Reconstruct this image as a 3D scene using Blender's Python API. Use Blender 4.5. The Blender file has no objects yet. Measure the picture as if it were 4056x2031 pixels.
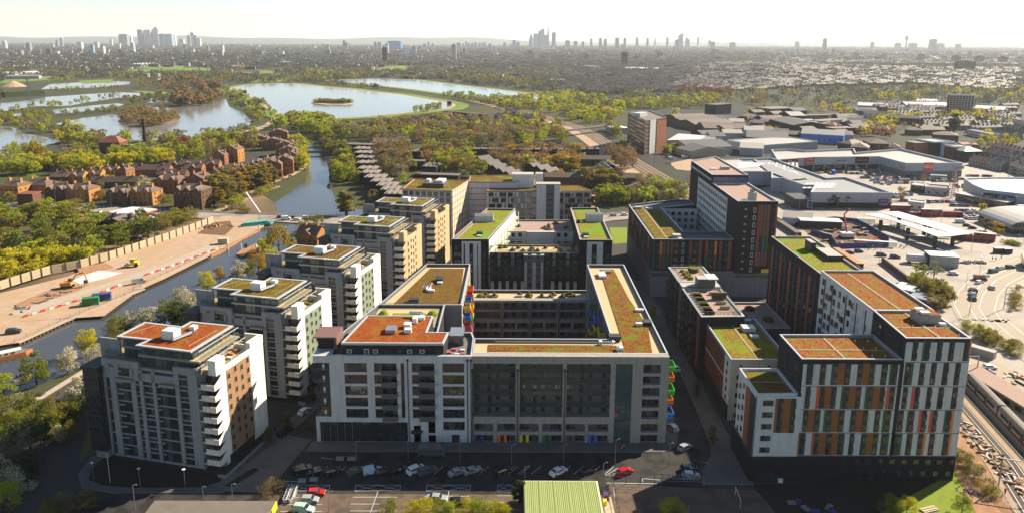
import bpy,math,random
from mathutils import Matrix,Vector
random.seed(7)
S=bpy.context.scene
COL=S.collection
R=math.radians
# ------- camera (100 m above the ground, pitched down 11.9 deg)
FPX,XC,YC,HZ=2913.0,2028.0,775.0,160.6
PITCH=math.atan((YC-HZ)/FPX); ROLL=R(0.25); CH=100.0
FW=Vector((0,math.cos(PITCH),-math.sin(PITCH))); UP0=Vector((0,math.sin(PITCH),math.cos(PITCH))); RT0=Vector((1,0,0))
RT=RT0*math.cos(ROLL)+UP0*math.sin(ROLL); UP=UP0*math.cos(ROLL)-RT0*math.sin(ROLL)
cam=bpy.data.cameras.new('camera'); camo=bpy.data.objects.new('camera',cam); COL.objects.link(camo)
camo.matrix_world=Matrix(((RT.x,UP.x,-FW.x,0),(RT.y,UP.y,-FW.y,0),(RT.z,UP.z,-FW.z,CH),(0,0,0,1)))
cam.sensor_width=36.0; cam.lens=36.0*FPX/4056.0; cam.shift_y=-(1015.5-YC)/4056.0
cam.clip_start=1.0; cam.clip_end=60000.0
S.camera=camo
# ------- sky and sun
SUN_AZ,SUN_EL=R(56.0),R(32.5)
W=bpy.data.worlds.new('World'); S.world=W; W.use_nodes=True
nt=W.node_tree; nt.nodes.clear()
sky=nt.nodes.new('ShaderNodeTexSky'); sky.sky_type='NISHITA'; sky.sun_disc=False
sky.sun_elevation=SUN_EL; sky.sun_rotation=SUN_AZ; sky.altitude=50; sky.air_density=0.84; sky.dust_density=0.0; sky.ozone_density=0.5
bg=nt.nodes.new('ShaderNodeBackground'); bg.inputs['Strength'].default_value=0.058
wo=nt.nodes.new('ShaderNodeOutputWorld'); nt.links.new(sky.outputs[0],bg.inputs[0]); nt.links.new(bg.outputs[0],wo.inputs[0])
sl=bpy.data.lights.new('sun','SUN'); sl.energy=5.0; sl.angle=R(0.5); sl.color=(1.0,0.88,0.70)
so=bpy.data.objects.new('sun',sl); COL.objects.link(so)
SD=Vector((math.sin(SUN_AZ)*math.cos(SUN_EL),math.cos(SUN_AZ)*math.cos(SUN_EL),math.sin(SUN_EL)))
so.rotation_euler=SD.to_track_quat('Z','Y').to_euler(); so.location=SD*400
S.view_settings.view_transform='Standard'; S.view_settings.look='None'; S.view_settings.gamma=1.0
S.view_settings.exposure=1.4
S.cycles.max_bounces=5; S.cycles.diffuse_bounces=2; S.cycles.glossy_bounces=3; S.cycles.transparent_max_bounces=8
S.cycles.volume_bounces=0
# ------- pixel of the photograph -> point on a horizontal plane
TILES=dict(s=(0,0,1),d=(0,0,1/1.5745),t1=(200,1200,2),t2=(1200,1000,2),t3=(2400,1000,2),t4=(2768,1386,2),t5=(700,700,2),t6=(1700,550,2),t7=(2400,550,2.575),t8=(3056,550,2.575),c1=(0,1150,1.4645),c2=(1000,1150,1.4645),c3=(2000,1150,1.4645),c4=(2956,1150,1.4645),a1=(0,550,1.8427),a2=(1000,550,1.8427),a3=(2000,550,1.8427),a4=(2956,550,1.8427),b1=(0,50,2.15),b2=(1000,50,2.15),b3=(2000,50,2.15),b4=(2956,50,2.15))
def at(t,x,y,z=0.0):
 ox,oy,s=TILES[t]; px,py=ox+x/s,oy+y/s
 d=FW+RT*((px-XC)/FPX)+UP*((YC-py)/FPX); k=(z-CH)/d.z
 return(d.x*k,d.y*k)
def img(X,Y,Z):
 v=Vector((X,Y,Z-CH)); w=v.dot(FW)
 return(XC+FPX*v.dot(RT)/w,YC-FPX*v.dot(UP)/w,w)
 # ------- materials
_M={}
SPEC={}
def spec(name,col,col2=None,rough=.8,scale=.5,amt=.5,bump=0,bscale=3,metal=0,trans=0,kind=None,spec=.5,emit=None,col3=None,scale3=.05,rnd=0):
 SPEC[name]=dict(col=col,col2=col2,rough=rough,scale=scale,amt=amt,bump=bump,bscale=bscale,metal=metal,trans=trans,kind=kind,spec=spec,col3=col3,scale3=scale3,rnd=rnd)
def M(name):
 if name in _M:return _M[name]
 p=SPEC[name]; m=bpy.data.materials.new(name); m.use_nodes=True; n=m.node_tree; N=n.nodes; L=n.links
 b=N['Principled BSDF']; out=N['Material Output']
 b.inputs['Roughness'].default_value=p['rough']; b.inputs['Metallic'].default_value=p['metal']; b.inputs['Specular IOR Level'].default_value=p['spec']if p['rough']<.85 or p['spec']!=.5 else .12
 c1=(*p['col'],1); c2=(*(p['col2']or tuple(x*.8 for x in p['col'])),1)
 geo=N.new('ShaderNodeNewGeometry')
 nz=N.new('ShaderNodeTexNoise'); nz.inputs['Scale'].default_value=p['scale']; nz.inputs['Detail'].default_value=6; nz.inputs['Roughness'].default_value=.6
 L.new(geo.outputs['Position'],nz.inputs['Vector'])
 cr=N.new('ShaderNodeMapRange'); a=p['amt']; sh=.09 if name.startswith('sedum')else .22; cr.inputs[1].default_value=.5-sh; cr.inputs[2].default_value=.5+sh
 cr.inputs[3].default_value=.5-a/2 if a<=1 else 0; cr.inputs[4].default_value=.5+a/2 if a<=1 else 1
 L.new(nz.outputs['Fac'],cr.inputs[0])
 mx=N.new('ShaderNodeMix'); mx.data_type='RGBA'; mx.inputs[6].default_value=c1; mx.inputs[7].default_value=c2
 L.new(cr.outputs[0],mx.inputs[0]); colout=mx.outputs[2]
 if p['col3']:
  n3=N.new('ShaderNodeTexNoise'); n3.inputs['Scale'].default_value=p['scale3']; n3.inputs['Detail'].default_value=3
  L.new(geo.outputs['Position'],n3.inputs['Vector'])
  r3=N.new('ShaderNodeMapRange'); r3.inputs[1].default_value=.48; r3.inputs[2].default_value=.62; L.new(n3.outputs['Fac'],r3.inputs[0])
  m3=N.new('ShaderNodeMix'); m3.data_type='RGBA'; m3.inputs[7].default_value=(*p['col3'],1)
  L.new(r3.outputs[0],m3.inputs[0]); L.new(colout,m3.inputs[6]); colout=m3.outputs[2]
 if p['rnd']:
  oi=N.new('ShaderNodeObjectInfo'); hs=N.new('ShaderNodeHueSaturation')
  r4=N.new('ShaderNodeMapRange'); r4.inputs[3].default_value=1-p['rnd']; r4.inputs[4].default_value=1+p['rnd']; L.new(oi.outputs['Random'],r4.inputs[0])
  r5=N.new('ShaderNodeMapRange'); r5.inputs[3].default_value=.5+p['rnd']*.06; r5.inputs[4].default_value=.5-p['rnd']*.06; L.new(oi.outputs['Random'],r5.inputs[0])
  L.new(r4.outputs[0],hs.inputs['Value']); L.new(r5.outputs[0],hs.inputs['Hue']); L.new(colout,hs.inputs['Color']); colout=hs.outputs[0]
 if name.startswith(('render','concrete','stone','shed_wall','panel')):
  mp=N.new('ShaderNodeMapping'); mp.inputs['Scale'].default_value=(1.6,1.6,.10); L.new(geo.outputs['Position'],mp.inputs['Vector'])
  ns=N.new('ShaderNodeTexNoise'); ns.inputs['Scale'].default_value=1.0; ns.inputs['Detail'].default_value=5; L.new(mp.outputs[0],ns.inputs['Vector'])
  rs=N.new('ShaderNodeMapRange'); rs.inputs[1].default_value=.38; rs.inputs[2].default_value=.7; rs.inputs[3].default_value=1.04; rs.inputs[4].default_value=.84; L.new(ns.outputs['Fac'],rs.inputs[0])
  vm=N.new('ShaderNodeVectorMath'); vm.operation='SCALE'; L.new(colout,vm.inputs[0]); L.new(rs.outputs[0],vm.inputs['Scale']); colout=vm.outputs[0]
 k=p['kind']
 if k in('brick','tile','stripe','plank','corr'):
 # regular pattern in object space: courses or ribs; the colour is the material's own
  tc=N.new('ShaderNodeTexCoord'); wv=N.new('ShaderNodeTexWave'); wv.wave_type='BANDS'
  wv.bands_direction={'brick':'Z','tile':'Z','stripe':'X','plank':'X','corr':'Y'}[k]
  wv.inputs['Scale'].default_value={'brick':1.6,'tile':1.2,'stripe':.9,'plank':1.4,'corr':.35}[k]; wv.inputs['Distortion'].default_value=.3
  L.new(tc.outputs['Object'],wv.inputs['Vector'])
  m4=N.new('ShaderNodeMix'); m4.data_type='RGBA'; m4.blend_type='MULTIPLY'; m4.inputs[0].default_value=.5
  L.new(colout,m4.inputs[6]); L.new(wv.outputs['Color'],m4.inputs[7]); colout=m4.outputs[2]
 L.new(colout,b.inputs['Base Color'])
 if p['bump']:
  bn=N.new('ShaderNodeTexNoise'); bn.inputs['Scale'].default_value=p['bscale']; bn.inputs['Detail'].default_value=5
  L.new(geo.outputs['Position'],bn.inputs['Vector'])
  bp=N.new('ShaderNodeBump'); bp.inputs['Strength'].default_value=1.0; bp.inputs['Distance'].default_value=p['bump']
  L.new(bn.outputs['Fac'],bp.inputs['Height']); L.new(bp.outputs[0],b.inputs['Normal'])
 if p['trans']:
  tr=N.new('ShaderNodeBsdfTranslucent'); L.new(colout,tr.inputs['Color'])
  ms=N.new('ShaderNodeMixShader'); ms.inputs[0].default_value=p['trans']
  L.new(b.outputs[0],ms.inputs[1]); L.new(tr.outputs[0],ms.inputs[2]); L.new(ms.outputs[0],out.inputs['Surface'])
 if k=='balustrade':
  tp=N.new('ShaderNodeBsdfTransparent'); tp.inputs['Color'].default_value=(.8,.9,.86,1)
  ms=N.new('ShaderNodeMixShader'); ms.inputs[0].default_value=.8
  L.new(b.outputs[0],ms.inputs[1]); L.new(tp.outputs[0],ms.inputs[2]); L.new(ms.outputs[0],out.inputs['Surface'])
 _M[name]=m
 return m
 # ------- mesh builder
class MB:
 def __init__(s,ox=0,oy=0,rz=0,oz=0):
  s.v=[]; s.f=[]; s.m=[]; s.names=[]; s.T(ox,oy,rz,oz)
 def T(s,ox=0,oy=0,rz=0,oz=0):
  s.ox,s.oy,s.oz,s.c,s.s_=ox,oy,oz,math.cos(rz),math.sin(rz); return s
 def _v(s,x,y,z):
  s.v.append((s.ox+x*s.c-y*s.s_,s.oy+x*s.s_+y*s.c,z+s.oz)); return len(s.v)-1
 def mi(s,m):
  if m not in s.names:s.names.append(m)
  return s.names.index(m)
 def face(s,pts,m):
  k=[s._v(*p)for p in pts]; s.f.append(k); s.m.append(s.mi(m))
 def box(s,x0,x1,y0,y1,z0,z1,m,top=None,front=None,bottom=True):
  a=[s._v(x,y,z)for z in(z0,z1)for(x,y)in((x0,y0),(x1,y0),(x1,y1),(x0,y1))]
  i=s.mi(m); t=s.mi(top or m); fr=s.mi(front or m)
  F=[((0,1,5,4),fr),((1,2,6,5),i),((2,3,7,6),i),((3,0,4,7),i),((4,5,6,7),t)]
  if bottom:F.append(((3,2,1,0),i))
  for q,mm in F:s.f.append([a[j]for j in q]); s.m.append(mm)
  return s
 def prism(s,poly,z0,z1,m,top=None,cap=True,bottom=False):
  n=len(poly); A=sum(poly[i][0]*poly[(i+1)%n][1]-poly[(i+1)%n][0]*poly[i][1]for i in range(n))
  if A<0:poly=poly[::-1]
  a=[s._v(x,y,z0)for x,y in poly]; b=[s._v(x,y,z1)for x,y in poly]; i=s.mi(m)
  for k in range(n):
   s.f.append([a[k],a[(k+1)%n],b[(k+1)%n],b[k]]); s.m.append(i)
  if cap:s.f.append(b[:]); s.m.append(s.mi(top or m))
  if bottom:s.f.append(a[::-1]); s.m.append(i)
  return s
 def cyl(s,x,y,z0,z1,r,m,n=8,r2=None,top=True):
  r2=r if r2 is None else r2
  a=[s._v(x+r*math.cos(2*math.pi*k/n),y+r*math.sin(2*math.pi*k/n),z0)for k in range(n)]
  b=[s._v(x+r2*math.cos(2*math.pi*k/n),y+r2*math.sin(2*math.pi*k/n),z1)for k in range(n)]
  i=s.mi(m)
  for k in range(n):s.f.append([a[k],a[(k+1)%n],b[(k+1)%n],b[k]]); s.m.append(i)
  if top:s.f.append(b); s.m.append(i)
  return s
 def tube(s,pts,r,m,n=6,r2=None):
  r2=r if r2 is None else r2; rings=[]; P=[Vector(p)for p in pts]; i=s.mi(m)
  for k,p in enumerate(P):
   d=(P[min(k+1,len(P)-1)]-P[max(k-1,0)]).normalized(); a=d.orthogonal().normalized(); b=d.cross(a)
   rr=r+(r2-r)*k/max(1,len(P)-1)
   rings.append([s._v(*(p+a*rr*math.cos(2*math.pi*j/n)+b*rr*math.sin(2*math.pi*j/n)))for j in range(n)])
  for k in range(len(rings)-1):
   for j in range(n):s.f.append([rings[k][j],rings[k][(j+1)%n],rings[k+1][(j+1)%n],rings[k+1][j]]); s.m.append(i)
  s.f.append(rings[-1][:]); s.m.append(i); s.f.append(rings[0][::-1]); s.m.append(i)
  return s
 def gable(s,x0,x1,y0,y1,z,h,m,wm,ax='x',over=.3):
 # roof with its ridge along ax; the gable ends are wall
  if ax=='x':
   ym=(y0+y1)/2; o=over
   s.face([(x0-o,y0-o,z-o*.3),(x1+o,y0-o,z-o*.3),(x1+o,ym,z+h),(x0-o,ym,z+h)],m)
   s.face([(x1+o,y1+o,z-o*.3),(x0-o,y1+o,z-o*.3),(x0-o,ym,z+h),(x1+o,ym,z+h)],m)
   s.face([(x0,y1,z),(x0,y0,z),(x0,ym,z+h-.1)],wm); s.face([(x1,y0,z),(x1,y1,z),(x1,ym,z+h-.1)],wm)
  else:
   xm=(x0+x1)/2; o=over
   s.face([(x0-o,y1+o,z-o*.3),(x0-o,y0-o,z-o*.3),(xm,y0-o,z+h),(xm,y1+o,z+h)],m)
   s.face([(x1+o,y0-o,z-o*.3),(x1+o,y1+o,z-o*.3),(xm,y1+o,z+h),(xm,y0-o,z+h)],m)
   s.face([(x0,y0,z),(x1,y0,z),(xm,y0,z+h-.1)],wm); s.face([(x1,y1,z),(x0,y1,z),(xm,y1,z+h-.1)],wm)
  return s
 def hip(s,x0,x1,y0,y1,z,h,m,o=.4):
  w=(y1-y0)/2; d=(x1-x0)/2; x0,x1,y0,y1=x0-o,x1+o,y0-o,y1+o
  if d>=w:a,b=((x0+w,(y0+y1)/2,z+h),(x1-w,(y0+y1)/2,z+h))
  else:a,b=(((x0+x1)/2,y0+d,z+h),((x0+x1)/2,y1-d,z+h))
  p=[(x0,y0,z),(x1,y0,z),(x1,y1,z),(x0,y1,z)]
  if d>=w:F=[(p[0],p[1],b,a),(p[1],p[2],b),(p[2],p[3],a,b),(p[3],p[0],a)]
  else:F=[(p[0],p[1],a),(p[1],p[2],b,a),(p[2],p[3],b),(p[3],p[0],a,b)]
  for q in F:s.face(q,m)
  return s
 def mesh(s,name):
  me=bpy.data.meshes.new(name); me.from_pydata(s.v,[],s.f)
  for m in s.names:me.materials.append(M(m))
  me.polygons.foreach_set('material_index',s.m); me.update()
  return me
 def build(s,name,parent=None,**kw):
  o=bpy.data.objects.new(name,s.mesh(name)); COL.objects.link(o)
  if parent is not None:o.parent=parent
  for k,v in kw.items():o[k]=v
  return o
def thing(name,label,cat,loc=(0,0,0),rz=0,group=None):
 o=bpy.data.objects.new(name,None); COL.objects.link(o); o.empty_display_size=.5
 o.location=loc if len(loc)==3 else(*loc,0); o.rotation_euler=(0,0,rz); o['label']=label; o['category']=cat
 if group:o['group']=group
 return o
def tag(o,label,cat,group=None):
 o['label']=label; o['category']=cat
 if group:o['group']=group
 return o
def copy_tree(o,parent=None):
 c=o.copy(); COL.objects.link(c)
 if parent is not None:c.parent=parent
 for ch in CH_[o.name]:copy_tree(ch,c)
 return c
CH_={}
def freeze(o):
 "remember a thing's children so that copies can be made quickly"
 CH_[o.name]=[c for c in COL.objects if c.parent==o]
 for c in CH_[o.name]:freeze(c)
 return o
def sheet(name,poly,z,m,kind='structure',t=0.0,side=None,parent=None,**kw):
 mb=MB()
 if t:mb.prism(poly,z-t,z,side or m,top=m)
 else:
  n=len(poly); A=sum(poly[i][0]*poly[(i+1)%n][1]-poly[(i+1)%n][0]*poly[i][1]for i in range(n))
  mb.face([(x,y,z)for x,y in(poly if A>0 else poly[::-1])],m)
 o=mb.build(name,parent,**kw)
 if kind:o['kind']=kind
 return o
def strip(path,w0,w1=None):
 "polygon of a ribbon along a path, w0 left and w1 right of it"
 w1=w0 if w1 is None else w1; L_,R_=[],[]; n=len(path)
 for i,p in enumerate(path):
  a=Vector(path[max(i-1,0)]); b=Vector(path[min(i+1,n-1)]); d=(b-a).normalized(); nn=Vector((-d.y,d.x))
  L_.append((p[0]+nn.x*w0,p[1]+nn.y*w0)); R_.append((p[0]-nn.x*w1,p[1]-nn.y*w1))
 return L_,R_
def ribbon(name,path,w0,w1,z,m,t=0,kind='structure',parent=None,**kw):
 L_,R_=strip(path,w0,w1); mb=MB()
 for i in range(len(path)-1):
  a,b,c,d=R_[i],R_[i+1],L_[i+1],L_[i]
  mb.face([(*a,z),(*b,z),(*c,z),(*d,z)],m)
  if t:
   mb.face([(*a,z-t),(*b,z-t),(*b,z),(*a,z)],m); mb.face([(*c,z-t),(*d,z-t),(*d,z),(*c,z)],m)
 o=mb.build(name,parent,**kw)
 if kind:o['kind']=kind
 return o
def inset(poly,d):
 n=len(poly); A=sum(poly[i][0]*poly[(i+1)%n][1]-poly[(i+1)%n][0]*poly[i][1]for i in range(n))
 P=poly if A>0 else poly[::-1]; out=[]
 for i in range(n):
  a,b,c=Vector(P[i-1]),Vector(P[i]),Vector(P[(i+1)%n])
  d1=(b-a).normalized(); d2=(c-b).normalized(); n1=Vector((-d1.y,d1.x)); n2=Vector((-d2.y,d2.x))
  k=n1+n2; k=k/max(.2,k.dot(n1))if k.length>1e-6 else n1
  out.append((b.x+k.x*d,b.y+k.y*d))
 return out
 # ------- materials
spec('ground',(.040,.052,.016),(.070,.066,.030),.95,scale=.02,amt=1,col3=(.045,.045,.045),scale3=.004)
spec('ground_town',(.034,.036,.022),(.055,.052,.042),.9,scale=.05,amt=1,col3=(.035,.045,.02),scale3=.01)
spec('asphalt',(.034,.032,.029),(.050,.046,.042),.85,scale=1.2,amt=.8,bump=.01,bscale=20,col3=(.022,.021,.02),scale3=.22)
spec('asphalt_brown',(.105,.074,.054),(.135,.097,.07),.85,scale=1.5,amt=.7,bump=.01,bscale=20,col3=(.08,.06,.047),scale3=.25)
spec('road_pale',(.24,.20,.16),(.30,.25,.2),.8,scale=.3,amt=.8,col3=(.2,.17,.14),scale3=.08)
spec('paving',(.10,.094,.084),(.14,.13,.115),.85,scale=1.0,amt=.8,col3=(.1,.095,.09),scale3=.2)
spec('paving_dark',(.046,.043,.038),(.068,.062,.055),.85,scale=1.0,amt=.8)
spec('kerb',(.28,.27,.25),rough=.8)
spec('marking',(.62,.62,.58),(.42,.42,.4),.7,scale=2,amt=.8)
spec('marking_blue',(.25,.33,.45),rough=.7)
spec('soil',(.024,.02,.014),(.04,.033,.022),.95,scale=1.5,amt=1)
spec('sand',(.42,.30,.21),(.30,.21,.14),.95,scale=.25,amt=.8,col3=(.35,.24,.14),scale3=.06,bump=.05,bscale=2)
spec('sand_pale',(.38,.32,.25),(.32,.265,.205),.95,scale=.5,amt=.7)
spec('dirt',(.36,.2,.11),(.24,.13,.07),.95,scale=.5,amt=1,bump=.08,bscale=2)
spec('dirt_dark',(.17,.1,.06),(.11,.065,.04),.95,scale=.6,amt=1,bump=.15,bscale=2)
spec('gravel_white',(.55,.52,.5),(.42,.4,.39),.9,scale=1,amt=1,bump=.08,bscale=4)
spec('grass',(.13,.19,.018),(.2,.23,.03),.95,scale=.6,amt=1,bump=.08,bscale=4)
spec('grass_dull',(.07,.085,.02),(.12,.11,.035),.95,scale=.3,amt=1,bump=.08,bscale=3)
spec('grass_far',(.11,.17,.03),(.15,.2,.045),.95,scale=.02,amt=1)
spec('heath',(.1,.075,.04),(.06,.055,.025),.95,scale=.02,amt=1,col3=(.2,.13,.08),scale3=.008)
spec('water',(.055,.053,.048),(.042,.042,.04),.10,scale=.05,bump=.05,bscale=.9,spec=.6)
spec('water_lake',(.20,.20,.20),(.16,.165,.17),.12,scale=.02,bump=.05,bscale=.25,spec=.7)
spec('water_dark',(.010,.013,.014),None,.05,scale=.05,bump=.025,bscale=1.2,spec=.6)
spec('shore',(.42,.31,.22),(.34,.25,.18),.9,scale=.1,amt=1)
spec('sheetpile',(.12,.085,.055),(.07,.05,.035),.9,scale=1,amt=1)
spec('timber_pale',(.45,.36,.23),(.37,.29,.18),.8,scale=.7,amt=1)
spec('timber_dark',(.11,.065,.04),(.08,.05,.03),.8,scale=2,amt=1)
spec('timber_orange',(.35,.16,.045),(.27,.12,.035),.8,scale=2,amt=1)
spec('hills',(.05,.07,.05),(.07,.08,.055),1,scale=.002,amt=1)
# buildings
spec('render_white',(.57,.56,.54),(.48,.475,.46),.85,scale=.6,amt=.7)
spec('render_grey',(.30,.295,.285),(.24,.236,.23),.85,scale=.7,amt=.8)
spec('render_cream',(.72,.64,.50),(.66,.58,.45),.85,scale=.5,amt=.6)
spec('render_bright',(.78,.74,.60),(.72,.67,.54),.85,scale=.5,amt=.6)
spec('render_tan',(.52,.38,.215),(.47,.34,.19),.85,scale=.5,amt=.6)
spec('concrete',(.34,.31,.275),(.265,.24,.21),.85,scale=.8,amt=.8)
spec('concrete_pale',(.42,.4,.36),(.35,.33,.3),.85,scale=.8,amt=.8)
spec('panel_brown',(.30,.155,.075),(.26,.135,.065),.8,scale=.8,amt=.7)
spec('panel_green',(.21,.25,.17),(.18,.22,.15),.8,scale=.8,amt=.7)
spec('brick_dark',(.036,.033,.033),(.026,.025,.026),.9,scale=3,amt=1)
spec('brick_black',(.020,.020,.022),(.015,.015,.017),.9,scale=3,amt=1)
spec('brick_orange',(.40,.19,.06),(.32,.145,.045),.9,scale=1.5,amt=1)
spec('brick_red',(.30,.125,.065),(.22,.09,.048),.9,scale=1.5,amt=1)
spec('brick_brown',(.13,.07,.045),(.1,.055,.035),.9,scale=1.5,amt=1)
spec('brick_grey',(.2,.18,.16),(.15,.135,.12),.9,scale=1.5,amt=1)
spec('clad_dark',(.024,.024,.027),(.019,.02,.022),.6,scale=1,amt=.7)
spec('clad_grey',(.10,.098,.096),(.08,.078,.077),.6,scale=1,amt=.7)
spec('clad_brown',(.27,.088,.018),(.21,.068,.015),.7,scale=1,amt=.8)
spec('clad_rust',(.25,.075,.03),(.19,.055,.025),.7,scale=1,amt=.8)
spec('clad_red',(.55,.09,.03),(.48,.075,.03),.6,scale=1,amt=.5)
spec('clad_orange',(.7,.2,.03),rough=.6,amt=.4)
spec('clad_green',(.02,.11,.04),(.018,.09,.036),.6,scale=1,amt=.5)
spec('clad_copper',(.19,.1,.085),(.15,.08,.07),.6,scale=1,amt=.6)
spec('orange',(.8,.16,.01),rough=.5,amt=.3); spec('green',(.04,.5,.02),rough=.5,amt=.3); spec('green_deep',(.01,.2,.04),rough=.5,amt=.3)
spec('blue',(.03,.16,.55),rough=.5,amt=.3); spec('yellow',(.75,.55,.02),rough=.5,amt=.3); spec('red',(.55,.02,.015),rough=.4,amt=.3)
spec('blue_deep',(.03,.04,.2),rough=.5,amt=.4); spec('purple',(.08,.03,.14),rough=.5,amt=.3)
spec('teal',(.02,.4,.36),(.03,.3,.3),.6,scale=2,amt=.6); spec('magenta',(.25,.02,.08),rough=.5,amt=.3)
spec('glass',(.018,.022,.024),(.03,.035,.036),.05,scale=.4,amt=1,spec=.9)
spec('glass_lit',(.10,.12,.06),(.05,.07,.04),.12,scale=.8,amt=1,spec=.8)
spec('glass_curtain',(.11,.11,.10),(.035,.038,.038),.2,scale=.8,amt=1,spec=.7)
spec('glass_teal',(.06,.1,.1),(.03,.05,.055),.08,scale=.7,amt=1,spec=.9)
spec('glass_blue',(.05,.08,.2),rough=.1,spec=.8)
spec('glass_rail',(.10,.14,.12),None,.05,kind='balustrade',spec=.9)
spec('frame',(.055,.058,.062),rough=.5,amt=.3); spec('frame_white',(.7,.7,.68),rough=.6,amt=.3)
spec('coping',(.50,.51,.52),(.42,.43,.44),.4,scale=1,amt=.6,metal=.2)
spec('parapet',(.10,.10,.105),(.08,.08,.085),.8,scale=1,amt=.6)
spec('deck',(.30,.21,.11),(.24,.165,.085),.85,scale=1,amt=.8)
spec('deck_grey',(.16,.14,.125),(.12,.105,.095),.85,scale=1,amt=.8)
spec('deck_pink',(.34,.24,.19),(.29,.2,.165),.9,scale=.6,amt=.8)
spec('gravel',(.36,.26,.17),(.27,.19,.12),.9,scale=2,amt=.8)
spec('tan_paving',(.52,.38,.22),(.44,.32,.18),.9,scale=1,amt=.8)
def sed(n,a,b,c,s3):spec(n,a,b,.95,scale=1.5,amt=1,bump=.2,bscale=4,col3=c,scale3=s3)
sed('sedum_red',(.29,.058,.009),(.17,.042,.008),(.22,.09,.012),.3)
sed('sedum_brown',(.17,.075,.012),(.085,.045,.008),(.12,.085,.01),.3)
sed('sedum_olive',(.15,.095,.008),(.075,.055,.006),(.17,.12,.01),.3)
sed('sedum_orange',(.22,.085,.009),(.10,.042,.006),(.13,.125,.008),.22)
sed('sedum_mix',(.17,.09,.012),(.08,.055,.008),(.12,.16,.01),.2)
sed('sedum_green',(.25,.16,.014),(.11,.085,.010),(.15,.20,.010),.16)
sed('sedum_moss',(.25,.21,.016),(.12,.12,.010),(.12,.24,.010),.14)
sed('sedum_rust',(.30,.085,.012),(.15,.050,.009),(.17,.115,.010),.35)
spec('metal_white',(.72,.72,.7),rough=.4,amt=.3,metal=.1); spec('metal_grey',(.35,.36,.37),rough=.35,amt=.3,metal=.6)
spec('duct',(.75,.75,.76),rough=.28,amt=.3,metal=.9); spec('metal_dark',(.06,.062,.066),rough=.45,amt=.3)
spec('roof_brown',(.17,.105,.07),(.12,.078,.055),.75,scale=1.2,amt=1,kind='tile')
spec('roof_red',(.33,.09,.045),(.25,.07,.035),.8,scale=1,amt=.8,kind='tile')
spec('roof_slate',(.085,.08,.08),(.055,.053,.055),.78,scale=.6,amt=1)
spec('roof_slate2',(.13,.105,.095),(.09,.075,.07),.8,scale=.6,amt=1)
spec('roof_flat',(.15,.125,.10),(.11,.09,.075),.8,scale=.4,amt=1)
spec('roof_metal',(.32,.315,.31),(.25,.25,.25),.6,scale=.15,amt=.8,metal=.15,kind='corr')
spec('roof_metal_pale',(.55,.5,.42),(.48,.43,.36),.45,scale=.2,amt=.8,kind='corr')
spec('roof_white',(.62,.60,.57),(.54,.52,.5),.6,scale=.2,amt=.6)
spec('roof_green',(.34,.42,.12),(.40,.46,.16),.6,scale=.5,amt=.8,kind='plank')
spec('shed_wall',(.36,.37,.4),(.3,.31,.33),.6,scale=.4,amt=.6)
spec('stone_grey',(.2,.2,.21),(.16,.16,.17),.85,scale=.6,amt=.8)
spec('tyre',(.015,.015,.015),rough=.9); spec('rubber',(.03,.03,.03),rough=.8)
for n,c in dict(white=(.72,.73,.74),silver=(.38,.4,.42),grey=(.13,.14,.15),black=(.016,.017,.02),red=(.42,.012,.012),blue=(.03,.07,.22),pale=(.42,.55,.62),mint=(.36,.52,.42),darkred=(.2,.01,.02)).items():
 spec('car_'+n,c,tuple(x*.92 for x in c),.22,amt=.4,metal=.25 if n in('silver','grey')else 0,spec=.7)
spec('bus_red',(.36,.012,.012),rough=.3,amt=.3); spec('skin',(.45,.28,.2),rough=.7); spec('hiviz',(.8,.13,.01),rough=.7)
spec('cloth_dark',(.03,.03,.04),rough=.9); spec('cloth_pink',(.55,.12,.16),rough=.9); spec('cloth_blue',(.06,.1,.25),rough=.9); spec('cloth_white',(.6,.6,.6),rough=.9)
spec('bark',(.09,.065,.045),(.06,.045,.03),.9,scale=2,amt=1)
spec('bark_pale',(.22,.18,.14),rough=.9)
def fol(n,a,b,tr=.48):spec(n,a,b,.75,scale=.35,amt=1,trans=tr,rnd=.22,spec=.25)
fol('leaf_olive',(.22,.21,.016),(.13,.14,.014)); fol('leaf_yellow',(.50,.45,.012),(.34,.32,.014)); fol('leaf_lime',(.33,.37,.018),(.20,.25,.016))
fol('leaf_dark',(.045,.07,.016),(.055,.075,.018)); fol('leaf_brown',(.20,.145,.07),(.14,.105,.052),.35); fol('leaf_rust',(.28,.165,.055),(.20,.125,.042),.35)
fol('leaf_gold',(.42,.25,.018),(.29,.19,.018)); fol('leaf_white',(.66,.60,.46),(.50,.46,.30),.35); fol('leaf_copper',(.22,.055,.03),(.15,.04,.024),.3)
fol('leaf_grey',(.22,.205,.13),(.16,.15,.10),.35); fol('leaf_far',(.062,.07,.045),(.08,.075,.055),.25)
fol('leaf_khaki',(.24,.19,.035),(.16,.14,.028))
spec('darkred_board',(.22,.01,.03),rough=.6,amt=.2); spec('orange_board',(.75,.06,.015),rough=.6,amt=.2); spec('car_pale_wall',(.35,.45,.6),rough=.8)
spec('roof_pale',(.27,.235,.2),(.2,.175,.15),.85,scale=.8,amt=1)
# ------- the ground and its sheets
def PT(t,pts,z=0.0):return[at(t,x,y,z)for x,y in pts]
G=MB()
for i,(x0,x1)in enumerate([(-30000,-3000),(-3000,3000),(3000,30000)]):
 for(y0,y1)in[(-600,3000),(3000,34000)]:G.face([(x0,y0,0),(x1,y0,0),(x1,y1,0),(x0,y1,0)],'ground')
g=G.build('ground'); g['kind']='structure'
town=sheet('town_ground',[(60,520),(330,300),(700,250),(3000,900),(3000,9000),(-200,9000),(200,1500),(180,900)],.02,'ground_town')
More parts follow.
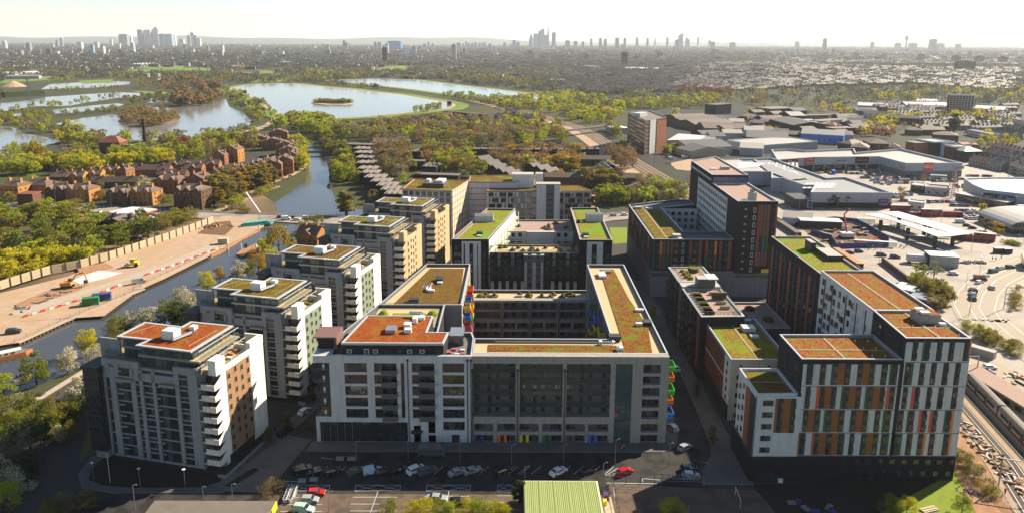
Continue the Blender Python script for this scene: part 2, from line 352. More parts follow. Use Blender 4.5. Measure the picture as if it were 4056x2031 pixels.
# distant hills: a long low ridge behind the town
def hills():
 mb=MB(); n=90; ys=[16500,18500,20500,24000]
 for j in range(3):
  for i in range(n):
   def h(i,j):
    if j in(0,3):return-5
    x=-16000+32000*i/n
    b=150 if x<-1000 else(150-(x+1000)*.022 if x<3000 else 60)
    return max(20,b*(1.0 if j==2 else .55)+26*math.sin(i*.31+j)+14*math.sin(i*.83+2*j))
   X=lambda i:-16000+32000*i/n
   mb.face([(X(i),ys[j],h(i,j)),(X(i+1),ys[j],h(i+1,j)),(X(i+1),ys[j+1],h(i+1,j+1)),(X(i),ys[j+1],h(i,j+1))],'hills')
 o=mb.build('hills'); o['kind']='structure'
hills()
# water
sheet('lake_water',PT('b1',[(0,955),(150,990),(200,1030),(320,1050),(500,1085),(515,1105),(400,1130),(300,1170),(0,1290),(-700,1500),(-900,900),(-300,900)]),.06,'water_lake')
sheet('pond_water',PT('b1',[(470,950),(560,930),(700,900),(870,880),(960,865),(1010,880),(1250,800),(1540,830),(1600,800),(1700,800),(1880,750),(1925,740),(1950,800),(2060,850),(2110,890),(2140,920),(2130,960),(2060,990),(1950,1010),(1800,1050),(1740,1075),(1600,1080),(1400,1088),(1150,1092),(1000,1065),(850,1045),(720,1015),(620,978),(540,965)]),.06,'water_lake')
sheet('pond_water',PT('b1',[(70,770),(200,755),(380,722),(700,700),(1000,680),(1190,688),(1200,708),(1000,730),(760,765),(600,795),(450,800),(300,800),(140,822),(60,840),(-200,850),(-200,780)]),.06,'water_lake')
sheet('pond_water',PT('b1',[(440,830),(760,795),(1000,775),(1060,785),(950,822),(800,835),(620,855),(470,862)]),.07,'water_lake')
sheet('pond_water',PT('b1',[(80,870),(180,855),(180,880),(90,895)]),.06,'water_lake')
sheet('pond_water',PT('b1',[(1240,735),(1420,730),(1430,765),(1260,775)]),.08,'water_lake')
sheet('filter_bed_water',PT('b1',[(350,655),(420,612),(900,582),(1110,590),(1100,612),(800,640),(500,650)]),.06,'water_lake')
sheet('pond_island_ground',PT('b1',[(1010,930),(1100,970),(1250,985),(1400,962),(1520,925),(1540,890),(1450,860),(1200,850),(1050,870)]),.25,'heath',t=.2)
res1=PT('b2',[(50,614),(200,610),(350,612),(600,640),(800,655),(1000,680),(1250,705),(1450,740),(1600,765),(1690,785),(1700,800),(1640,825),(1500,840),(1350,855),(1170,872),(950,890),(700,905),(520,905),(420,900),(330,890),(250,875),(200,850),(150,815),(60,765),(40,738),(0,720),(-70,690),(-150,665),(-175,650),(-50,625)])
res2=PT('b2',[(680,585),(850,575),(1100,570),(1400,580),(1700,620),(2000,655),(2200,680),(2365,700),(2570,730),(2400,757),(2250,772),(2100,760),(1900,730),(1700,700),(1400,660),(1100,625),(850,600),(720,595)])
for nm,r_ in(('reservoir_water',res1),('reservoir_water',res2)):
 out=inset(r_,-26 if r_ is res1 else-22)
 sheet('reservoir_bank',out,.9,'grass_far',t=.85)
 sheet('reservoir_shore',inset(r_,-6),.93,'shore')
 sheet(nm,r_,.97,'water_lake')
sheet('reservoir_island_ground',PT('b2',[(500,780),(600,766),(700,765),(860,775),(870,785),(780,795),(640,795)]),1.4,'shore',t=.4)
ribbon('reservoir_path',PT('b2',[(0,1020),(100,985),(180,930),(200,905),(330,890)]),4,4,1.1,'shore')
ribbon('reservoir_path',PT('b1',[(1800,1105),(1950,1050),(2120,1010),(2280,960),(2345,905),(2340,830)]),3.5,3.5,.3,'shore')
ribbon('river_path',PT('b1',[(620,1225),(880,1200),(1480,1175),(1650,1150)]),3,3,.2,'shore')
# the river, its basin and the canal arm
riverL=PT('c1',[(-420,560),(0,335),(110,318),(370,198),(840,3)])+PT('a1',[(1000,1110),(1530,855),(1640,800),(1760,745),(1930,655)])
river=riverL+[(-123,395),(-95,395),(-92,360),(-106,300),(-118,250),(-128,222),(-143,196),(-175,170)]
sheet('river_water',river,.05,'water')
basin=PT('a2',[(190,560),(170,500),(150,470),(270,400),(370,300),(410,230),(400,150),(385,70),(380,0)])+PT('b2',[(445,1060),(470,1035),(610,1030),(600,1130)])+PT('a2',[(515,80),(530,110),(560,250),(560,350),(600,420),(610,480),(800,520),(830,560),(800,580),(620,565)])
sheet('basin_water',basin,.05,'water')
# green patches far away
for i,(t,pts)in enumerate([('b1',[(1060,495),(1200,480),(1700,470),(1850,480),(1800,500),(1500,512),(1100,512)]),('b1',[(980,462),(1200,456),(1580,455),(1560,474),(1100,476)]),('b1',[(-200,580),(0,575),(400,555),(410,575),(0,606),(-200,620)]),('b1',[(550,505),(980,500),(975,522),(560,518)]),('b1',[(670,582),(960,570),(965,600),(700,606)]),('b2',[(60,495),(290,500),(280,532),(50,532)]),('b2',[(980,495),(1150,460),(1340,452),(1330,502),(1000,512)]),('b3',[(900,745),(1200,715),(1500,718),(1600,740),(1300,772),(930,812)]),('b1',[(1120,670),(1400,675),(1460,690),(1430,700),(1200,690)]),('b1',[(130,415),(560,418),(500,430),(150,432)]),('b2',[(-60,560),(320,555),(300,590),(-30,600)]),('b4',[(-60,720),(90,716),(60,735),(-60,745)])]):
 sheet('grass_field',PT(t,pts),.12+.01*i,'grass_far')
sheet('heath_field',PT('b1',[(1900,515),(2050,495),(2220,500),(2230,528),(1950,532)]),.1,'heath')
sheet('depot_ground',PT('b1',[(-100,520),(300,500),(560,515),(620,545),(380,555),(-100,560)]),.1,'sand_pale')
# the village ground
sheet('village_paving',[(-118,126),(56,126),(56,150),(112,150),(117,205),(112,330),(90,430),(-60,430),(-75,330),(-110,200),(-118,168)],.05,'paving_dark')
sheet('road_west',[(-112,120),(-97,120),(-100,146),(-104,156),(-112,178),(-131,205),(-140,196),(-128,168)],.09,'paving_dark')
# front road with the bay strip, the street between the towers and the block, the street to the right
sheet('front_road',[(-60,148.8),(-97,148.8),(-99,146),(-99,141),(-60,141),(-55,148.3),(45,148.3),(45.5,158.3),(49.1,164.3),(50.4,169),(51.7,201),(52,300),(44.2,300),(44,186.6),(43.8,174.8),(42.1,168.9),(37.9,165.4),(-52,165.2),(-58.5,158),(-60,153)],.10,'asphalt')
v_=lambda o,u,v:(o[0]+u*.9716+v*.2368,o[1]-u*.2368+v*.9716)
sheet('side_street',[(-61.5,158),(-57,162),(-52,165.2),(-50.8,172),(-46,200),(-38,232),(-25,285),(-31,287),(-46,232),(-55,195),(-59.5,176)],.13,'asphalt')
sheet('shared_paving',[(-66,148.9),(-55,148.3),(-52,165.2),(-50.9,171),(-57.3,173),(-63,160)],.14,'paving')
sheet('tower_path',[(-65,151),(-60.5,158),(-56.5,176),(-47,214),(-36,262),(-39,263),(-50,216),(-60.5,178),(-66,160)],.25,'paving',t=.12)
sheet('front_pavement',[(-51,165.4),(37.9,165.7),(42,169),(43.7,174.8),(43.9,186.6),(44.1,300),(39.4,300),(39.4,170),(-50.5,170)],.24,'paving',t=.12,side='kerb')
sheet('right_pavement',[(44.4,152.3),(56,152.3),(56.5,165),(56.5,300),(52.1,300),(51.9,201),(50.6,169),(49.3,164.2),(45.7,158.2)],.24,'paving',t=.12,side='kerb')
sheet('lawn_border',[(-101.5,155),(-97.5,149.8),(-89.6,148),(-65,148.2),(-60,153),(-66,160),(-68,154),(-100,164),(-103,167)],.24,'paving',t=.12,side='kerb')
sheet('planting_bed',[(-99.6,157.4),(-97.6,152.8),(-93,150.6),(-86,149.8),(-70,150.2),(-67,152.5),(-68,155),(-99,163.2)],.30,'soil')
sheet('planting_bed',[(-65.4,150.6),(-63.5,150.4),(-59.7,157),(-61.3,158)],.33,'soil')
sheet('car_park',[(-55,148.2),(30.5,148.2),(30.5,120),(-75,120),(-60,141),(-56,144)],.115,'asphalt_brown')
sheet('car_park_lane',[(-55,148.3),(24,148.35),(24,165),(-51,165)],.12,'asphalt')
sheet('ball_court',[(22.6,152.4),(56,150),(60,128),(22.2,128)],.15,'asphalt_brown')
sheet('shaded_waste_ground',[(56,152.5),(104,156),(108,166),(111,161),(110,120),(56,120)],.10,'soil')  # dark soil paints in the white block's cast shadow; grass stops along its edge
sheet('grass_verge',[(103.2,156.4),(104.5,172),(108.5,174),(110.5,162),(109.8,147),(108,124),(74,124),(74,138),(88,147)],.14,'grass')
sheet('courtyard_ground',[(56,206),(105,206),(105,290),(56,290)],.1,'paving_dark')
sheet('green_patch',PT('a3',[(762,650),(890,648),(895,760),(790,770)]),.12,'grass')
# left bank of the river: thicket ground, building site and towpath
sheet('thicket_ground',PT('a1',[(-300,1180),(0,1150),(500,1010),(1000,810),(1560,590),(1100,560),(560,490),(-300,520)]),.03,'heath')
sheet('river_verge',[(-131,206),(-124,226),(-112,255),(-100,310),(-90,380),(-60,400),(-68,330),(-85,250),(-100,190),(-104,160),(-112,178),(-140,196)],.06,'grass_dull')
sheet('towpath',PT('c1',[(-250,830),(0,712),(250,600),(510,440),(520,462),(260,622),(0,738),(-250,860)]),.12,'sand_pale')
site=PT('a1',[(-700,1370),(0,1140),(500,1015),(1000,815),(1560,595),(1640,575),(1850,590),(1930,615)])
sheet('building_site',site+[(p[0]-.4,p[1]+.3)for p in riverL[::-1]],.9,'sand',t=.8,side='sheetpile')
sheet('haul_road',PT('a1',[(150,1290),(800,1075),(1250,935),(1560,800),(1700,730),(1640,725),(1200,910),(700,1075),(20,1280)],.95),.95,'sand_pale')
sheet('excavation',PT('a1',[(100,1210),(330,1110),(520,1060),(660,1055),(560,1110),(330,1180),(200,1215)],.97),.97,'dirt')
sheet('excavation',PT('a1',[(1440,690),(1560,610),(1680,600),(1700,650),(1640,705)],.97),.97,'dirt_dark')
sheet('stone_bed',PT('a1',[(530,1035),(590,1000),(720,958),(900,975),(760,1020),(590,1060)],.99),.99,'gravel_white')
sheet('dark_soil_strip',PT('a1',[(560,940),(760,900),(830,935),(690,965),(590,990)],.98),.98,'dirt')
sheet('quay_path',PT('a1',[(150,1330),(760,1290),(1010,1105),(1200,1020),(1540,850),(1500,845),(1150,1020),(960,1105),(640,1230)],.96),.96,'sand')
# roads on the left and behind
ferry=PT('a1',[(-500,470),(0,500),(560,510),(900,530),(1200,552),(1600,572),(2027,588)])+PT('a2',[(300,596),(640,606),(1000,612)])+[(-20,405),(40,400)]+PT('a3',[(720,585),(900,570)])+[(100,420),(150,440)]
ribbon('lane_road',ferry,7,7,.5,'road_pale',t=.4)
ribbon('lane_pavement',strip(ferry,9.5)[0],2,2,.6,'paving',t=.1)
sheet('yard_ground',PT('a1',[(740,560),(900,530),(1180,560),(1190,600),(1100,625),(1000,600)]),.54,'asphalt')
sheet('close_road',PT('a1',[(0,440),(700,500),(1500,545),(1500,530),(1000,480),(300,440),(0,410)]),.3,'asphalt')
# railway
rail=[(112,90),(118,140),(124,160),(131,200),(134,260),(131,330),(124,400),(117,470),(110,540),(98,650),(90,763),(78,860),(50,960),(0,1100),(-60,1260)]
ribbon('railway_bed',rail,9,8,.3,'gravel',t=.2)
ribbon('railway_verge',[(p[0]-14,p[1])for p in rail[8:]],6,5,.2,'sand')
ribbon('trackside_dirt',[(p[0]-12.5,p[1])for p in rail[:5]],5,4.2,.2,'dirt')
for k,dx in enumerate((-6.5,-2.6,1.6,5.4)):
 mb=MB(); pth=[(p[0]+dx,p[1])for p in rail]
 for off in(-.72,.72):
  L_,R_=strip([(p[0]+off,p[1])for p in pth],.1)
  for i in range(len(pth)-1):
   mb.face([(*R_[i],.48),(*R_[i+1],.48),(*L_[i+1],.48),(*L_[i],.48)],'metal_grey')
 L_,R_=strip(pth,1.25)
 for i in range(len(pth)-1):mb.face([(*R_[i],.36),(*R_[i+1],.36),(*L_[i+1],.36),(*L_[i],.36)],'sheetpile')
 o=mb.build('railway_track'); o['kind']='structure'
 # retail park, bus station and the curved road on the right
sheet('retail_ground',[(112,205),(135,200),(160,170),(260,150),(520,330),(430,620),(330,640),(150,480),(120,420)],.12,'road_pale')
sheet('retail_car_park',PT('t8',[(470,340),(900,330),(1350,400),(1950,400),(1960,560),(1870,640),(1240,640),(1230,540),(760,380)]),.16,'road_pale')
curve=PT('a4',[(1700,560),(1900,640),(2100,760)])
bend=PT('a4',[(2200,860),(1960,945),(1780,1030),(1690,1130),(1660,1230),(1720,1330)])+PT('c4',[(1400,170),(1500,260),(1700,380),(1900,500)])
ribbon('curved_road',bend,8,8,.22,'sand_pale',t=.08)
sheet('car_yard',PT('c4',[(1260,380),(1380,380),(1611,500),(1611,620),(1480,540),(1280,440)]),.2,'sand_pale')
sheet('industrial_yard',PT('b3',[(1180,1290),(1060,1010),(1400,880),(1900,820),(2365,860),(2900,880),(3300,1000),(3300,1200),(2300,1290)]),.06,'asphalt')
sheet('sandy_yard',PT('a3',[(1200,180),(1350,150),(1480,190),(1340,235),(1250,225)]),.1,'sand')
ribbon('basin_path',PT('a2',[(-60,420),(100,335),(270,275),(370,215),(395,150)]),2,2,.5,'sand',t=.4)
ribbon('basin_path',PT('a1',[(1560,540),(1700,480),(1900,400),(2027,350)]),2,2,.45,'sand',t=.35)
sheet('reservoir_island_grass',inset(PT('b2',[(500,780),(600,766),(700,765),(860,775),(870,785),(780,795),(640,795)]),11),1.6,'grass_dull')
sheet('pond_bank',PT('a2',[(-60,440),(60,400),(180,480),(190,555),(60,560),(-200,540)]),.04,'heath')
# ------- building kit
def win_geo(mb,w,h,kind='win',d=.0):
 "a window in the XZ plane, sill centre at the origin, facing -Y; the pane sits back in a frame 6 cm proud"
 if kind=='win':
  mb.box(-w/2,w/2,-.03,.1,0,h,'glass'); f=.07
  mb.box(-w/2,-w/2+f,-.08,.1,0,h,'frame'); mb.box(w/2-f,w/2,-.08,.1,0,h,'frame')
  mb.box(-w/2+f,w/2-f,-.08,.1,0,f,'frame'); mb.box(-w/2+f,w/2-f,-.08,.1,h-f,h,'frame')
  if w>1.0:mb.box(-.03,.03,-.075,.0,f,h-f,'frame')
 elif kind=='half':
  mb.box(-w/2,0,-.03,.1,0,h,'glass'); mb.box(0.001,w/2,-.032,.1,0,h,'glass_curtain')
  mb.box(-.05,.05,-.08,0,0,h,'frame'); mb.box(-w/2,w/2,-.08,0,h-.07,h,'frame')
 elif kind=='slot':
  mb.box(-w/2,w/2,-.03,.1,0,h,'glass'); n=max(1,int(h/3))
  for i in range(n+1):mb.box(-w/2,w/2,-.06,0,h*i/n-.05*(i==n),h*i/n+.12*(i<n),'frame')
 elif kind[:4]=='wide':
  mb.box(-w/2,w/2,-.03,.1,0,h,'glass'); n=max(2,round(w/1.3))
  for i in range(n+1):x=-w/2+w*i/n; mb.box(max(x-.04,-w/2),min(x+.04,w/2),-.08,.0,0,h,'frame')
  mb.box(-w/2,w/2,-.085,0,h-.08,h,'frame'); mb.box(-w/2,w/2,-.085,0,0,.08,'frame')
  if kind=='wide':mb.box(-w/2+w/n+.05,-w/2+2*w/n-.05,-.034,.05,.1,h-.1,'glass_curtain')
  elif kind=='wide2':mb.box(w/2-w/n+.05,w/2-.05,-.034,.05,h*.35,h-.1,'glass_lit'); mb.box(-w/2+.05,-w/2+.3*w/n,-.034,.05,.1,h-.1,'glass_curtain')
 elif kind=='pale':
  mb.box(-w/2,w/2,-.05,.1,0,h,'frame_white'); mb.box(-w/2+.12,w/2-.12,-.06,.1,.12,h-.12,'glass_curtain')
 elif kind=='lit':
  mb.box(-w/2,w/2,-.03,.1,0,h,'glass_lit'); mb.box(-w/2,w/2,-.08,0,0,.07,'frame'); mb.box(-.03,.03,-.08,0,0,h,'frame')
 elif kind=='tan':
  mb.box(-w/2,w/2,-.02,.1,0,h,'glass'); mb.box(-w/2,w/2,-.14,.0,-.06,.0,'render_grey'); mb.box(w/2-.06,w/2,-.1,0,0,h,'frame')
  mb.box(-w/2,-w/2+.4*w,-.05,0,.1,h,'glass_lit')
WM={}
WR=random.Random(5)
NOSPLIT={'wall','roof','facade_frame','white_frame','grey_frame','court_frame','terrace','base','penthouse'}
def split_build(m,name,parent,cap=100,tol=.06):
 "one object per connected piece: faces are joined when they share vertices or their boxes touch"
 par=list(range(len(m.v)))
 def fd(i):
  while par[i]!=i:par[i]=par[par[i]]; i=par[i]
  return i
 for f in m.f:
  for a in f[1:]:par[fd(a)]=fd(f[0])
 grp={}
 for k,f in enumerate(m.f):grp.setdefault(fd(f[0]),[]).append(k)
 G_=[]
 for fs in grp.values():
  vs=[m.v[i]for k in fs for i in m.f[k]]
  G_.append([[min(v[j]for v in vs)-tol for j in range(3)],[max(v[j]for v in vs)+tol for j in range(3)],fs])
 G_.sort(key=lambda g:g[0][0]); P=list(range(len(G_)))
 def fp(i):
  while P[i]!=i:P[i]=P[P[i]]; i=P[i]
  return i
 for i,a in enumerate(G_):
  for j in range(i+1,len(G_)):
   b=G_[j]
   if b[0][0]>a[1][0]:break
   if all(a[0][q]<=b[1][q]and b[0][q]<=a[1][q]for q in(1,2)):P[fp(i)]=fp(j)
 out={}
 for i,g in enumerate(G_):out.setdefault(fp(i),[]).extend(g[2])
 L=sorted(out.values(),key=lambda fs:min(m.v[m.f[k][0]][1]for k in fs))
 def emit(fs,kind=None):
  q=MB(); mp={}
  for k in fs:
   f=[]
   for i in m.f[k]:
    if i not in mp:mp[i]=len(q.v); q.v.append(m.v[i])
    f.append(mp[i])
   q.f.append(f); q.m.append(q.mi(m.names[m.m[k]]))
  o=q.build(name,parent)
  if kind:o['kind']=kind
 for fs in L[:cap]:emit(fs)
 if L[cap:]:emit([k for fs in L[cap:]for k in fs],'stuff')
class Bld:
 def __init__(s,name,label,cat,x,y,rz=0,group=None):
  s.n0=len(COL.objects); s.r=thing(name,label,cat,(x,y,0),rz,group); s.x,s.y,s.rz=x,y,rz; s.wins=[]; s.mbs={}
 def mb(s,name):
  if name not in s.mbs:s.mbs[name]=MB()
  return s.mbs[name]
 def win(s,fx,fy,frz,u,z,w,h,kind='win',name='window'):
  "fx,fy,frz: the facade's own origin and turn inside the building frame; u runs along it"
  if kind=='wide':kind=WR.choice(('wide','wide','wide2','wide3','wide3'))
  elif kind=='win' and WR.random()<.16:kind='half'
  c,n=math.cos(frz),math.sin(frz); s.wins.append((name,fx+u*c,fy+u*n,z,frz,w,h,kind))
 def grid(s,f,us,zs,w,h,kind='win',name='window',rnd=None):
  for z in zs:
   for u in us:
    k=kind
    if rnd and random.random()<rnd[0]:k=rnd[1]
    s.win(*f,u,z,w,h,k,name)
 def done(s):
  for n,m in s.mbs.items():
   if not m.f:continue
   if n in NOSPLIT:m.build(n,s.r)
   else:split_build(m,n,s.r)
  by={}
  c,n_=math.cos(s.rz),math.sin(s.rz)
  for w in s.wins:by.setdefault(w[0],[]).append(w)
  for nm,L in by.items():
   def key(w):
    X=s.x+w[1]*c-w[2]*n_; Y=s.y+w[1]*n_+w[2]*c; a=s.rz+w[4]
    face=-(math.sin(a)*(0-X)*-1+math.cos(a)*(0-Y))
    return(0 if face>0 else 1,Y*Y+X*X)
   L.sort(key=key)
   for w in L[:100]:
    k=w[5:]
    if k not in WM:m=MB(); win_geo(m,*k); WM[k]=m.mesh('window')
    o=bpy.data.objects.new(nm,WM[k]); COL.objects.link(o); o.parent=s.r; o.location=(w[1],w[2],w[3]); o.rotation_euler=(0,0,w[4])
   if L[100:]:
    m=MB()
    for w in L[100:]:m.T(w[1],w[2],w[4],w[3]); win_geo(m,*w[5:])
    m.build(nm,s.r)['kind']='stuff'
  first={}
  for c_ in[o for o in COL.objects[s.n0:]if o.parent==s.r]:first.setdefault(c_.name.split('.')[0],c_)
  for c_ in[o for o in COL.objects[s.n0:]if o.parent==s.r]:
   up=SUB.get(c_.name.split('.')[0])
   if up and up in first and first[up]!=c_:c_.parent=first[up]
  return s.r
SUB=dict(green_roof='roof',plant_room='roof',duct='roof',roof_plant='roof',roof_vent='roof',roof_path='roof',roof_garden='roof',roof_rib='roof',roof_rail='roof',planter='roof',terrace_rail='terrace',penthouse_window='penthouse',rain_pipe='wall',door='wall',white_band='wall',timber_band='wall',frame_grid='wall',lettering='sign',chimney='roof')
def block(B,poly,z0,zr,wall,hp=.8,coping='coping',inner='parapet',deck='deck',sedum=None,margin=1.2,wname='wall',t=.35,sname='green_roof'):
 "solid block: outer wall up to the parapet, coping, roof deck and planted bed"
 w=B.mb(wname); zp=zr+hp; w.prism(poly,z0,zp,wall,cap=False)
 n=len(poly); A=sum(poly[i][0]*poly[(i+1)%n][1]-poly[(i+1)%n][0]*poly[i][1]for i in range(n)); P=poly if A>0 else poly[::-1]
 r=B.mb('roof'); O=inset(P,-.06); I=inset(P,t)
 for i in range(n):
  j=(i+1)%n
  r.face([(*O[i],zp+.06),(*O[j],zp+.06),(*I[j],zp+.06),(*I[i],zp+.06)],coping)
  r.face([(*O[i],zp-.12),(*O[j],zp-.12),(*O[j],zp+.06),(*O[i],zp+.06)],coping)
  r.face([(*I[j],zr),(*I[i],zr),(*I[i],zp+.06),(*I[j],zp+.06)][::1],inner)
 r.face([(*p,zr)for p in I],deck)
 if sedum:
  sb=B.mb(sname); Q=inset(P,margin)if not isinstance(margin,(list,tuple))else margin
  sb.prism(Q,zr,zr+.16,sedum)
def kitbox(mb,x,y,z,w,d,h,m='metal_white'):
 mb.box(x-w/2,x+w/2,y-d/2,y+d/2,z,z+h,m)
def balustrade(mb,pts,z,h=1.1,post=1.6,glass='glass_rail',rail='metal_grey'):
 for(x0,y0),(x1,y1)in zip(pts,pts[1:]):
  d=math.hypot(x1-x0,y1-y0); n=max(1,round(d/post)); ux,uy=(x1-x0)/d,(y1-y0)/d; nx,ny=-uy*.03,ux*.03
  mb.face([(x0,y0,z),(x1,y1,z),(x1,y1,z+h),(x0,y0,z+h)],glass)
  mb.tube([(x0,y0,z+h),(x1,y1,z+h)],.04,rail,4)
  for i in range(n+1):px,py=x0+ux*d*i/n,y0+uy*d*i/n; mb.box(px-.03,px+.03,py-.03,py+.03,z,z+h,rail)
def dish(mb,x,y,z,r=.6):
 mb.cyl(x,y,z,z+1.3,.06,'metal_grey',5); mb.T(x,y,.6,z+1.5)
 for k in range(10):
  a,b=2*math.pi*k/10,2*math.pi*(k+1)/10
  mb.face([(0,.25,0),(r*math.cos(a),0,r*math.sin(a)),(r*math.cos(b),0,r*math.sin(b))],'metal_white')
 mb.T()
def duct(mb,x,y,z,L=3,rz=0):
 mb.T(x,y,rz,z); mb.tube([(0,0,.5),(L*.7,0,.5),(L*.85,0,.7),(L,.0,.5)],.34,'duct',8); mb.box(-.6,.2,-.5,.5,0,.9,'metal_white'); mb.T()
 # ------- the five riverside apartment towers
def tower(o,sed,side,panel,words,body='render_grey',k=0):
 B=Bld('apartment_tower',words,'apartment building',o[0],o[1],-R(13.7),'apartment towers in a row along the river')
 w=B.mb('wall')
 # main body with the notch that holds the corner balconies
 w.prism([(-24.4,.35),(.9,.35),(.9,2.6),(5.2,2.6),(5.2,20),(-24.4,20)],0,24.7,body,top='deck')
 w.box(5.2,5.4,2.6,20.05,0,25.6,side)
 w.box(5.15,5.42,3.6,13.9,0,3.0,'brick_dark')
 w.box(4.2,5.45,14.5,20.1,25.0,27.0,side); w.box(.5,4.2,19.7,20.1,24.7,27.0,side); w.box(.5,5.2,15,15.3,24.7,26.2,side)
 w.box(3.4,5.46,.9,4.4,24.5,28.2,side)
 pn=B.mb('cladding'); pn.box(5.4,5.5,4.6,14.0,3.0,24.2,panel)
 fr=B.mb('facade_frame')
 for a,b in((-24.8,-24.2),(-23,-21.4),(-17.2,-15.9),(-14.8,-13.9),(-11.2,-10.4),(-5,-4.0),(-1.5,.95)):
  fr.box(a,b,-.15,.5,1.0,24.2,body)
 for z in range(8):
  for a,b in((-21.4,-19.6),(-15.9,-14.8),(-13.9,-11.2),(-10.4,-9.4),(-4.0,-1.5)):
   fr.box(a,b,-.05,.45,3.0+2.9*z-.12,3.0+2.9*z+.16,body)
   # frame windows of the top storey
 for a,b in((-24.8,-14.6),):
  fr.box(a,b,-.15,.4,25.0,26.1,body); fr.box(a,a+1.9,-.15,.4,22.2,25.0,body); fr.box(-21.4,-20.4,-.15,.4,22.2,25,body); fr.box(-16.6,b,-.15,.4,22.2,25,body)
  fr.box(a,b,-.14,.4,21.4,22.2,body); fr.box(b,-5,-.15,.5,21.6,23.5,body)
 fr.box(-5.2,.95,-.15,.6,24.6,26.1,body); fr.box(-5.2,-3.9,-.14,.6,22,24.6,body); fr.box(-1.5,.95,-.14,.6,22,24.6,body); fr.box(.55,.97,-.15,5,24.6,26.1,body)
 fr.box(-20.5,-16.2,-1.2,.4,21.3,21.9,body,top='deck'); fr.box(-8.6,-4.6,-1.2,.4,21.2,21.8,body,top='deck')
 # glazing between the piers, storey by storey
 for z in range(8):
  zz=.9+2.9*z
  for a,b in((-24.2,-23),(-21.4,-17.2),(-15.9,-14.8),(-13.9,-11.2),(-10.4,-5),(-4.0,-1.5)):
   B.win(0,.3,0,(a+b)/2,zz+.35,b-a-.1,2.45,'wide' if b-a>2.5 else 'win')
   # bay windows at the river corner
 by=B.mb('bay_window')
 for z in range(7):
  by.box(-29.2,-24.9,-1.5,3.6,2.6+3.0*z+.35,2.6+3.0*z+2.9,'glass'); by.box(-29.4,-24.8,-1.7,3.8,2.6+3.0*z-.1,2.6+3.0*z+.35,'clad_dark')
  for q in(-28.2,-27.1,-26):by.box(q-.05,q+.05,-1.56,-1.4,2.6+3*z+.35,2.6+3*z+2.9,'frame')
 by.box(-29.5,-24.8,-1.8,4.0,23.6,24.2,'clad_dark'); by.box(-28.6,-25.2,-1,3.4,0,2.6,body)
 w.box(-30.2,-24.4,5.6,6.0,0,28.5,body); w.box(-29,-24.4,6,18,0,23.6,body,top='deck')
 # corner balconies
 for z in range(8):
  zz=2.4+2.72*z; bl=MB()
  bl.box(1.0,5.2,.0,2.6,zz-.25,zz,'render_cream'); bl.box(1.9,5.3,-.12,.0,zz-.25,zz+1.15,'render_cream'); bl.box(5.2,5.42,0,2.6,zz-.25,zz+1.15,side)
  bl.face([(5.43,2.6,zz+1.15),(5.43,2.6,zz+2.5),(5.43,.0,zz+1.15)][::-1],side)
  bl.face([(1,0,zz),(1.9,-.05,zz),(1.9,-.05,zz+1.1),(1,0,zz+1.1)],'glass_rail')
  if z%2:bl.box(3.2,3.9,.8,1.5,zz,zz+.9,'clad_brown')
  bl.build('balcony',B.r)
  B.win(.0,2.55,0,3.0,zz+.05,3.2,2.2,'wide')
  # side windows in the panel
 kinds='tan'
 for z in range(8):
  for j,v in enumerate((5.3,7.9,10.4,12.9)):
   if z==0 and j%2:continue
   B.win(5.5,0,R(90),v,3.9+2.62*z-(.65 if j in(0,2)else 0)+.3,.85,1.3,'tan')
   # penthouse storeys, set back, with terraces to the right
 ph=B.mb('penthouse'); P1=[(-22.3,4.6),(-14.2,4.6),(-14.6,1.3),(-.6,1.3),(-.6,15.4),(-11.6,15.4),(-11.6,12),(-22.4,12.1)]
 ph.prism(P1,24.7,30.0,'glass_teal',cap=False)
 for zz in(25.0,27.3):
  for x in range(11):ph.box(-22+.0+x*2.0+.9,-22+x*2.0+1.0,(4.5 if x<4 else 1.2),(4.7 if x<4 else 1.4),zz-.3,zz+2.4,'frame')
  for y in range(9):ph.box(-.68,-.5,1.6+y*1.7,1.7+y*1.7,zz-.3,zz+2.4,'metal_grey')
  for(a,b)in((-13.5,-11),(-8,-6)):ph.box(a,b,1.22,1.4,zz-.3,zz+2.3,'clad_dark')
 for(y,z)in((4.0,25.0),(8.6,25.0),(12,27.6)):ph.box(-.65,-.45,y,y+1.2,z,z+2.1,'timber_orange')
 ph.prism([(-22.6,4.0),(-14.4,4.0),(-15,.6),(1.6,.6),(1.6,16.2),(-11.9,16.2),(-11.9,12.4),(-22.6,12.4)],27.3,27.75,'metal_grey',bottom=True,top='tan_paving')
 rf=[(-22.9,3.3),(-14.0,3.5),(-14.8,0),(0,0),(0,16.1),(-12,16.0),(-12,12.5),(-22.9,12.8)]
 rm=B.mb('roof'); rm.prism(rf,29.75,30.1,'clad_dark',cap=False,bottom=True)
 block(B,rf,30.0,30.15,'coping',hp=.2,sedum=sed,margin=.75,inner='coping',t=.6,wname='roof',sname='green_roof')
 # brackets and rails of the side terraces
 br=B.mb('terrace_rail')
 for z in(30.0,27.5):
  x0,x1=(0.0,1.3)if z>29 else(1.5,3.0)
  br.box(x1-.12,x1,1.0,16.4,z-.1,z+.08,'coping')
  for y in range(9):br.box(x0,x1,1.4+y*1.8,1.55+y*1.8,z-.1,z+.06,'frame')
 balustrade(br,[(1.4,1.2),(1.4,16)],27.75); balustrade(br,[(5.2,4.4),(5.2,14.5)],25.6,.7); balustrade(br,[(.8,.5),(3.4,.5)],24.7)
 balustrade(br,[(-22.6,4.2),(-27.5,4.2),(-27.5,6)],24.9)
 tr=B.mb('terrace'); tr.box(-.5,5.15,2.7,15,24.72,24.85,'tan_paving')
 for q in range(5):tr.box(1.2+random.random()*2,2+random.random()*2,5+q*2,5.8+q*2,24.85,25.4,random.choice(('timber_orange','metal_white','leaf_olive','tan_paving')))
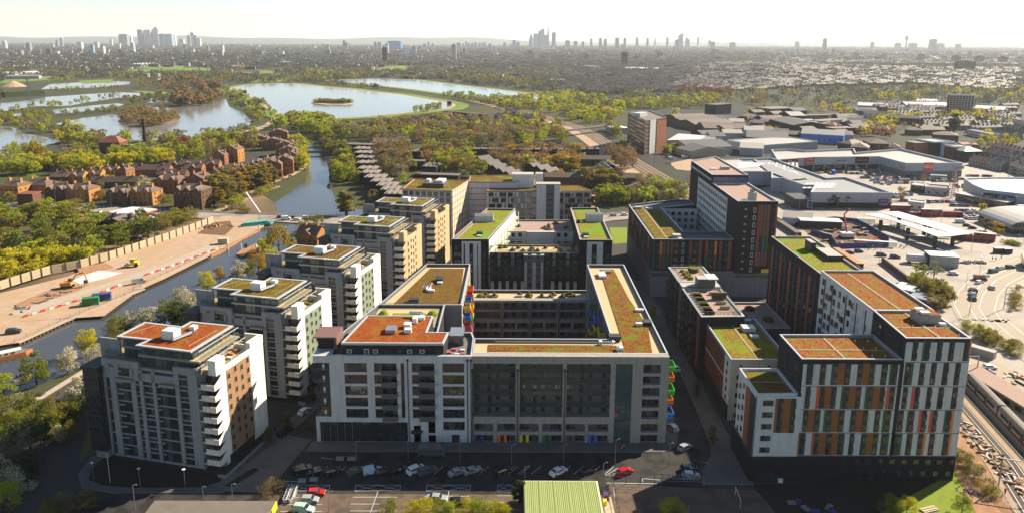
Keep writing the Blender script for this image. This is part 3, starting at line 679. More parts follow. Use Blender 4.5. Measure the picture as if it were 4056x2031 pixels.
 # roof plant
 pl=B.mb('plant_room'); pl.box(-11.3,-8.0,4.6,7.2,30.2,32.5,'metal_white'); pl.box(-8.9,-7.4,11.2,12.7,30.3,31.2,'metal_white')
 du=B.mb('duct'); du.tube([(-7.6,3.6,30.9),(-6.2,8.4,31.0),(-5.6,8.9,31.1)],.42,'duct',8); du.tube([(-8.3,4.1,30.7),(-6.9,8.2,30.8)],.2,'duct',6)
 for(x,y)in((-18,6),(-12,5),(-5,9),(-3,13),(-4,4)):du.cyl(x,y,30.3,31.0,.07,'metal_white',5)
 for a in((-20.5,5.2),(-18,11)),((-2,2),(-1.6,12)):du.tube([(a[0][0],a[0][1],30.7),(a[1][0],a[1][1],30.7)],.025,'metal_white',4)
 w.box(-30,6.3,-.6,20.6,0,.5,'brick_dark',top='paving_dark'); w.box(5.45,7.6,-1.5,20.3,0,1.2,'render_grey',top='soil')
 return B.done()
tower((-73.1,156.7),'sedum_red','render_bright','panel_brown','nearest riverside apartment tower with a brown panel and red sedum roof')
tower((-64.4,192.0),'sedum_olive','render_bright','panel_green','second nearest riverside apartment tower, green side panel and olive sedum roof')
tower((-55.9,228.4),'sedum_brown','render_bright','panel_green','third riverside apartment tower, green side panel and reddish brown sedum roof')
tower((-46.7,271.6),'sedum_mix','render_tan','render_tan','fourth riverside apartment tower with sandy side wall and pale path on its roof')
tower((-38.5,307.4),'sedum_olive','render_tan','render_tan','farthest of the five riverside apartment towers, sandy side wall')
# ------- the long front block round its court
B=Bld('courtyard_block','long courtyard apartment block, white left half and grey right half, red roof penthouse','apartment building',-49.2,170)
X0=-49.2; f0=(0,0,0)
w=B.mb('wall'); ZR=22.7
# white part: a corner pier frame around open balconies, then solid wall
block(B,[(4.4,.3),(39.4,.3),(39.4,11.2),(38.6,15),(29.5,15),(29.5,36),(9.8,36),(4.4,16),(3.6,11)],0,22.7,'brick_dark',hp=.9,deck='deck_grey')
wf=B.mb('white_frame')
def holes(mb,x0,x1,z0,z1,hs,m,d0=-.12,d1=.32):
 "a wall slab with rectangular holes (x0,x1,z0,z1), built as strips"
 xs=sorted({x0,x1,*[h[0]for h in hs],*[h[1]for h in hs]})
 for a,b in zip(xs,xs[1:]):
  c=(a+b)/2; cut=sorted([(h[2],h[3])for h in hs if h[0]<c<h[1]]); z=z0
  for p,q in cut+[(z1,z1)]:
   if p>z+1e-3:mb.box(a,b,d0,d1,z,p,m)
   z=max(z,q)
hs=[]
rows=[6.85,9.95,13.05,16.15,19.25]
for z in rows:hs+=[(7.7,13.3,z,z+2.45),(15.1,20.7,z,z+2.45),(24.5,30.1,z,z+2.45),(32.1,37.5,z,z+2.45)]
hs+=[(21.7,22.6,6.85,21.7),(.6,4.0,7.2,21.7),(0,.6,7.2,21.7),(32.1,37.5,3.5,5.9),(.9,23.1,.2,5.7),(24.6,26.4,.1,4.8),(28.3,30.1,2.6,5.9),(28.3,30.2,.1,2.2),(34.2,36.2,.1,2.3)]
holes(wf,0,39.4,0,23.6,hs,'render_white')
wf.box(0,4.4,-.1,11,22,23.58,'render_white',top='coping'); wf.box(0,4.4,-.11,11,5.8,7.18,'render_white',top='deck')
wf.box(0,.9,.32,12,.2,5.8,'glass')
for i,z in enumerate(rows):
 B.win(0,.25,0,10.5,z,5.6,2.45,'wide'); B.win(0,.25,0,16.1,z,2.0,2.45,'win'); B.win(0,.25,0,18.9,z,3.5,2.45,'wide')
 B.win(0,.25,0,25.5,z,2.0,2.45,'win'); B.win(0,.25,0,28.3,z,3.5,2.45,'wide'); B.win(0,.25,0,34.8,z,5.4,2.45,'wide')
 for x0,x1 in((17.0,20.8),(26.3,30.1)):
  bl=MB(); bl.box(x0,x1,-1.3,-.12,z-.35,z-.1,'clad_dark'); bl.box(x0,x1,-1.36,-1.26,z-.35,z+1.0,'clad_grey'); bl.box(x0,x0+.06,-1.26,-.12,z-.3,z+1,'clad_grey'); bl.box(x1-.06,x1,-1.26,-.12,z-.3,z+1,'clad_grey'); bl.build('balcony',B.r)
  # open corner decks with slatted rails
 bl=MB(); bl.box(.1,4.3,.0,10.6,z-.1,z+.15,'clad_dark')
 for q in range(2):bl.box(-.05,4.3,-.06,.02,z+.35+.42*q,z+.55+.42*q,'frame'); bl.box(-.06,.02,0,10.6,z+.35+.42*q,z+.55+.42*q,'frame')
 bl.box(2.2,2.7,.2,.4,z+.2,z+1.9,'frame_white'); bl.build('corner_deck',B.r)
B.win(0,.25,0,34.8,3.5,5.4,2.4,'wide'); B.win(0,.22,0,22.15,6.9,.9,14.7,'slot')
sf=B.mb('shopfront'); sf.box(.95,23.1,.2,.5,.2,5.7,'glass')
for i in range(15):sf.box(1.5+i*.62,1.6+i*.62,.1,.25,.2,5.7,'frame' if i%3 else 'metal_grey')
for a in(1.4,10.2,15.8):
 for i in range(6):sf.box(a+i*.62,a+i*.62+.5,.08,.2,5.0,5.6,'glass_curtain')
sf.box(24.5,30.2,.3,.5,.1,5.9,'glass'); sf.box(34.2,36.2,.2,.4,.1,2.3,'clad_dark'); sf.box(24.0,26.9,-1.4,.1,3.2,3.5,'clad_dark')
pp=B.mb('rain_pipe')
for x in(23.45,38.3,39.15):pp.box(x-.1,x+.1,-.3,-.13,0,22.6,'clad_dark'); pp.box(x-.25,x+.25,-.4,-.13,22.3,22.8,'clad_dark')
# grey part: deep galleries between concrete piers
g_=B.mb('grey_frame'); m_='concrete'
block(B,[(39.4,1.9),(88.4,1.9),(88.4,76.5),(75.6,76.5),(75.6,11),(39.4,11)],0,22.7,'clad_grey',hp=.9,deck='tan_paving',sedum='sedum_orange',margin=[(43.2,3.0),(84.8,3.0),(87.0,22),(85.2,44),(84.4,73.5),(79.6,73.5),(78.4,8.6),(43.2,8.8)])
hs=[(39.7,50.3,7.3,21.7),(51.3,62.1,7.3,21.7),(63.0,74.0,7.3,21.7),(75.2,79.4,.1,21.7)]
for z in(6.85,9.95,13.05,16.15,19.25,3.2,.15):hs.append((82.0,86.4,z,z+2.3))
for a,b in((39.9,44.7),(45.7,50.3),(51.3,56.2),(57.1,62.1),(63.0,67.9),(68.7,73.8)):hs+=[(a,b,3.2,5.4),(a,b,.1,2.3)]
holes(g_,39.42,88.42,0,23.62,hs,m_,-.1,1.9)
for k,(a,b)in enumerate(((39.7,50.3),(51.3,62.1),(63.0,74.0))):
 for i,z in enumerate(rows):
  ga=MB(); ga.box(a,b,.2,1.88,z-.1,z+.15,'clad_dark',top='deck_grey'); ga.face([(a,.1,z+.1),(b,.1,z+.1),(b,.1,z+1.2),(a,.1,z+1.2)],'glass_rail'); ga.box(a,b,.06,.14,z+1.2,z+1.27,'frame'); ga.build('gallery',B.r)
  for u,kk,ww in((.9,'win',1.3),(3.9,'dark',1.0),(6.0,'win',1.1),(9.6,'win',1.3)):
   B.win(0,1.88,0,a+u+(.2 if i%2 else 0),z+.2+(.75 if kk=='win' else 0),ww,1.35 if kk=='win' else 2.1,'half' if(i*3+k+int(u))%4==0 else 'win')
cols=['clad_grey','clad_grey','blue_deep','blue_deep','orange','orange','yellow','yellow','green_deep','green_deep','clad_grey','clad_grey','blue','blue']
for k,(a,b)in enumerate(((39.9,44.7),(45.7,50.3),(51.3,56.2),(57.1,62.1),(63.0,67.9),(68.7,73.8))):
 B.win(0,1.2,0,a+1.3 if k%2==0 else b-1.6,3.2,2.5,2.2,'wide'); B.win(0,1.1,0,b-1.5,.15,2.4,2.1,'wide')
 g_.box(a,b,1.3,1.88,.1,5.5,'clad_grey')
 c_=('blue_deep','orange','yellow','green_deep','clad_grey','blue')[k]
 for(p,q)in((a+.1,a+.8),(a+1.7,a+2.4)):
  dr=MB(); dr.box(p,q,-.06,.4,.12,2.25,c_); dr.build('door',B.r,label=('dark blue','orange','yellow','green','grey','blue')[k]+' front door panel')
for z in(6.85,9.95,13.05,16.15,19.25,3.2,.15):
 B.win(0,1.0,0,84.2,z,4.4,2.3,'half' if z>10 else 'wide')
st=B.mb('stair_glazing'); st.box(75.2,79.4,.15,.4,.1,21.7,'glass_teal')
for i in range(8):st.box(75.2,79.4,.05,.2,3.1*i,3.1*i+.25,'frame')
for x in(76.5,77.9):st.box(x-.05,x+.05,.05,.2,.1,21.7,'frame')
for x in(50.8,62.6,39.55):pp.box(x-.12,x+.12,-.3,-.11,0,20.2,'clad_dark'); pp.box(x-.3,x+.3,-.45,-.11,19.6,20.2,'clad_dark')
# coloured corner balconies on the street side
for z,yy,c_ in((19.4,2.6,'green'),(16.3,3.4,'orange'),(13.2,2.4,'green'),(10.1,3.4,'orange'),(7.0,2.0,'blue')):
 bl=MB(); bl.box(88.5,90.3,yy-1.9,yy+2.2,z-.1,z+.1,'tan_paving'); bl.box(90.2,90.32,yy-1.9,yy+2.2,z-.1,z+1.25,c_); bl.box(88.5,90.2,yy-2.0,yy-1.88,z-.1,z+1.25,c_); bl.box(88.5,90.2,yy+2.1,yy+2.2,z-.1,z+1.25,c_)
 bl.build('balcony',B.r,label={'green':'bright green','orange':'orange','blue':'blue'}[c_]+' balcony on the street side')
for z in rows:
 for v in range(6,74,6):B.win(88.4,0,R(90),v,z+.3,1.8,1.9,'win')
 # court side of the right wing and the far bar
hs2=[]
for k in range(4):
 a=36.4+k*9.6; hs2+=[(a+.5,a+9.2,7.4,10.2),(a+.5,a+9.2,10.6,13.4),(a+.5,a+4.4,3.8,6.2),(a+5.2,a+9.2,3.8,6.2),(a+.5,a+9.2,.3,2.9)]
c2_=B.mb('court_frame'); c2_.T(0,66); holes(c2_,35.6,75.4,0,14.2,hs2,'concrete',-.1,1.6); c2_.T()
block(B,[(35,67.6),(75.6,67.6),(75.6,76.5),(35,76.5)],0,13.3,'clad_grey',hp=.9,deck='tan_paving')
for k in range(4):
 a=36.4+k*9.6
 for z in(7.5,10.7,4.0,.5):
  for u in(1.4,4.0,7.6):B.win(0,67.5,0,a+u,z+.4,1.2,1.8,'win')
 pp.box(a-.1,a+.1,65.6,65.9,0,13.4,'clad_dark')
gd=B.mb('roof_garden')
for k in range(16):
 x=38+random.random()*36; y=69.5+random.random()*5; gd.cyl(x,y,13.3,13.75,.9+random.random()*.9,random.choice(('soil','timber_dark','leaf_khaki')),9); gd.cyl(x,y,13.75,14.4+random.random()*.5,.8,random.choice(('leaf_brown','leaf_olive','leaf_rust')),7,r2=.3)
gd.box(50.5,53,71.5,72.2,13.3,13.9,'concrete_pale'); gd.box(58,61,71.2,71.9,13.3,13.9,'concrete_pale'); gd.cyl(38.5,72,13.3,14.4,1.6,'leaf_lime',9,r2=.8)
# left wing, its roof and the pale gable below it
lw=[(10.0,36),(34.5,36),(34.7,76.4),(19.5,76.3)]
block(B,lw,0,22.7,'concrete',hp=.9,deck='tan_paving',sedum='sedum_brown',margin=[(13.9,38.8),(33.4,38.8),(32.6,73.6),(21.0,73.6)])
for z in rows:
 for v in range(40,75,5):B.win(34.62,0,R(90),v,z+.2,1.6,2.1,'win')
 for v,c_ in zip((44.5,50,55.5,61),random.sample(['orange','green_deep','blue','yellow','red','orange'],4)):
  bl=MB(); bl.box(34.7,36.6,v-1.6,v+1.6,z-.1,z+.1,'tan_paving'); bl.box(36.5,36.62,v-1.6,v+1.6,z,z+1.2,c_); bl.box(34.7,36.5,v-1.7,v-1.58,z,z+1.2,c_); bl.box(34.7,36.5,v+1.6,v+1.7,z,z+1.2,c_); bl.build('balcony',B.r)
 for v,c_ in zip((14,24,36,48),random.sample(['yellow','blue','purple','blue','green_deep'],4)):
  bl=MB(); bl.box(73.7,75.6,v-1.6,v+1.6,z-.1,z+.1,'tan_paving'); bl.box(73.58,73.7,v-1.6,v+1.6,z,z+1.2,c_); bl.box(73.7,75.5,v-1.7,v-1.58,z,z+1.2,c_); bl.build('balcony',B.r)
 for v in range(14,66,6):B.win(75.58,0,R(-90),-v,z+.2,1.6,2.1,'win')
 # penthouse with the red roof
ph=B.mb('penthouse'); pr_=[(7.0,.9),(32.3,.9),(33.0,7.9),(27.4,8.0),(27.8,19.4),(9.8,19.4)]
ph.prism(pr_,22.7,26.0,'brick_dark',cap=False)
block(B,pr_,26.0,26.3,'coping',hp=.25,sedum='sedum_red',margin=.5,inner='coping',t=.4,wname='roof')
for x,kk in((8.9,'pale'),(13.2,'pale'),(15.4,'pale'),(18.3,'win'),(21.4,'half'),(23.9,'pale'),(27.0,'pale'),(31.0,'win')):B.win(0,.88,0,x,23.9 if x!=13.2 else 23.1,1.2,.95 if x!=13.2 else 1.9,kk,'penthouse_window')
ph.box(33.1,36.8,8.5,14.4,22.7,25.4,'glass_teal',top='metal_grey'); ph.box(-.8,5.2,3.6,10.8,26.6,26.85,'clad_copper'); ph.box(4.6,5.2,3.6,10.8,22.7,26.6,'clad_copper'); ph.box(.3,4.6,4.2,10.0,22.7,26.6,'brick_dark')
for i in range(12):ph.box(-.7+i*.48,-.6+i*.48,3.6,10.8,26.85,26.95,'clad_copper')
gr=B.mb('roof_garden'); gr.box(10.2,28.2,20.4,35.2,22.7,22.8,'tan_paving'); gr.box(15,24.5,21.5,31,22.8,22.9,'grass'); gr.cyl(12.5,30,22.8,24,1.8,'leaf_lime',9,r2=.8); gr.cyl(26.5,30,22.8,24,1.8,'leaf_lime',9,r2=.8)
balustrade(gr,[(29.2,20),(29.2,35.6)],23.5,.9); balustrade(gr,[(10.2,35.4),(29.2,35.4)],23.5,.9)
for x,y,c_ in((33.5,3.5,'cloth_pink'),(35.5,2.5,'render_white'),(36.8,5,'frame_white'),(34.6,5.5,'cloth_pink'),(37,2.8,'cloth_pink')):kitbox(gr,x,y,22.7,1.1,.7,.5,c_)
pk=B.mb('roof_plant')
for x,y,w_,d_,h_,m in((18.2,8.6,2.6,3.4,1.0,'metal_grey'),(22.6,8.0,1.8,1.6,1.0,'metal_white'),(22.0,11.5,1.8,2.0,1.1,'metal_white'),(23.5,15,1.2,2.4,1.4,'metal_white'),(24.5,17.0,2.6,1.6,.9,'metal_white')):kitbox(pk,x,y,26.5,w_,d_,h_,m)
pk.tube([(21.5,19,27.6),(25,18.4,27.7)],.45,'duct',8)
for x,y,w_,d_,h_,m in((19.8,40.3,3,2.2,1.1,'clad_dark'),(25.6,60,2.4,3.4,1.2,'clad_dark'),(25.9,57.6,1.6,1.6,.6,'metal_white'),(23,51,1.4,3,.8,'metal_white'),(24,49.4,2,1,.7,'metal_white')):kitbox(pk,x,y,22.9,w_,d_,h_,m)
dish(pk,24.0,63.5,22.9); dish(pk,21.7,50,22.9); pk.tube([(23.2,50.8,23.6),(23.8,54.2,24.2)],.3,'duct',7)
for x,y,w_,d_,h_,m in((76.4,12.3,3.0,2.4,1.3,'clad_dark'),(76.9,5.6,1.6,1.5,.9,'metal_white'),(86.6,33.5,2.4,1.2,.6,'metal_white'),(87,23.5,2.4,2.6,.9,'clad_dark'),(84.6,22.3,1.8,1.0,.8,'metal_white'),(79.5,66,2.4,5,.8,'metal_white'),(81.5,70,3,1.4,.6,'metal_grey'),(76.5,2.6,1.0,.7,.5,'metal_white')):kitbox(pk,x,y,22.9,w_,d_,h_,m)
dish(pk,82.2,38,22.9); dish(pk,76.0,3.4,22.9); duct(pk,72.6,9.4,22.9,3.4)
pk.tube([(45,9.8,23.3),(72,9.8,23.3)],.05,'metal_white',4)
B.done()
# ------- white block with coloured strips (front right), four stepped parts
B=Bld('student_block','stepped white block with brown, orange and green vertical strips on a dark brick base','residential building',0,0)
w=B.mb('wall')
L_=[(55.8,153.9),(65.3,154.5),(65.3,167.4),(55.8,167.4)]
Md=[(65.5,154.6),(88.2,154.6),(88.4,168.9),(65.5,168.7)]
Tt=[(88.4,154.6),(103,154.6),(103.6,172),(89.4,172)]
Kk=[(89.4,172.0),(104.4,172),(104.9,204),(89.6,204)]
block(B,L_,6.4,21.2,'render_white',hp=.7,sedum='sedum_orange',margin=.9,inner='render_white',deck='gravel')
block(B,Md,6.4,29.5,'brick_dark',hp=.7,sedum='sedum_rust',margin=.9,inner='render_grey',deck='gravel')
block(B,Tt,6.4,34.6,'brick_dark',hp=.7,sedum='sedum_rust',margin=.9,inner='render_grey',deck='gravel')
block(B,Kk,0,34.6,'render_white',hp=.7,sedum='sedum_rust',margin=.9,inner='render_grey',deck='gravel')
bb=B.mb('base'); bb.prism([(55.3,153.6),(103.1,154.3),(103.3,172),(89,172),(89,168.7),(55.4,168.7)],0,6.35,'brick_black',top='parapet')
wf=B.mb('white_facing'); wf.box(65.9,87.6,154.35,154.6,6.4,29.0,'render_white'); wf.box(55.8,66,153.85,154.4,6.4,21.3,'render_white'); wf.box(88.5,103.05,154.34,154.6,6.4,34.4,'render_white')
wf.box(65.2,65.9,154.2,154.5,12,22,'brick_dark'); wf.box(87.6,88.5,154.3,154.5,12.3,29.2,'brick_dark')
for z in(12.2,18.0,23.8):wf.box(66,87.6,154.28,154.35,z-.12,z,'clad_grey')
for z in(12.2,18.0,23.8,29.7):wf.box(88.5,103.05,154.27,154.34,z-.12,z,'clad_grey')
wf.box(65.5,103.1,154.2,154.36,6.25,6.45,'clad_grey')
cl=B.mb('cladding_strip')
def strips(s,f,z0,z1,y=154.3):
 for tk in s.split():
  k,r=tk[0],tk[1:].split('-'); a,b=f(float(r[0])),f(float(r[1]))
  if k=='w':
   cl.box(a,b,y-.05,y+.1,z0,z1,'clad_dark'); h=(z1-z0); u=(a+b)/2; ww=round(min(1.15,b-a-.1),2)
   for zz in((z0+.35,z0+.35+h/2)if h<6.5 else(z0+.4,z0+.4+h/3,z0+.4+2*h/3)):
    B.win(0,y-.06,0,round(u+.1,2),zz,1.05,1.55,random.choice(('win','half','win','win','half')))
  else:cl.box(a,b,y-(.03 if k=='b' else .04),y+.1,z0,z1,{'b':'clad_brown','r':'clad_red','g':'clad_green','o':'clad_orange'}[k])
strips('w850-900 w955-1000 g1045-1058 w1058-1095 b1095-1150 w1150-1195 w1250-1290 b1290-1345 w1345-1385 w1440-1485 g1505-1520 w1520-1565',lambda p:66.7+(p-850)*.0286,24.1,29.3)
strips('w1655-1690 g1735-1750 w1750-1788 w1845-1885 w1940-1980 w2058-2095 o2095-2108',lambda p:88.1+(p-1580)*.0286-.3,30.0,35.0)
strips('w1625-1673 g1673-1690 w1740-1780 w1830-1870 w1925-1965 w2020-2060',lambda p:88.1+(p-1600)*.0286,24.1,29.5)
strips('w838-875 r925-950 w950-985 b985-1040 w1040-1080 g1120-1138 w1138-1180 b1180-1235 w1235-1275 g1310-1330 w1330-1370 b1370-1425 w1425-1460 r1478-1500 w1500-1540 w1605-1640 r1675-1700 w1700-1735 w1795-1830 w1885-1925 w1995-2035',lambda p:66.8+(p-835)*.0288,18.2,23.6)
strips('w820-855 b855-910 w910-955 g985-1005 w1005-1045 b1045-1100 w1100-1145 w1195-1235 b1235-1290 w1290-1330 w1385-1425 g1450-1470 w1470-1510 w1570-1610 g1640-1655 w1655-1695 r1733-1755 w1755-1790 r1818-1840 w1840-1875 g1935-1950 w1950-1985 o1985-2008',lambda p:66.7+(p-815)*.029,12.4,17.8)
strips('b568-590 w590-630 b630-690 w690-725 o725-745 b745-795 w795-835 r887-905 w905-940 b940-1000 w1000-1045 b1045-1095 w1095-1133 g1133-1145 w1185-1220 w1275-1320 b1320-1370 w1370-1410 w1435-1480 g1480-1495 w1540-1580 g1580-1598 w1635-1680 w1725-1765 o1765-1783 w1815-1855 w1925-1970 o1970-1986',lambda p:59.9+(p-565)*.0292,6.6,12.0)
strips('b600-620 w620-660 b660-722 w722-760',lambda p:60.1+(p-600)*.029,12.4,20.9,y=153.82)
for i in range(5):B.win(0,153.8,0,58.4,7.4+2.93*i,2.3,1.3,'wide')
for x in range(17):B.win(0,154.0 if x>0 else 153.9,0,58+x*2.75,4.5,1.2,1.1,'half' if x%3 else 'win')
for x in range(9):B.win(0,154.0,0,64.5+x*2.75,.6,1.1,2.2,'slot')
for x in range(5):B.win(0,154.1,0,90+x*2.9,1.4,1.0,1.1,'lit' if x>1 else 'win')
bb.box(56.6,61.8,153.35,153.6,.1,2.9,'glass'); bb.box(62,63,153,153.6,.1,1.0,'metal_white')
# left walls
sdw=B.mb('side_facing'); sdw.box(55.6,55.8,157.6,161,6.5,20.6,'clad_brown'); sdw.box(55.55,55.8,154.6,157.6,6.5,20.6,'clad_dark')
for i in range(5):
 for v in(163,165.6):B.win(55.78,0,R(-90),-v,7.6+2.8*i-(1.2 if v>164 else 0),.9,1.3,'win')
for i in range(4):B.win(65.48,0,R(-90),-157-(i%2)*7,23.5+(i//2)*3,1,1.2,'win'); B.win(88.38,0,R(-90),-157-(i%2)*9,31+(i//2)*2,1,1.2,'win')
kr=0
for i in range(9):
 z=6.8+2.93*i+1.2
 for j,v in enumerate((201.6,198.6,196.2,193.8,190.6,188.0,184.6,182,179.2,176.6,174)):
  if(i+j*2)%7==3 and j:continue
  B.win(89.5,0,R(-90),-v,z+(.0 if j%2 else .35),1.25,1.7,'win')
  if(i*5+j*3)%4==1:cl.box(89.3,89.42,v+.75,v+1.65,z+.1,z+1.7,'clad_rust')
for v in(200,195,186.5,180.5,175.5):cl.box(89.25,89.45,v-.08,v+.08,3,34,'clad_dark')
for z in range(10):
 for v in range(175,203,4):B.win(104.8,0,R(90),v,3+z*3,1.4,1.5,'win')
pk=B.mb('plant_room'); pk.box(96.8,101.8,164.6,169.0,34.7,36.9,'render_grey',top='sedum_rust'); pk.box(97.4,99.4,165,166.4,36.9,37.4,'metal_white'); pk.box(97.2,99.2,167.2,168.4,36.9,37.5,'metal_white'); kitbox(pk,101.4,163.2,34.8,1.4,1.0,.7)
vt=B.mb('roof_vent')
for x in range(5):
 for y in range(9):vt.cyl(91.3+x*2.6,157+y*5.2,34.75,35.3,.1,'metal_white',5)
for x in range(7):
 for y in range(3):vt.cyl(67.5+x*3,157+y*4.3,29.6,30.2,.1,'metal_white',5)
wp=B.mb('roof_path')
wp.box(96.6,97.2,156,203,34.75,34.86,'gravel'); wp.box(66.5,87.4,160.4,160.9,29.65,29.78,'gravel'); wp.box(75.5,76.1,155.8,167.6,29.65,29.79,'gravel'); wp.box(56.6,64.6,160.8,161.2,21.35,21.48,'gravel'); wp.box(89.9,102.5,161.6,162.1,34.75,34.87,'gravel')
B.done()
# ------- narrow block with rust slats
B=Bld('slatted_block','narrow white block with rust brown slatted street side and mossy roof','residential building',0,0)
block(B,[(58.3,181.8),(74,181.8),(74,211),(58.3,211)],0,17.0,'concrete_pale',hp=.7,sedum='sedum_green',margin=.9,inner='render_grey',deck='gravel')
s_=B.mb('side_facing'); s_.box(58.1,58.3,181.8,187,4.6,17.4,'render_white'); s_.box(58.05,58.3,209.6,211,0,17.6,'render_white'); s_.box(58.0,58.3,182,211,0,4.6,'brick_dark'); s_.box(58.0,58.3,187,209.6,10.6,11.0,'render_white')
for i in range(28):v=187.1+i*.8; s_.box(58.02,58.3,v,v+.55,4.8,16.9,'clad_rust' if i%3 else 'clad_dark');
for i in range(28):s_.box(58.12,58.3,187.65+i*.8,187.9+i*.8,4.8,16.9,'frame')
for i in range(5):B.win(58.1,0,R(-90),-184.2,5.2+i*2.4,1.1,1.3,'win')
for x in(61,68.5):B.win(0,181.8,0,x,15.6,.5,.6,'win')
for i in range(5):
 for x in(60.5,63.5,66.5):B.win(0,181.8,0,x,1+i*2.9-(.6 if i==4 else 0),1.1,1.2,'win')
p_=B.mb('plant_room'); kitbox(p_,69.5,203.5,17.1,3.6,3.2,1.2); kitbox(p_,69.6,198,17.1,2.2,1.6,.7); kitbox(p_,71.2,209.3,17.1,1.8,1,.9,'metal_grey')
p_.box(65.6,66.2,183,210,17.1,17.24,'gravel')
B.done()
# ------- narrow block with roof allotments
B=Bld('allotment_block','narrow brick block with raised planters and glass rails on its roof','residential building',0,0)
block(B,[(56.4,206.2),(69.4,206.8),(69.2,232),(56.4,232)],0,19.8,'brick_dark',hp=.3,inner='concrete_pale',deck='deck_pink',t=.6)
block(B,[(56.2,236.5),(69.2,236.5),(69,254),(56.2,253)],0,20.4,'brick_dark',hp=.3,inner='concrete_pale',deck='deck_pink',t=.6)
st=B.mb('stair_house'); st.prism([(56.4,232),(69.3,232),(69.3,236.5),(56.4,236.5)],0,20.6,'clad_grey',top='concrete_pale'); st.box(61.5,67.2,231.6,235.4,20.6,23.4,'clad_grey',top='concrete_pale'); st.box(64.6,68.2,231.4,237,23.2,23.5,'metal_white')
bl=B.mb('roof_rail'); balustrade(bl,[(57.6,208),(68.6,208),(68.6,231.4)],20.1,1.1,1.2); balustrade(bl,[(57.6,208),(57.6,231.4)],20.1,1.1,1.2); balustrade(bl,[(57.6,237.5),(57.6,252),(67.8,252.6),(67.8,237.5)],20.7,1.2,1.2)
for i in range(18):
 x=(59.6,65.4)[i%2 if i>9 else 0]; y=209.3+(i%9 if i<9 else i-9)*2.15
 q=MB(); q.box(x-1.5,x+1.5,y-.5,y+.5,20,20.5,'timber_pale' if i%3 else 'timber_dark',top='soil'); q.box(x-1.3,x+1.3,y-.35,y+.35,20.5,20.62,'leaf_olive' if i%4 else 'leaf_lime'); q.build('planter',B.r)
kitbox(st,66,222.5,20.1,4.6,1.0,2.0,'timber_dark'); st.cyl(64.2,249,20.6,21.5,2.0,'timber_dark',12); st.cyl(64.2,249,21.5,21.9,1.8,'leaf_olive',12);
for i in range(6):st.cyl(60.2+(i%2)*1.2,248.5-i*1.6,20.6,21.3,1.0,'leaf_olive',8,r2=.6)
sd=B.mb('street_front')
for v,c_ in((209,'clad_rust'),(214,'clad_dark'),(219,'clad_rust'),(224,'clad_dark'),(229,'clad_rust'),(240,'clad_rust'),(246,'clad_dark'),(251,'clad_rust')):sd.box(56.15,56.4,v-.7,v+.7,3,19.4,c_)
for z in range(6):
 for v in(211.5,216.5,221.5,226.5,238.5,243,248.5):
  B.win(56.2,0,R(-90),-v,1.6+z*3,1.6,1.8,'win')
  if z:q=MB(); q.box(54.7,56.2,v-1.6,v+1.6,1.2+z*3,1.4+z*3,'clad_dark'); q.box(54.7,54.78,v-1.6,v+1.6,1.4+z*3,2.4+z*3,'clad_dark'); q.build('balcony',B.r)
B.done()
B=Bld('podium_garden','low roof terrace with round planters behind the narrow allotment block','building',0,0)
block(B,[(69.6,222),(89.6,222),(89.6,246),(69.6,246)],0,9.6,'brick_grey',hp=.6,inner='concrete_pale',deck='deck_pink')
q=B.mb('planter')
for x,y in((73,238),(77,233),(82,240),(85,230),(74,228)):q.cyl(x,y,9.6,10.5,1.8,'timber_dark',10); q.cyl(x,y,10.5,10.9,1.5,'leaf_olive',10,r2=1.0)
B.done()
# ------- long dark block with a mossy roof beside the station
B=Bld('dark_long_block','tall dark brick block with bright mossy roof next to the bus station','residential building',0,0)
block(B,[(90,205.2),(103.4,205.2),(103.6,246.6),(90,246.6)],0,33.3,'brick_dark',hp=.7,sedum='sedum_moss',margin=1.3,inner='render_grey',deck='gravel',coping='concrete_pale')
sd=B.mb('side_facing')
for i,v in enumerate(range(208,246,4)):
 sd.box(89.85,90,v-.8,v+.8,6,31,'clad_rust' if i%2 else 'clad_dark')
 for z in range(9):B.win(89.9,0,R(-90),-(v+2),5+z*3,1.2,1.6,'win')
p_=B.mb('plant_room'); p_.box(96.6,98.2,229,234,33.4,36.6,'clad_dark',top='concrete_pale'); p_.box(98.2,103,219.6,229,33.4,35.0,'clad_dark',top='concrete_pale')
B.done()
# ------- black and white courtyard block
B=Bld('black_courtyard_block','black brick and white panel courtyard block with two green roofed wings','apartment building',0,0)
LW=[(-23.5,277.5),(-9.2,277.9),(1.5,331),(-11.5,331.5)]; RW=[(26.6,277.5),(39.2,277.5),(39.9,334),(27.2,333)]
block(B,LW,0,23.2,'brick_black',hp=.8,sedum='sedum_moss',margin=1.5,deck='gravel',coping='concrete_pale')
block(B,RW,0,23.2,'brick_black',hp=.8,sedum='sedum_moss',margin=1.5,deck='gravel',coping='concrete_pale')
block(B,[(-9.2,279.8),(26.6,279.8),(26.8,290.5),(-7,290.5)],0,17.6,'brick_black',hp=.5,deck='tan_paving',coping='concrete_pale')
block(B,[(-3.6,312),(27,312),(27,333),(.6,333)],0,17.6,'render_white',hp=.6,deck='deck_pink',coping='concrete_pale')
fr=B.mb('white_panel')
for a,b in((-19.6,-18.9),(-18.3,-16.6),(-15.1,-13.6),(-13.2,-12.1),(29.4,31.3),(33.3,35.7)):
 fr.box(a,b,277.25,277.52,0,23.0,'render_white')
fr.box(-19.6,-12.1,277.27,277.5,22.2,23.2,'render_white'); fr.box(29.4,35.7,277.27,277.5,22.2,23.2,'render_white')
pav=B.mb('centre_bay'); pav.box(4.9,12.6,278.3,279.8,0,17.2,'clad_grey',top='parapet'); pav.box(4.7,12.8,278.1,279.9,17.2,17.6,'render_white')
for a,b in((5.0,6.0),(8.2,9.6),(11.5,12.5)):pav.box(a,b,278.15,278.4,0,14.6,'concrete_pale')
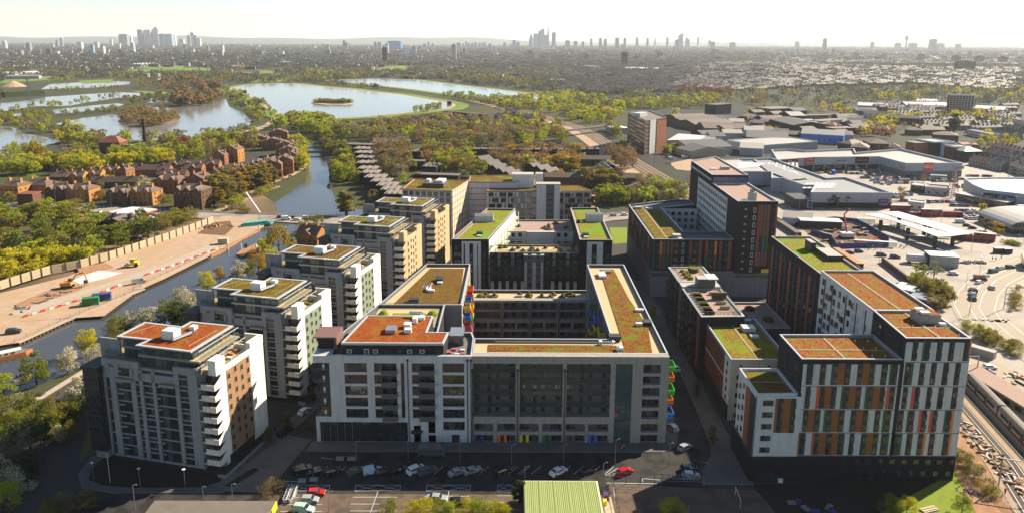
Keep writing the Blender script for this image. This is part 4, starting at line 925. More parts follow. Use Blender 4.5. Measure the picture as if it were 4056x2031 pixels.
for z in range(6):
 zz=1.0+z*2.95
 for x in(-22,-20.6):B.win(0,277.5,0,x,zz+1.2,1.1,1.7,'win')
 for x in(-15.8,-12.9+.0,-11):B.win(0,277.5,0,x,zz+.6,.9,2.0,'win')
 for x in(32.3,37.4):B.win(0,277.5,0,x,zz+.6,1.5,2.0,'half' if z%2 else 'win')
 for x in(7.1,10.5):B.win(0,278.3,0,x,zz+.3,1.6,2.0,'half' if z in(2,4)else 'win')
 for a,b in((-9,4.7),(12.8,26.4)):
  if z in(3,4,5):
   q=MB(); q.box(a,b,278.4,279.8,zz-.25,zz,'clad_dark')
   if z<5:q.face([(a,278.4,zz),(b,278.4,zz),(b,278.4,zz+1.1),(a,278.4,zz+1.1)],'glass_rail')
   q.build('balcony',B.r)
  for k in range(5):
   x=a+1.3+k*2.7
   if z in(4,5)and k%2:B.win(0,279.78,0,x,zz+.1,.9,2.1,'pale','door')
   else:B.win(0,279.78,0,x,zz+.7,1.5,1.4,'win')
 for x in(-22,-16,32.3,37.4):
  if z>3:B.win(0,277.5,0,x,19.6,1.2,1.8,'win')
for k in range(12):
 x=-8.3+k*1.15*2.6
 if not 4<x<13 and x<26:fr.box(x,x+1.3,278.3,279.8,0,6.4,'concrete_pale')
 # inner face of the left wing: white, with open galleries
iw=B.mb('court_gallery')
a_=math.atan2(53.1,10.7)
for z in range(2,8):
 iw.T(-9.1,278.4,a_-0); iw.box(2,52,-2.0,-.05,z*2.95-.2,z*2.95+.1,'render_bright'); iw.face([(2,-2.0,z*2.95),(52,-2.0,z*2.95),(52,-2.0,z*2.95+1.0),(2,-2.0,z*2.95+1.0)],'glass_rail')
 iw.T()
iw.T(-9.1,278.4,a_)
for k in range(9):iw.box(3+k*6,3.3+k*6,-2.1,-1.8,0,23,'render_bright')
iw.box(.5,53.5,-.12,0,0,23.2,'render_bright'); iw.T()
for z in range(4,6):
 for x in(0,3,6.5,10,13,16.5,20,23):B.win(0,312,0,x+.6,1.4+z*2.95-.4,1.5,1.8,'win')
iw.box(6.6,18.6,310.5,312,12,18.4,'render_white'); iw.box(-2.5,6.6,310.2,312,14.2,14.5,'render_white'); iw.box(18.6,26.8,310.2,312,14.2,14.5,'render_white')
gd=B.mb('roof_garden')
for k in range(22):
 x=-6+random.random()*31; y=(281.6+random.random()*7)if k<14 else(316+random.random()*14)
 gd.cyl(x,y,17.6,18.1,.8+random.random()*1.1,random.choice(('timber_dark','soil','leaf_khaki','brick_brown')),9); gd.cyl(x,y,18.1,18.8+random.random()*.6,.8,random.choice(('leaf_brown','leaf_olive','leaf_khaki')),7,r2=.3)
balustrade(gd,[(-8.4,280.2),(26,280.2)],18.1,.9,3); balustrade(gd,[(-6.6,290.2),(26,290.2)],18.1,.9,3)
p_=B.mb('plant_room'); p_.box(-16.2,-8,308,313,20,26.0,'render_white',top='parapet'); p_.box(32.2,39.4,309,314,20,26.6,'render_white',top='parapet')
for x,y in((-13,287),(29.6,286)):kitbox(p_,x,y,23.3,2.4,2.4,1.2,'clad_dark'); kitbox(p_,x,y-3,23.3,1.8,1.2,.6)
dish(p_,-7.5,303,23.3); kitbox(p_,28.6,308,23.3,1.2,1.2,1.2,'clad_dark'); dish(p_,29.5,304,23.3)
B.done()
# ------- timber banded blocks at the back
def banded(name,label,poly,z,front,fx0,fx1,side=None,k=0):
 B=Bld(name,label,'apartment building',0,0,0)
 block(B,poly,0,z,'render_white',hp=.35,coping='timber_orange',inner='timber_orange',sedum='sedum_olive' if k else 'sedum_mix',margin=.9,deck='gravel')
 bd=B.mb('timber_band'); n=int(z//3)
 for i in range(n):
  zz=z-i*3.05; bd.box(fx0,fx1,front-.18,front+.05,zz-.35,zz-.05,'clad_brown')
  u=fx0+.8; j=0
  while u<fx1-1.5:
   ww=(2.6,1.0,3.4)[(j+i)%3]; B.win(0,front,0,u+ww/2,zz-2.8,ww,2.1,('wide','pale','wide')[(j+i)%3]); u+=ww+(.7,1.3,.9)[j%3]; j+=1
 return B
B=banded('timber_banded_block','pale block with brown timber bands, planted roof and rooftop plant, next to the basin',[(-54.6,357.6),(-29.5,353.3),(-23,380),(-52,384)],27.5,0,-1,-1)
f_=(-54.6,357.6,math.atan2(353.3-357.6,25.1)); sd_=(-29.5,353.3,math.atan2(26.7,6.5))
bd=B.mb('timber_band')
for i in range(9):
 zz=27.4-i*3.05
 bd.T(*f_); bd.box(0,25.4,-.15,.05,zz-.35,zz-.05,'clad_brown'); bd.T(*sd_); bd.box(0,27.4,-.2,.05,zz-.35,zz-.05,'timber_orange'); bd.T()
 for k in range(8):B.win(*f_,1.8+k*3.1,zz-2.8,2.3,2.2,'wide')
 for k in range(10):B.win(*sd_,1.6+k*2.65,zz-2.8,1.1,2.3,'tan')
sw=B.mb('side_facing'); sw.T(*sd_); sw.box(0,27.4,-.1,.02,0,27.6,'render_cream')
for k in range(11):sw.box(.2+k*2.65,.6+k*2.65,-.22,.0,0,27.6,'timber_orange')
sw.T()
p_=B.mb('plant_room'); p_.T(-45,362,-R(10)); p_.box(0,11,0,7,27.6,29.8,'timber_dark',top='parapet'); p_.box(6,10,2,9,27.6,31,'render_white'); p_.box(1,3,3,6,29.8,31.2,'metal_white'); p_.T(); B.done()
B=banded('timber_banded_block','pale block with brown timber bands directly behind the black courtyard block',[(-13.1,372.7),(41.3,373.7),(35.4,387.5),(-10.5,386)],23.6,372.75,-12.9,41.2,k=1)
q=B.mb('stair_tower'); q.box(12.7,17.6,371.6,376.6,0,27.4,'render_white'); q.box(17.6,21.8,372.3,376.6,0,27.4,'clad_grey'); q.box(21.8,24.8,371.6,376.6,0,27.4,'render_white'); q.box(12.4,25,371.3,376.9,27.4,27.8,'concrete_pale')
for i in range(8):q.box(18,21.2,371.9,372.2,1+i*3,1.6+i*3,'clad_dark')
for i in range(7):q.box(40.9,43.4,373.6,378,2.4+i*3.05,2.7+i*3.05,'clad_brown');
B.done()
B=banded('timber_banded_block','low banded bar with rust roof behind the other two timber banded blocks',[(-23,379.5),(2,379.5),(14,390),(14,402),(-23,396)],27.0,379.6,-22.5,2)
q=B.mb('stair_tower'); q.box(0,11.5,381,388,0,31,'render_white',top='concrete_pale'); q.box(12.5,16.5,383,388,0,31,'render_white',top='concrete_pale'); B.done()
# ------- tall hotel-like block with a striped wing
B=Bld('tall_striped_block','tall dark tower with white window bands and a lower orange striped U shaped wing','tower block',0,0)
W1=[(55.6,280),(87.5,280),(87.5,292),(70.2,292),(70.0,336),(87,343),(87,354),(80.9,354),(55.6,341.5)]
block(B,W1,0,23.0,'brick_dark',hp=.7,sedum='sedum_olive',margin=[(57.2,281.6),(69.8,281.6),(69.8,290),(68.4,292),(68.4,334),(57.2,339)],inner='parapet',deck='parapet')
block(B,[(88.0,280),(103.8,280),(103.8,318),(88.0,318)],0,38.4,'brick_dark',hp=.7,inner='concrete_pale',deck='deck_pink')
block(B,[(88.0,318.2),(103.8,318.2),(103.8,371),(88.0,357)],0,42.0,'brick_dark',hp=.6,inner='concrete_pale',deck='deck_pink')
w=B.mb('wall'); w.box(88.4,103.4,317.9,318.1,38.6,41.6,'glass_blue'); w.box(88.4,103.4,317.7,317.9,38.6,39.5,'glass_rail')
w.box(55.4,88.2,279.7,280,0,10.8,'stone_grey'); w.box(87.9,103.9,279.72,280,0,9.8,'stone_grey'); w.box(55.3,55.6,280,341,0,10.6,'stone_grey')
w.box(55.4,70,279.6,279.7,8.6,10.0,'glass_rail'); w.box(89,103.6,279.6,279.7,8.2,9.4,'glass_curtain')
cs=B.mb('cladding_strip'); pal=['clad_rust','clad_orange','clad_grey','clad_rust','clad_rust']
def stack(x0,x1,z0,z1,m,y=279.86):cs.box(x0,x1,y,280,z0,z1,m)
for(z0,z1,alt)in((17.2,23.0,0),(11.4,16.9,1)):
 for a,b,c0,c1 in((55.7,56.5,'clad_green','clad_green'),(58.4,59.4,'clad_orange','clad_rust'),(59.7,60.8,'clad_grey','clad_grey'),(61.2,62.3,'clad_rust','clad_green'),(62.8,63.6,'clad_rust','clad_rust'),(70,71.2,'clad_rust','clad_green'),(73.8,75,'clad_rust','clad_rust'),(76.4,77.4,'clad_rust','clad_green'),(80.0,81.0,'clad_orange','clad_rust'),(82.0,83.0,'clad_rust','clad_green'),(85.4,86.6,'clad_rust','clad_rust')):stack(a,b,z0,z1,(c0,c1)[alt])
 for x in(57.3,65,72.4,78.7,84.2):
  for q in(0,1):B.win(0,279.95,0,x,z0+.4+q*2.8,1.6,1.7,'half' if x<60 or q else 'win')
 for q in(0,1):B.win(0,279.95,0,67.6,z0+.4+q*2.8,.9,1.8,'pale')
for i in range(11):
 z=4+i*3.0; B.win(0,279.95,0,94.9,z+.5,1.0,1.9,'pale'); B.win(0,279.95,0,91.4,z+1.6,.9,.5,'pale'); B.win(0,279.95,0,102.2,z+.7,1.2,1.5,'half')
for(z0,z1,cc)in((31,37.6,('clad_rust','clad_rust','clad_grey','clad_rust','clad_rust')),(25,30.8,('clad_rust','clad_rust','clad_grey','clad_rust','clad_rust')),(19,24.8,('clad_rust','clad_dark','clad_grey','clad_green','clad_green')),(13,18.8,('clad_rust','clad_rust','clad_grey','clad_rust','clad_green'))):
 for(a,b),c_ in zip(((96.2,97.2),(97.3,98.3),(98.6,99.6),(99.9,100.9),(103.1,103.7)),cc):stack(a,b,z0,z1,c_)
q=MB(); q.box(99,102,279.5,279.7,10.2,11.8,'yellow'); q.build('banner',B.r)
for i in range(7):
 for k in range(15):B.win(55.55,0,R(-90),-(283+k*3.9),2+i*3,1.5,1.7,'win')
for k in range(15):
 for(z0,z1)in((17.2,22.8),(11.4,16.9)):cs.box(55.42,55.6,284.4+k*3.9,285.3+k*3.9,z0,z1,('clad_rust','clad_green','clad_dark','clad_rust','clad_orange')[(k*2+int(z0))%5])
wp_=B.mb('white_band')
wp_.box(87.8,88.0,293.5,341,8,37.4,'render_white')
for i in range(9):
 for k in range(17):B.win(87.82,0,R(-90),-(295.2+k*2.7),9.2+i*3.15,1.35,1.6,'win')
 wp_.box(87.7,87.82,293.5,341,8.6+i*3.15+2.35,8.75+i*3.15+2.35,'render_white')
for k in range(22):wp_.box(87.78,88.0,319.5+k*1.75,320.3+k*1.75,39.6,40.6,'render_white')
wp_.box(70.25,86.6,335.2,335.9,0,23.2,'render_white'); wp_.box(70.2,70.35,293,336,0,23.1,'render_white')
for i in range(6):
 for k in range(5):B.win(0,335.2,0,72.5+k*3,4.6+i*3.1,1.6,1.7,'win')
cs.box(87.75,88.0,356.0,357,0,36,'clad_red')
p_=B.mb('plant_room'); kitbox(p_,65.8,284.5,23.1,3.2,3,1.4,'concrete_pale'); kitbox(p_,66.6,281.7,23.1,1.5,1.2,.7); kitbox(p_,59,336,23.1,3.2,2,1.0,'concrete_pale'); kitbox(p_,64,335,23.1,3,1.4,.8)
p_.box(93.6,96.4,283.5,285.8,38.5,41.8,'concrete_pale')
for x in(94.3,95.0,95.7):p_.cyl(x,284.6,41.8,43,.28,'clad_dark',7)
kitbox(p_,92,283.4,38.5,3,1.4,.6); kitbox(p_,98.6,336,42.1,4,2.2,1.2,'concrete_pale'); kitbox(p_,93,335,42.1,2.4,2,.5)
p_.box(61.5,62.1,283,336,23.1,23.24,'gravel')
B.done()
rt0=random.Random(77)
# ------- brick estate on the left
def brickhouse(x,y,w,d,h,rz,wall,roof='roof_brown',rh=3.2,kind='hip',label='',nf=None,gables=0,group='brick flats beyond the river'):
 B=Bld('brick_house',label,'house',x,y,rz,group); W_=B.mb('wall'); W_.box(-w/2,w/2,0,d,0,h,wall)
 rm=B.mb('roof')
 if kind=='hip':rm.hip(-w/2,w/2,0,d,h,rh,roof)
 elif kind=='flat':rm.box(-w/2-.2,w/2+.2,-.2,d+.2,h,h+.4,roof)
 else:rm.gable(-w/2,w/2,0,d,h,rh,roof,wall,kind[-1])
 for g in range(gables):
  u=-w/2+w*(g+.5)/gables; rm.gable(u-2.2,u+2.2,-.5,d/2,h-.2,2.6,roof,wall,'y',.25); W_.box(u-2.2,u+2.2,-.5,.3,0,h-.25,wall)
  rm.box(u-.1,u+.1,-.62,-.5,h+1.0,h+1.9,'frame_white')
 for cx in(-w*.28,w*.3):q=MB(); q.box(cx-.5,cx+.5,d*.42,d*.58,h+rh*.3,h+rh+1.0,wall,top='roof_slate'); q.build('chimney',B.r)
 n=nf or max(1,int(h/2.8)); m=max(2,int(w/3.0))
 for i in range(n):
  for k in range(m):B.win(0,-.5 if gables and abs(((k+.5)/m*gables)%1-.5)<.3 else 0,0,-w/2+w*(k+.5)/m,.9+i*2.75,1.2,1.3,'win')
  for k in range(max(1,int(d/4))):B.win(w/2,0,R(90),d*(k+.5)/max(1,int(d/4)),.9+i*2.75,1.0,1.3,'win')
 return B.done()
HL='of the brick houses behind the petrol station'
hs_=[(75,455,13,12,9.5,'brick_orange','hip',0,'pale orange brick block of flats at the left edge, nearest the road'),(255,432,18,11,8.5,'brick_orange','hip',0,'orange brick flats with hipped roof behind the brick lift tower'),(410,462,14,11,8,'brick_brown','hip',2,'dark fronted brick flats with two small roof gables left of the petrol station'),(565,462,17,11,8,'brick_orange','hip',2,'brick flats with sunlit orange end wall left of the petrol station'),(860,492,14,11,8.5,'brick_brown','hip',2,'dark fronted brick flats directly behind the petrol canopy'),(1030,486,16,11,8.5,'brick_orange','hip',2,'brick flats with sunlit orange end wall directly behind the petrol canopy'),(1375,515,18,12,11.5,'brick_brown','hip',3,'tall brown brick flats with three gables at the road corner near the basin'),(1220,410,17,12,10,'brick_red','hip',2,'red brick flats left behind the corner flats'),(1425,400,13,12,10,'brick_red','gy',1,'red brick gabled house right behind the corner flats'),(1570,350,11,11,9,'brick_red','gy',1,'red brick gabled house above the tall birches'),(680,320,11,10,6,'brick_orange','gx',1,'low orange brick house left of two like it in the middle row'),(800,300,10,10,6.5,'brick_orange','gx',1,'low orange brick house with white gable in the middle row'),(892,302,7,10,7,'brick_red','hip',0,'narrow red brick house at the end of the middle row'),(545,335,12,10,6,'brick_orange','gx',1,'low orange brick house with sunlit gable behind the hipped flats'),(430,340,11,10,6,'brick_brown','gx',0,'low brown brick house at the left of the middle row'),(845,358,34,8,4,'brick_brown','gx',0,'long low brown roofed terrace behind the petrol station flats'),(1100,275,27,9,5,'brick_red','gx',0,'long low red terrace with sunlit end by the blossom tree'),(1415,235,38,9,5,'brick_red','gx',4,'longest low red terrace with pale gables'),(1250,310,20,9,5,'brick_brown','gx',1,'low brown terrace left of the red gabled flats'),(1410,272,13,9,6,'brick_red','gx',1,'small red house at the end of a low terrace'),(1600,190,10,10,8,'brick_red','gy',1,'red house with two gables at the edge of the trees'),(1690,175,12,11,11,'brick_orange','gy',1,'tall sunlit house standing among the trees above the estate'),(1715,285,10,10,6,'brick_orange','gy',1,'small sunlit gabled house left of the waterside row'),(1850,285,12,12,8,'brick_orange','gy',2,'orange gabled waterside house, third from the row end'),(1965,262,13,12,9.5,'brick_orange','gy',2,'orange gabled waterside house with two white gables')]
for(x,y,w_,d_,h_,wl,kd,gb,lb)in hs_:
 X,Y=at('a1',x,y); brickhouse(X,Y,w_,d_,h_,R(-8)if kd!='gx' else R(4),wl,kind=kd,label=lb,gables=gb)
for(x,y,w_,d_,h_,gb,lb)in[(40,280,14,13,9,2,'red gabled flats where the waterside row starts'),(140,285,15,14,10,3,'red gabled waterside flats with three white gables'),(235,262,13,14,11,2,'red gabled waterside flats next to the copper tree'),(290,235,10,14,12,1,'red waterside flats at the right end of the row'),(265,180,14,12,11,2,'red gabled flats behind the end of the waterside row'),(240,130,15,12,10,2,'red gabled flats in the middle of the stepped row'),(290,115,10,12,9,1,'red gabled house at the river end of the stepped row'),(150,85,20,12,8,2,'dark red flats at the top of the estate'),(40,60,20,12,8,2,'dark red flats above the long terrace'),(190,20,18,12,9,2,'dark red flats farthest up the river bank')]:
 X,Y=at('a2',x,y); brickhouse(X,Y,w_,d_,h_,R(12),'brick_red',kind='gy',label=lb,gables=gb)
X,Y=at('a1',195,530); B=Bld('lift_tower','square windowless brown brick tower beside the road','tower',X,Y); B.mb('wall').box(-4.5,4.5,0,8,0,10,'brick_brown'); B.mb('roof').box(-4.9,4.9,-.4,8.4,10,10.5,'roof_red'); B.done()
X,Y=at('a2',400,765); brickhouse(X,Y,12,9,5,R(-20),'brick_orange',kind='gx',rh=3.6,label='small brick cottage among trees beside the lock',gables=1)
# pumping station with its chimney
X,Y=at('b1',940,1215); B=Bld('pump_house','red roofed pump house with tall dark chimney at the pond edge','building',X,Y)
B.mb('wall').box(-9,9,0,14,0,11,'brick_brown'); B.mb('roof').hip(-9,9,0,14,11,5.5,'roof_red'); w=B.mb('annexe'); w.box(9.2,42,-4,6,0,6,'brick_brown',top='roof_red'); w.box(9.2,24,6.2,9,0,8,'render_white'); w.box(40,43,-4.5,6.5,0,9,'brick_brown')
B.mb('chimney').cyl(27,9,0,31,1.9,'brick_dark',8,r2=1.2); B.done()
# petrol station
z_=5.0; P_=[at('a1',x,y,z_)for x,y in((780,540),(1010,560),(1150,517),(965,500))]
B=Bld('petrol_canopy','flat white petrol station canopy with orange edge','canopy',0,0); B.mb('roof').prism(P_,4.5,5.3,'orange',top='roof_white',bottom=True)
for k,(i,j)in enumerate(((.2,.3),(.5,.3),(.8,.3),(.2,.7),(.5,.7),(.8,.7))):
 a=Vector(P_[0]).lerp(Vector(P_[1]),i); b=Vector(P_[3]).lerp(Vector(P_[2]),i); p=a.lerp(b,j); q=MB(); q.cyl(p.x,p.y,.5,4.5,.25,'metal_white',7); q.build('post',B.r)
B.done()
X,Y=at('a1',740,660); brickhouse(X,Y,18,12,4.5,R(-12),'render_white',roof='roof_slate2',kind='gx',rh=3,label='white shed with grey pitched roof among the trees',group=None)
X,Y=at('a1',830,680); brickhouse(X,Y,16,14,4.5,R(-12),'brick_black',roof='roof_slate2',kind='gy',rh=3,label='dark shed with grey pitched roof beside the white shed',group=None)
# ------- stepped estate beyond the basin
def bar(t,a,b,h,depth,wall,roof,name='terrace',label='',cat='terrace',group=None,kind='flat',rh=2.6,wins=0,zb=0,back=None,wk='win',party=0):
 "building whose front roof edge runs between two pixels at height h"
 A=Vector(at(t,*a,h)); Bv=Vector(at(t,*b,h)); L_=(Bv-A).length; rz=math.atan2(Bv.y-A.y,Bv.x-A.x)
 B=Bld(name,label,cat,A.x,A.y,rz,group); B.mb('wall').box(0,L_,0,depth,0,h,wall)
 r=B.mb('roof')
 if kind=='flat':r.box(-.3,L_+.3,-.3,depth+.3,h,h+.4,roof)
 elif kind=='para':
  r.box(-.2,L_+.2,-.2,.4,h-.3,h+.9,'coping'); r.box(-.2,L_+.2,depth-.4,depth+.2,h-.3,h+.9,'coping'); r.box(-.2,.4,.4,depth-.4,h-.3,h+.9,'coping'); r.box(L_-.4,L_+.2,.4,depth-.4,h-.3,h+.9,'coping'); r.box(.4,L_-.4,.4,depth-.4,h,h+.2,roof)
 elif kind=='hip':r.hip(0,L_,0,depth,h,rh,roof)
 else:r.gable(0,L_,0,depth,h,rh,roof,wall,kind)
 for k in range(party):u=L_*(k+.5)/party; r.box(u-.12,u+.12,-.6,depth,h,h+1.3,'roof_slate2')
 if wins:
  n=max(1,int((h-1)/2.9))
  for i in range(n):
   for k in range(max(1,int(L_/wins))):B.win(0,0,0,(k+.5)*L_/max(1,int(L_/wins)),1+i*2.8,min(1.6,wins*.5),1.3,wk)
 return B,L_
def sb(*a,**k):return bar(*a,**k)[0].done()
g_='stepped flat roofed terraces beyond the basin'
for i,(x0,x1,y)in enumerate([(735,850,75),(742,858,105),(752,865,140),(760,880,180),(765,895,222),(790,910,252),(815,960,285),(862,1000,315),(905,1040,345),(935,1060,375),(962,1085,405)]):
 sb('a2',(x0,y),(x1,y+2),8,12,'brick_black','roof_pale',label='flat brown roofed house of the stepped terrace beside the basin',group=g_,name='terrace_house',cat='house',party=3,wins=3.5)  # near-black walls: the shade of the back-lit fronts is put into their colour
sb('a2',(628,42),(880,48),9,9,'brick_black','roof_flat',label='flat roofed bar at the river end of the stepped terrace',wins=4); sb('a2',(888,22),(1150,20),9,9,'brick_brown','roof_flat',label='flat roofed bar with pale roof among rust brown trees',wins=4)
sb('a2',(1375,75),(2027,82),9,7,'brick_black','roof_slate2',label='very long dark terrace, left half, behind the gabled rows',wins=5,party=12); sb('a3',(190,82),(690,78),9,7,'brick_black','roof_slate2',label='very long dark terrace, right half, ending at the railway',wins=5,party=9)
sb('a2',(1030,165),(1250,168),7,8,'brick_black','roof_slate2',label='dark flat terrace left of the bright green tree',wins=4); sb('a2',(1160,95),(1255,100),7,18,'brick_black','roof_flat',label='short deep flat roofed block with pale roof',wins=4,party=3); sb('a2',(1240,205),(1340,208),7,16,'brick_black','roof_flat',label='short flat roofed block right of the bright green tree',wins=4,party=3); sb('a2',(1170,262),(1500,272),6,8,'brick_black','roof_slate2',label='dark terrace in front of the green dome shaped tree',wins=4)
for k,(x,y)in enumerate([(1640,150),(1700,185),(1750,215),(1800,240),(1850,262)]):sb('a2',(x-38,y),(x+42,y+16),6,12,'brick_black','roof_slate2',kind='y',rh=3.4,label='sawtooth house in the diagonal row left of the railway',group='sawtooth houses',name='gabled_house',cat='house')
for k,(x,y)in enumerate([(90,155),(130,180),(180,205),(230,222),(290,245)]):sb('a3',(x-38,y),(x+42,y+14),6,12,'brick_black','roof_slate2',kind='y',rh=3.4,label='sawtooth house in the diagonal row in the middle of the estate',group='sawtooth houses',name='gabled_house',cat='house')
for k,(x,y)in enumerate([(610,225),(640,205),(670,185),(700,170)]):sb('a3',(x,y),(x+45,y+40),6,8,'brick_black','roof_slate',kind='x',rh=2.6,label='small house of the short slanting row beside the railway',group='slanting houses',name='gabled_house',cat='house')
sb('a3',(545,150),(775,152),7,9,'brick_brown','roof_brown',kind='x',label='brown roofed terrace below the long dark one',wins=4); sb('a3',(290,280),(500,282),6.5,9,'brick_brown','roof_brown',kind='x',label='brown terrace, left third, facing the main road',wins=3); sb('a3',(500,282),(760,285),6.5,9,'brick_brown','roof_brown',kind='x',label='brown terrace, middle third, facing the main road',wins=3); sb('a3',(765,282),(950,286),6.5,9,'brick_brown','roof_brown',kind='x',label='brown terrace, right third, next to parked cars',wins=3)
sb('a3',(640,400),(950,408),5,8,'brick_brown','roof_brown',kind='x',label='low brown terrace nearest the main road',wins=4); sb('a3',(865,362),(985,372),5,9,'brick_brown','roof_slate2',kind='y',label='small hall with bright grey pitched roof',wins=4)
for(x0,y0,x1,y1,lb)in[(735,958,870,962,'left crescent terrace with white windows'),(880,950,1060,935,'second crescent terrace with white windows'),(1060,938,1240,915,'third crescent terrace with white windows'),(1350,905,1520,880,'fourth crescent terrace, higher up'),(1520,880,1700,845,'fifth crescent terrace, close to the reservoir bank'),(1705,848,1960,870,'long dark flat block right of the crescent'),(1750,915,1930,905,'block with a row of white doors')]:
 sb('b2',(x0,y0),(x1,y1),8,9,'brick_brown','roof_slate2',label=lb,group='crescent terraces by the reservoir',wins=5,wk='pale',party=6)
for(t,x0,y0,x1,y1,lb)in[('b2',2050,960,2160,925,'bent row of pale roofs above the railway'),('b2',2060,870,2150,905,'short pale roofed row above the bent row'),('b2',1240,925,1730,948,'long dark wall like terrace in the trees'),('b2',2180,955,2240,985,'white gabled house beside the railway line'),('b3',20,950,85,985,'small grey roofed house beside the railway'),('b2',1030,1098,1340,1090,'flat pale bar in front of the rust trees'),('b3',0,815,130,870,'row of dark roofs left of the railway'),('b3',110,855,270,925,'lower row of dark roofs along the railway'),('b3',720,790,840,795,'dark barn in the wood')]:
 sb(t,(x0,y0),(x1,y1),7,9,'brick_brown','roof_slate2',kind='x',label=lb,wins=6,wk='pale')
 # ------- office slab beside the railway
B=Bld('office_slab','eight storey brown office slab with white bands beside the railway','office block',0,0)
w=B.mb('wall'); p0=Vector(at('b3',1195,920,31)); p1=Vector(at('b3',1048,850,31)); p2=Vector(at('b3',1375,893,31)); fa=math.atan2((p0-p1).y,(p0-p1).x); n1=(p0-p1).length
poly=[tuple(p1),tuple(p0),tuple(p2),tuple(p1+(p2-p0))]
block(B,poly,0,30,'brick_brown',hp=.9,deck='roof_flat',coping='concrete_pale')
bnd=B.mb('white_band'); ew=math.atan2((p2-p0).y,(p2-p0).x); n2=(p2-p0).length
for i in range(8):
 z=3.2+3.6*i
 for(o_,a_,n_)in((p1,fa,n1),(p0,ew,n2*.55)):
  bnd.T(o_.x,o_.y,a_); bnd.box(0,n_,-.25,-.05,z,z+.28,'concrete_pale'); bnd.T()
 for k in range(14):B.win(p1.x,p1.y,fa,(k+.5)*n1/14,z+.7,n1/14-.4,2.1,'slot')
bnd.T(p0.x,p0.y,ew); bnd.box(n2*.22,n2*.48,-.5,0,0,30.5,'render_white'); bnd.box(n2*.55,n2,-.3,-.05,0,29,'brick_red'); bnd.T()
pc=(p0+p1+p2)/3; q=B.mb('plant_room'); q.T(pc.x,pc.y,ew); q.box(-1,12,6,14,30,33.6,'render_white'); q.T(); B.done()
# ------- retail park and sheds on the right
def poly_bld(name,label,cat,t,pts,h,wall,roof,hp=1.2,signs=(),cop='coping',z0=0,group=None,sed=None):
 B=Bld(name,label,cat,0,0,0,group); P=[at(t,x,y,h+hp)for x,y in pts]
 block(B,P,z0,h,wall,hp=hp,deck=roof,coping=cop,inner='shed_wall',t=.8); return B,P
def text_part(s,parent,loc,rz,size,mat,name='lettering'):
 cu=bpy.data.curves.new(name,'FONT'); cu.body=s; cu.size=size; cu.align_x='CENTER'; cu.align_y='CENTER'; cu.extrude=.04
 o=bpy.data.objects.new(name,cu); COL.objects.link(o); dg=bpy.context.evaluated_depsgraph_get(); me=bpy.data.meshes.new_from_object(o.evaluated_get(dg)); bpy.data.objects.remove(o); bpy.data.curves.remove(cu)
 me.materials.clear(); me.materials.append(M(mat)); o=bpy.data.objects.new(name,me); COL.objects.link(o); o.parent=parent; o.location=loc; o.rotation_euler=(R(90),0,rz); return o
def sign(B,P,i,u,z,w,h,back,txt,col='frame_white',size=None,proud=.3):
 "a sign board on the wall from corner i to corner i+1 of the outline"
 a,b=Vector(P[i]),Vector(P[(i+1)%len(P)]); d=b-a; rz=math.atan2(d.y,d.x); p=a+d*u; n=Vector((math.sin(rz),-math.cos(rz)))
 q=MB(p.x+n.x*proud,p.y+n.y*proud,rz); q.box(-w/2,w/2,-.2,.25,z,z+h,back); o=q.build('sign',B.r)
 for k,line in enumerate(txt.split('|')):
  m_=len(txt.split('|')); zz=z+h*(1-(k+.5)/m_); text_part(line,B.r,(p.x+n.x*(proud+.26),p.y+n.y*(proud+.26),zz),rz,size or h*.8/m_,col)
B,P=poly_bld('retail_block','long white retail building with shop signs along the car park','shop','t8',[(60,215),(420,188),(1100,180),(1370,248),(1950,247),(1330,105),(1280,104),(860,140),(840,100),(340,120),(180,105),(0,112)],9.0,'shed_wall','roof_metal_pale',hp=1.6)
w=B.mb('wall')
for i,(j,m)in enumerate(((0,'brick_dark'),(1,'brick_dark'),(2,'brick_grey'),(3,'brick_grey'))):
 a,b=Vector(P[j]),Vector(P[j+1]); d=b-a; rz=math.atan2(d.y,d.x); w.T(a.x,a.y,rz); w.box(0,d.length,-.4,-.02,0,4.2,m); w.T()
 if i<2:
  for k in range(int(d.length/9)):q=MB(a.x,a.y,rz); q.box(k*9+2,k*9+6.5,-.7,-.4,.2,3.6,'glass'); q.box(k*9,k*9+1,-1.4,-.4,0,4.4,'concrete'); q.build('shop_window',B.r)
sign(B,P,0,.35,4.8,16,5.4,'darkred_board','wilko',size=5.5); sign(B,P,0,.92,5.2,11,5,'red','the bed|warehouse',size=2); sign(B,P,1,.42,5.2,11,5,'shed_wall','Carpetright','cloth_dark',2.0); sign(B,P,1,.74,5.2,11,5,'clad_dark','Halfords','orange',2.4)
sign(B,P,3,.4,4.6,7,6.4,'orange_board','B&Q',size=3.4); sign(B,P,2,.92,5,9,4,'shed_wall','B&Q','red',3.4); sign(B,P,3,.93,6,9,2.4,'shed_wall','Staples','blue',2.2)
B.done()
B,P=poly_bld('retail_block','long white retail hall running back from the boarded corner unit','shop','t8',[(-750,345),(-560,330),(0,335),(0,400),(120,400),(330,470),(440,470),(400,545),(1235,550),(760,392),(700,392),(560,398),(0,195),(-500,212)],8.5,'shed_wall','roof_metal',hp=1.4)
sign(B,P,7,.9,1.6,6,4.2,'purple','Currys|PC World',size=1.3)
w=B.mb('wall'); a,b=Vector(P[7]),Vector(P[8]); d=b-a; w.T(a.x,a.y,math.atan2(d.y,d.x)); w.box(0,d.length,-.3,-.02,0,3.4,'brick_dark'); w.box(-10.5,-.5,-4,14,0,6.4,'clad_dark',top='clad_dark'); w.box(-3,-.2,-4.4,-4,1,5.6,'frame_white'); w.box(-2.8,-.4,-4.5,-4.38,1.2,5.4,'blue_deep'); w.T()
rr=B.mb('roof')
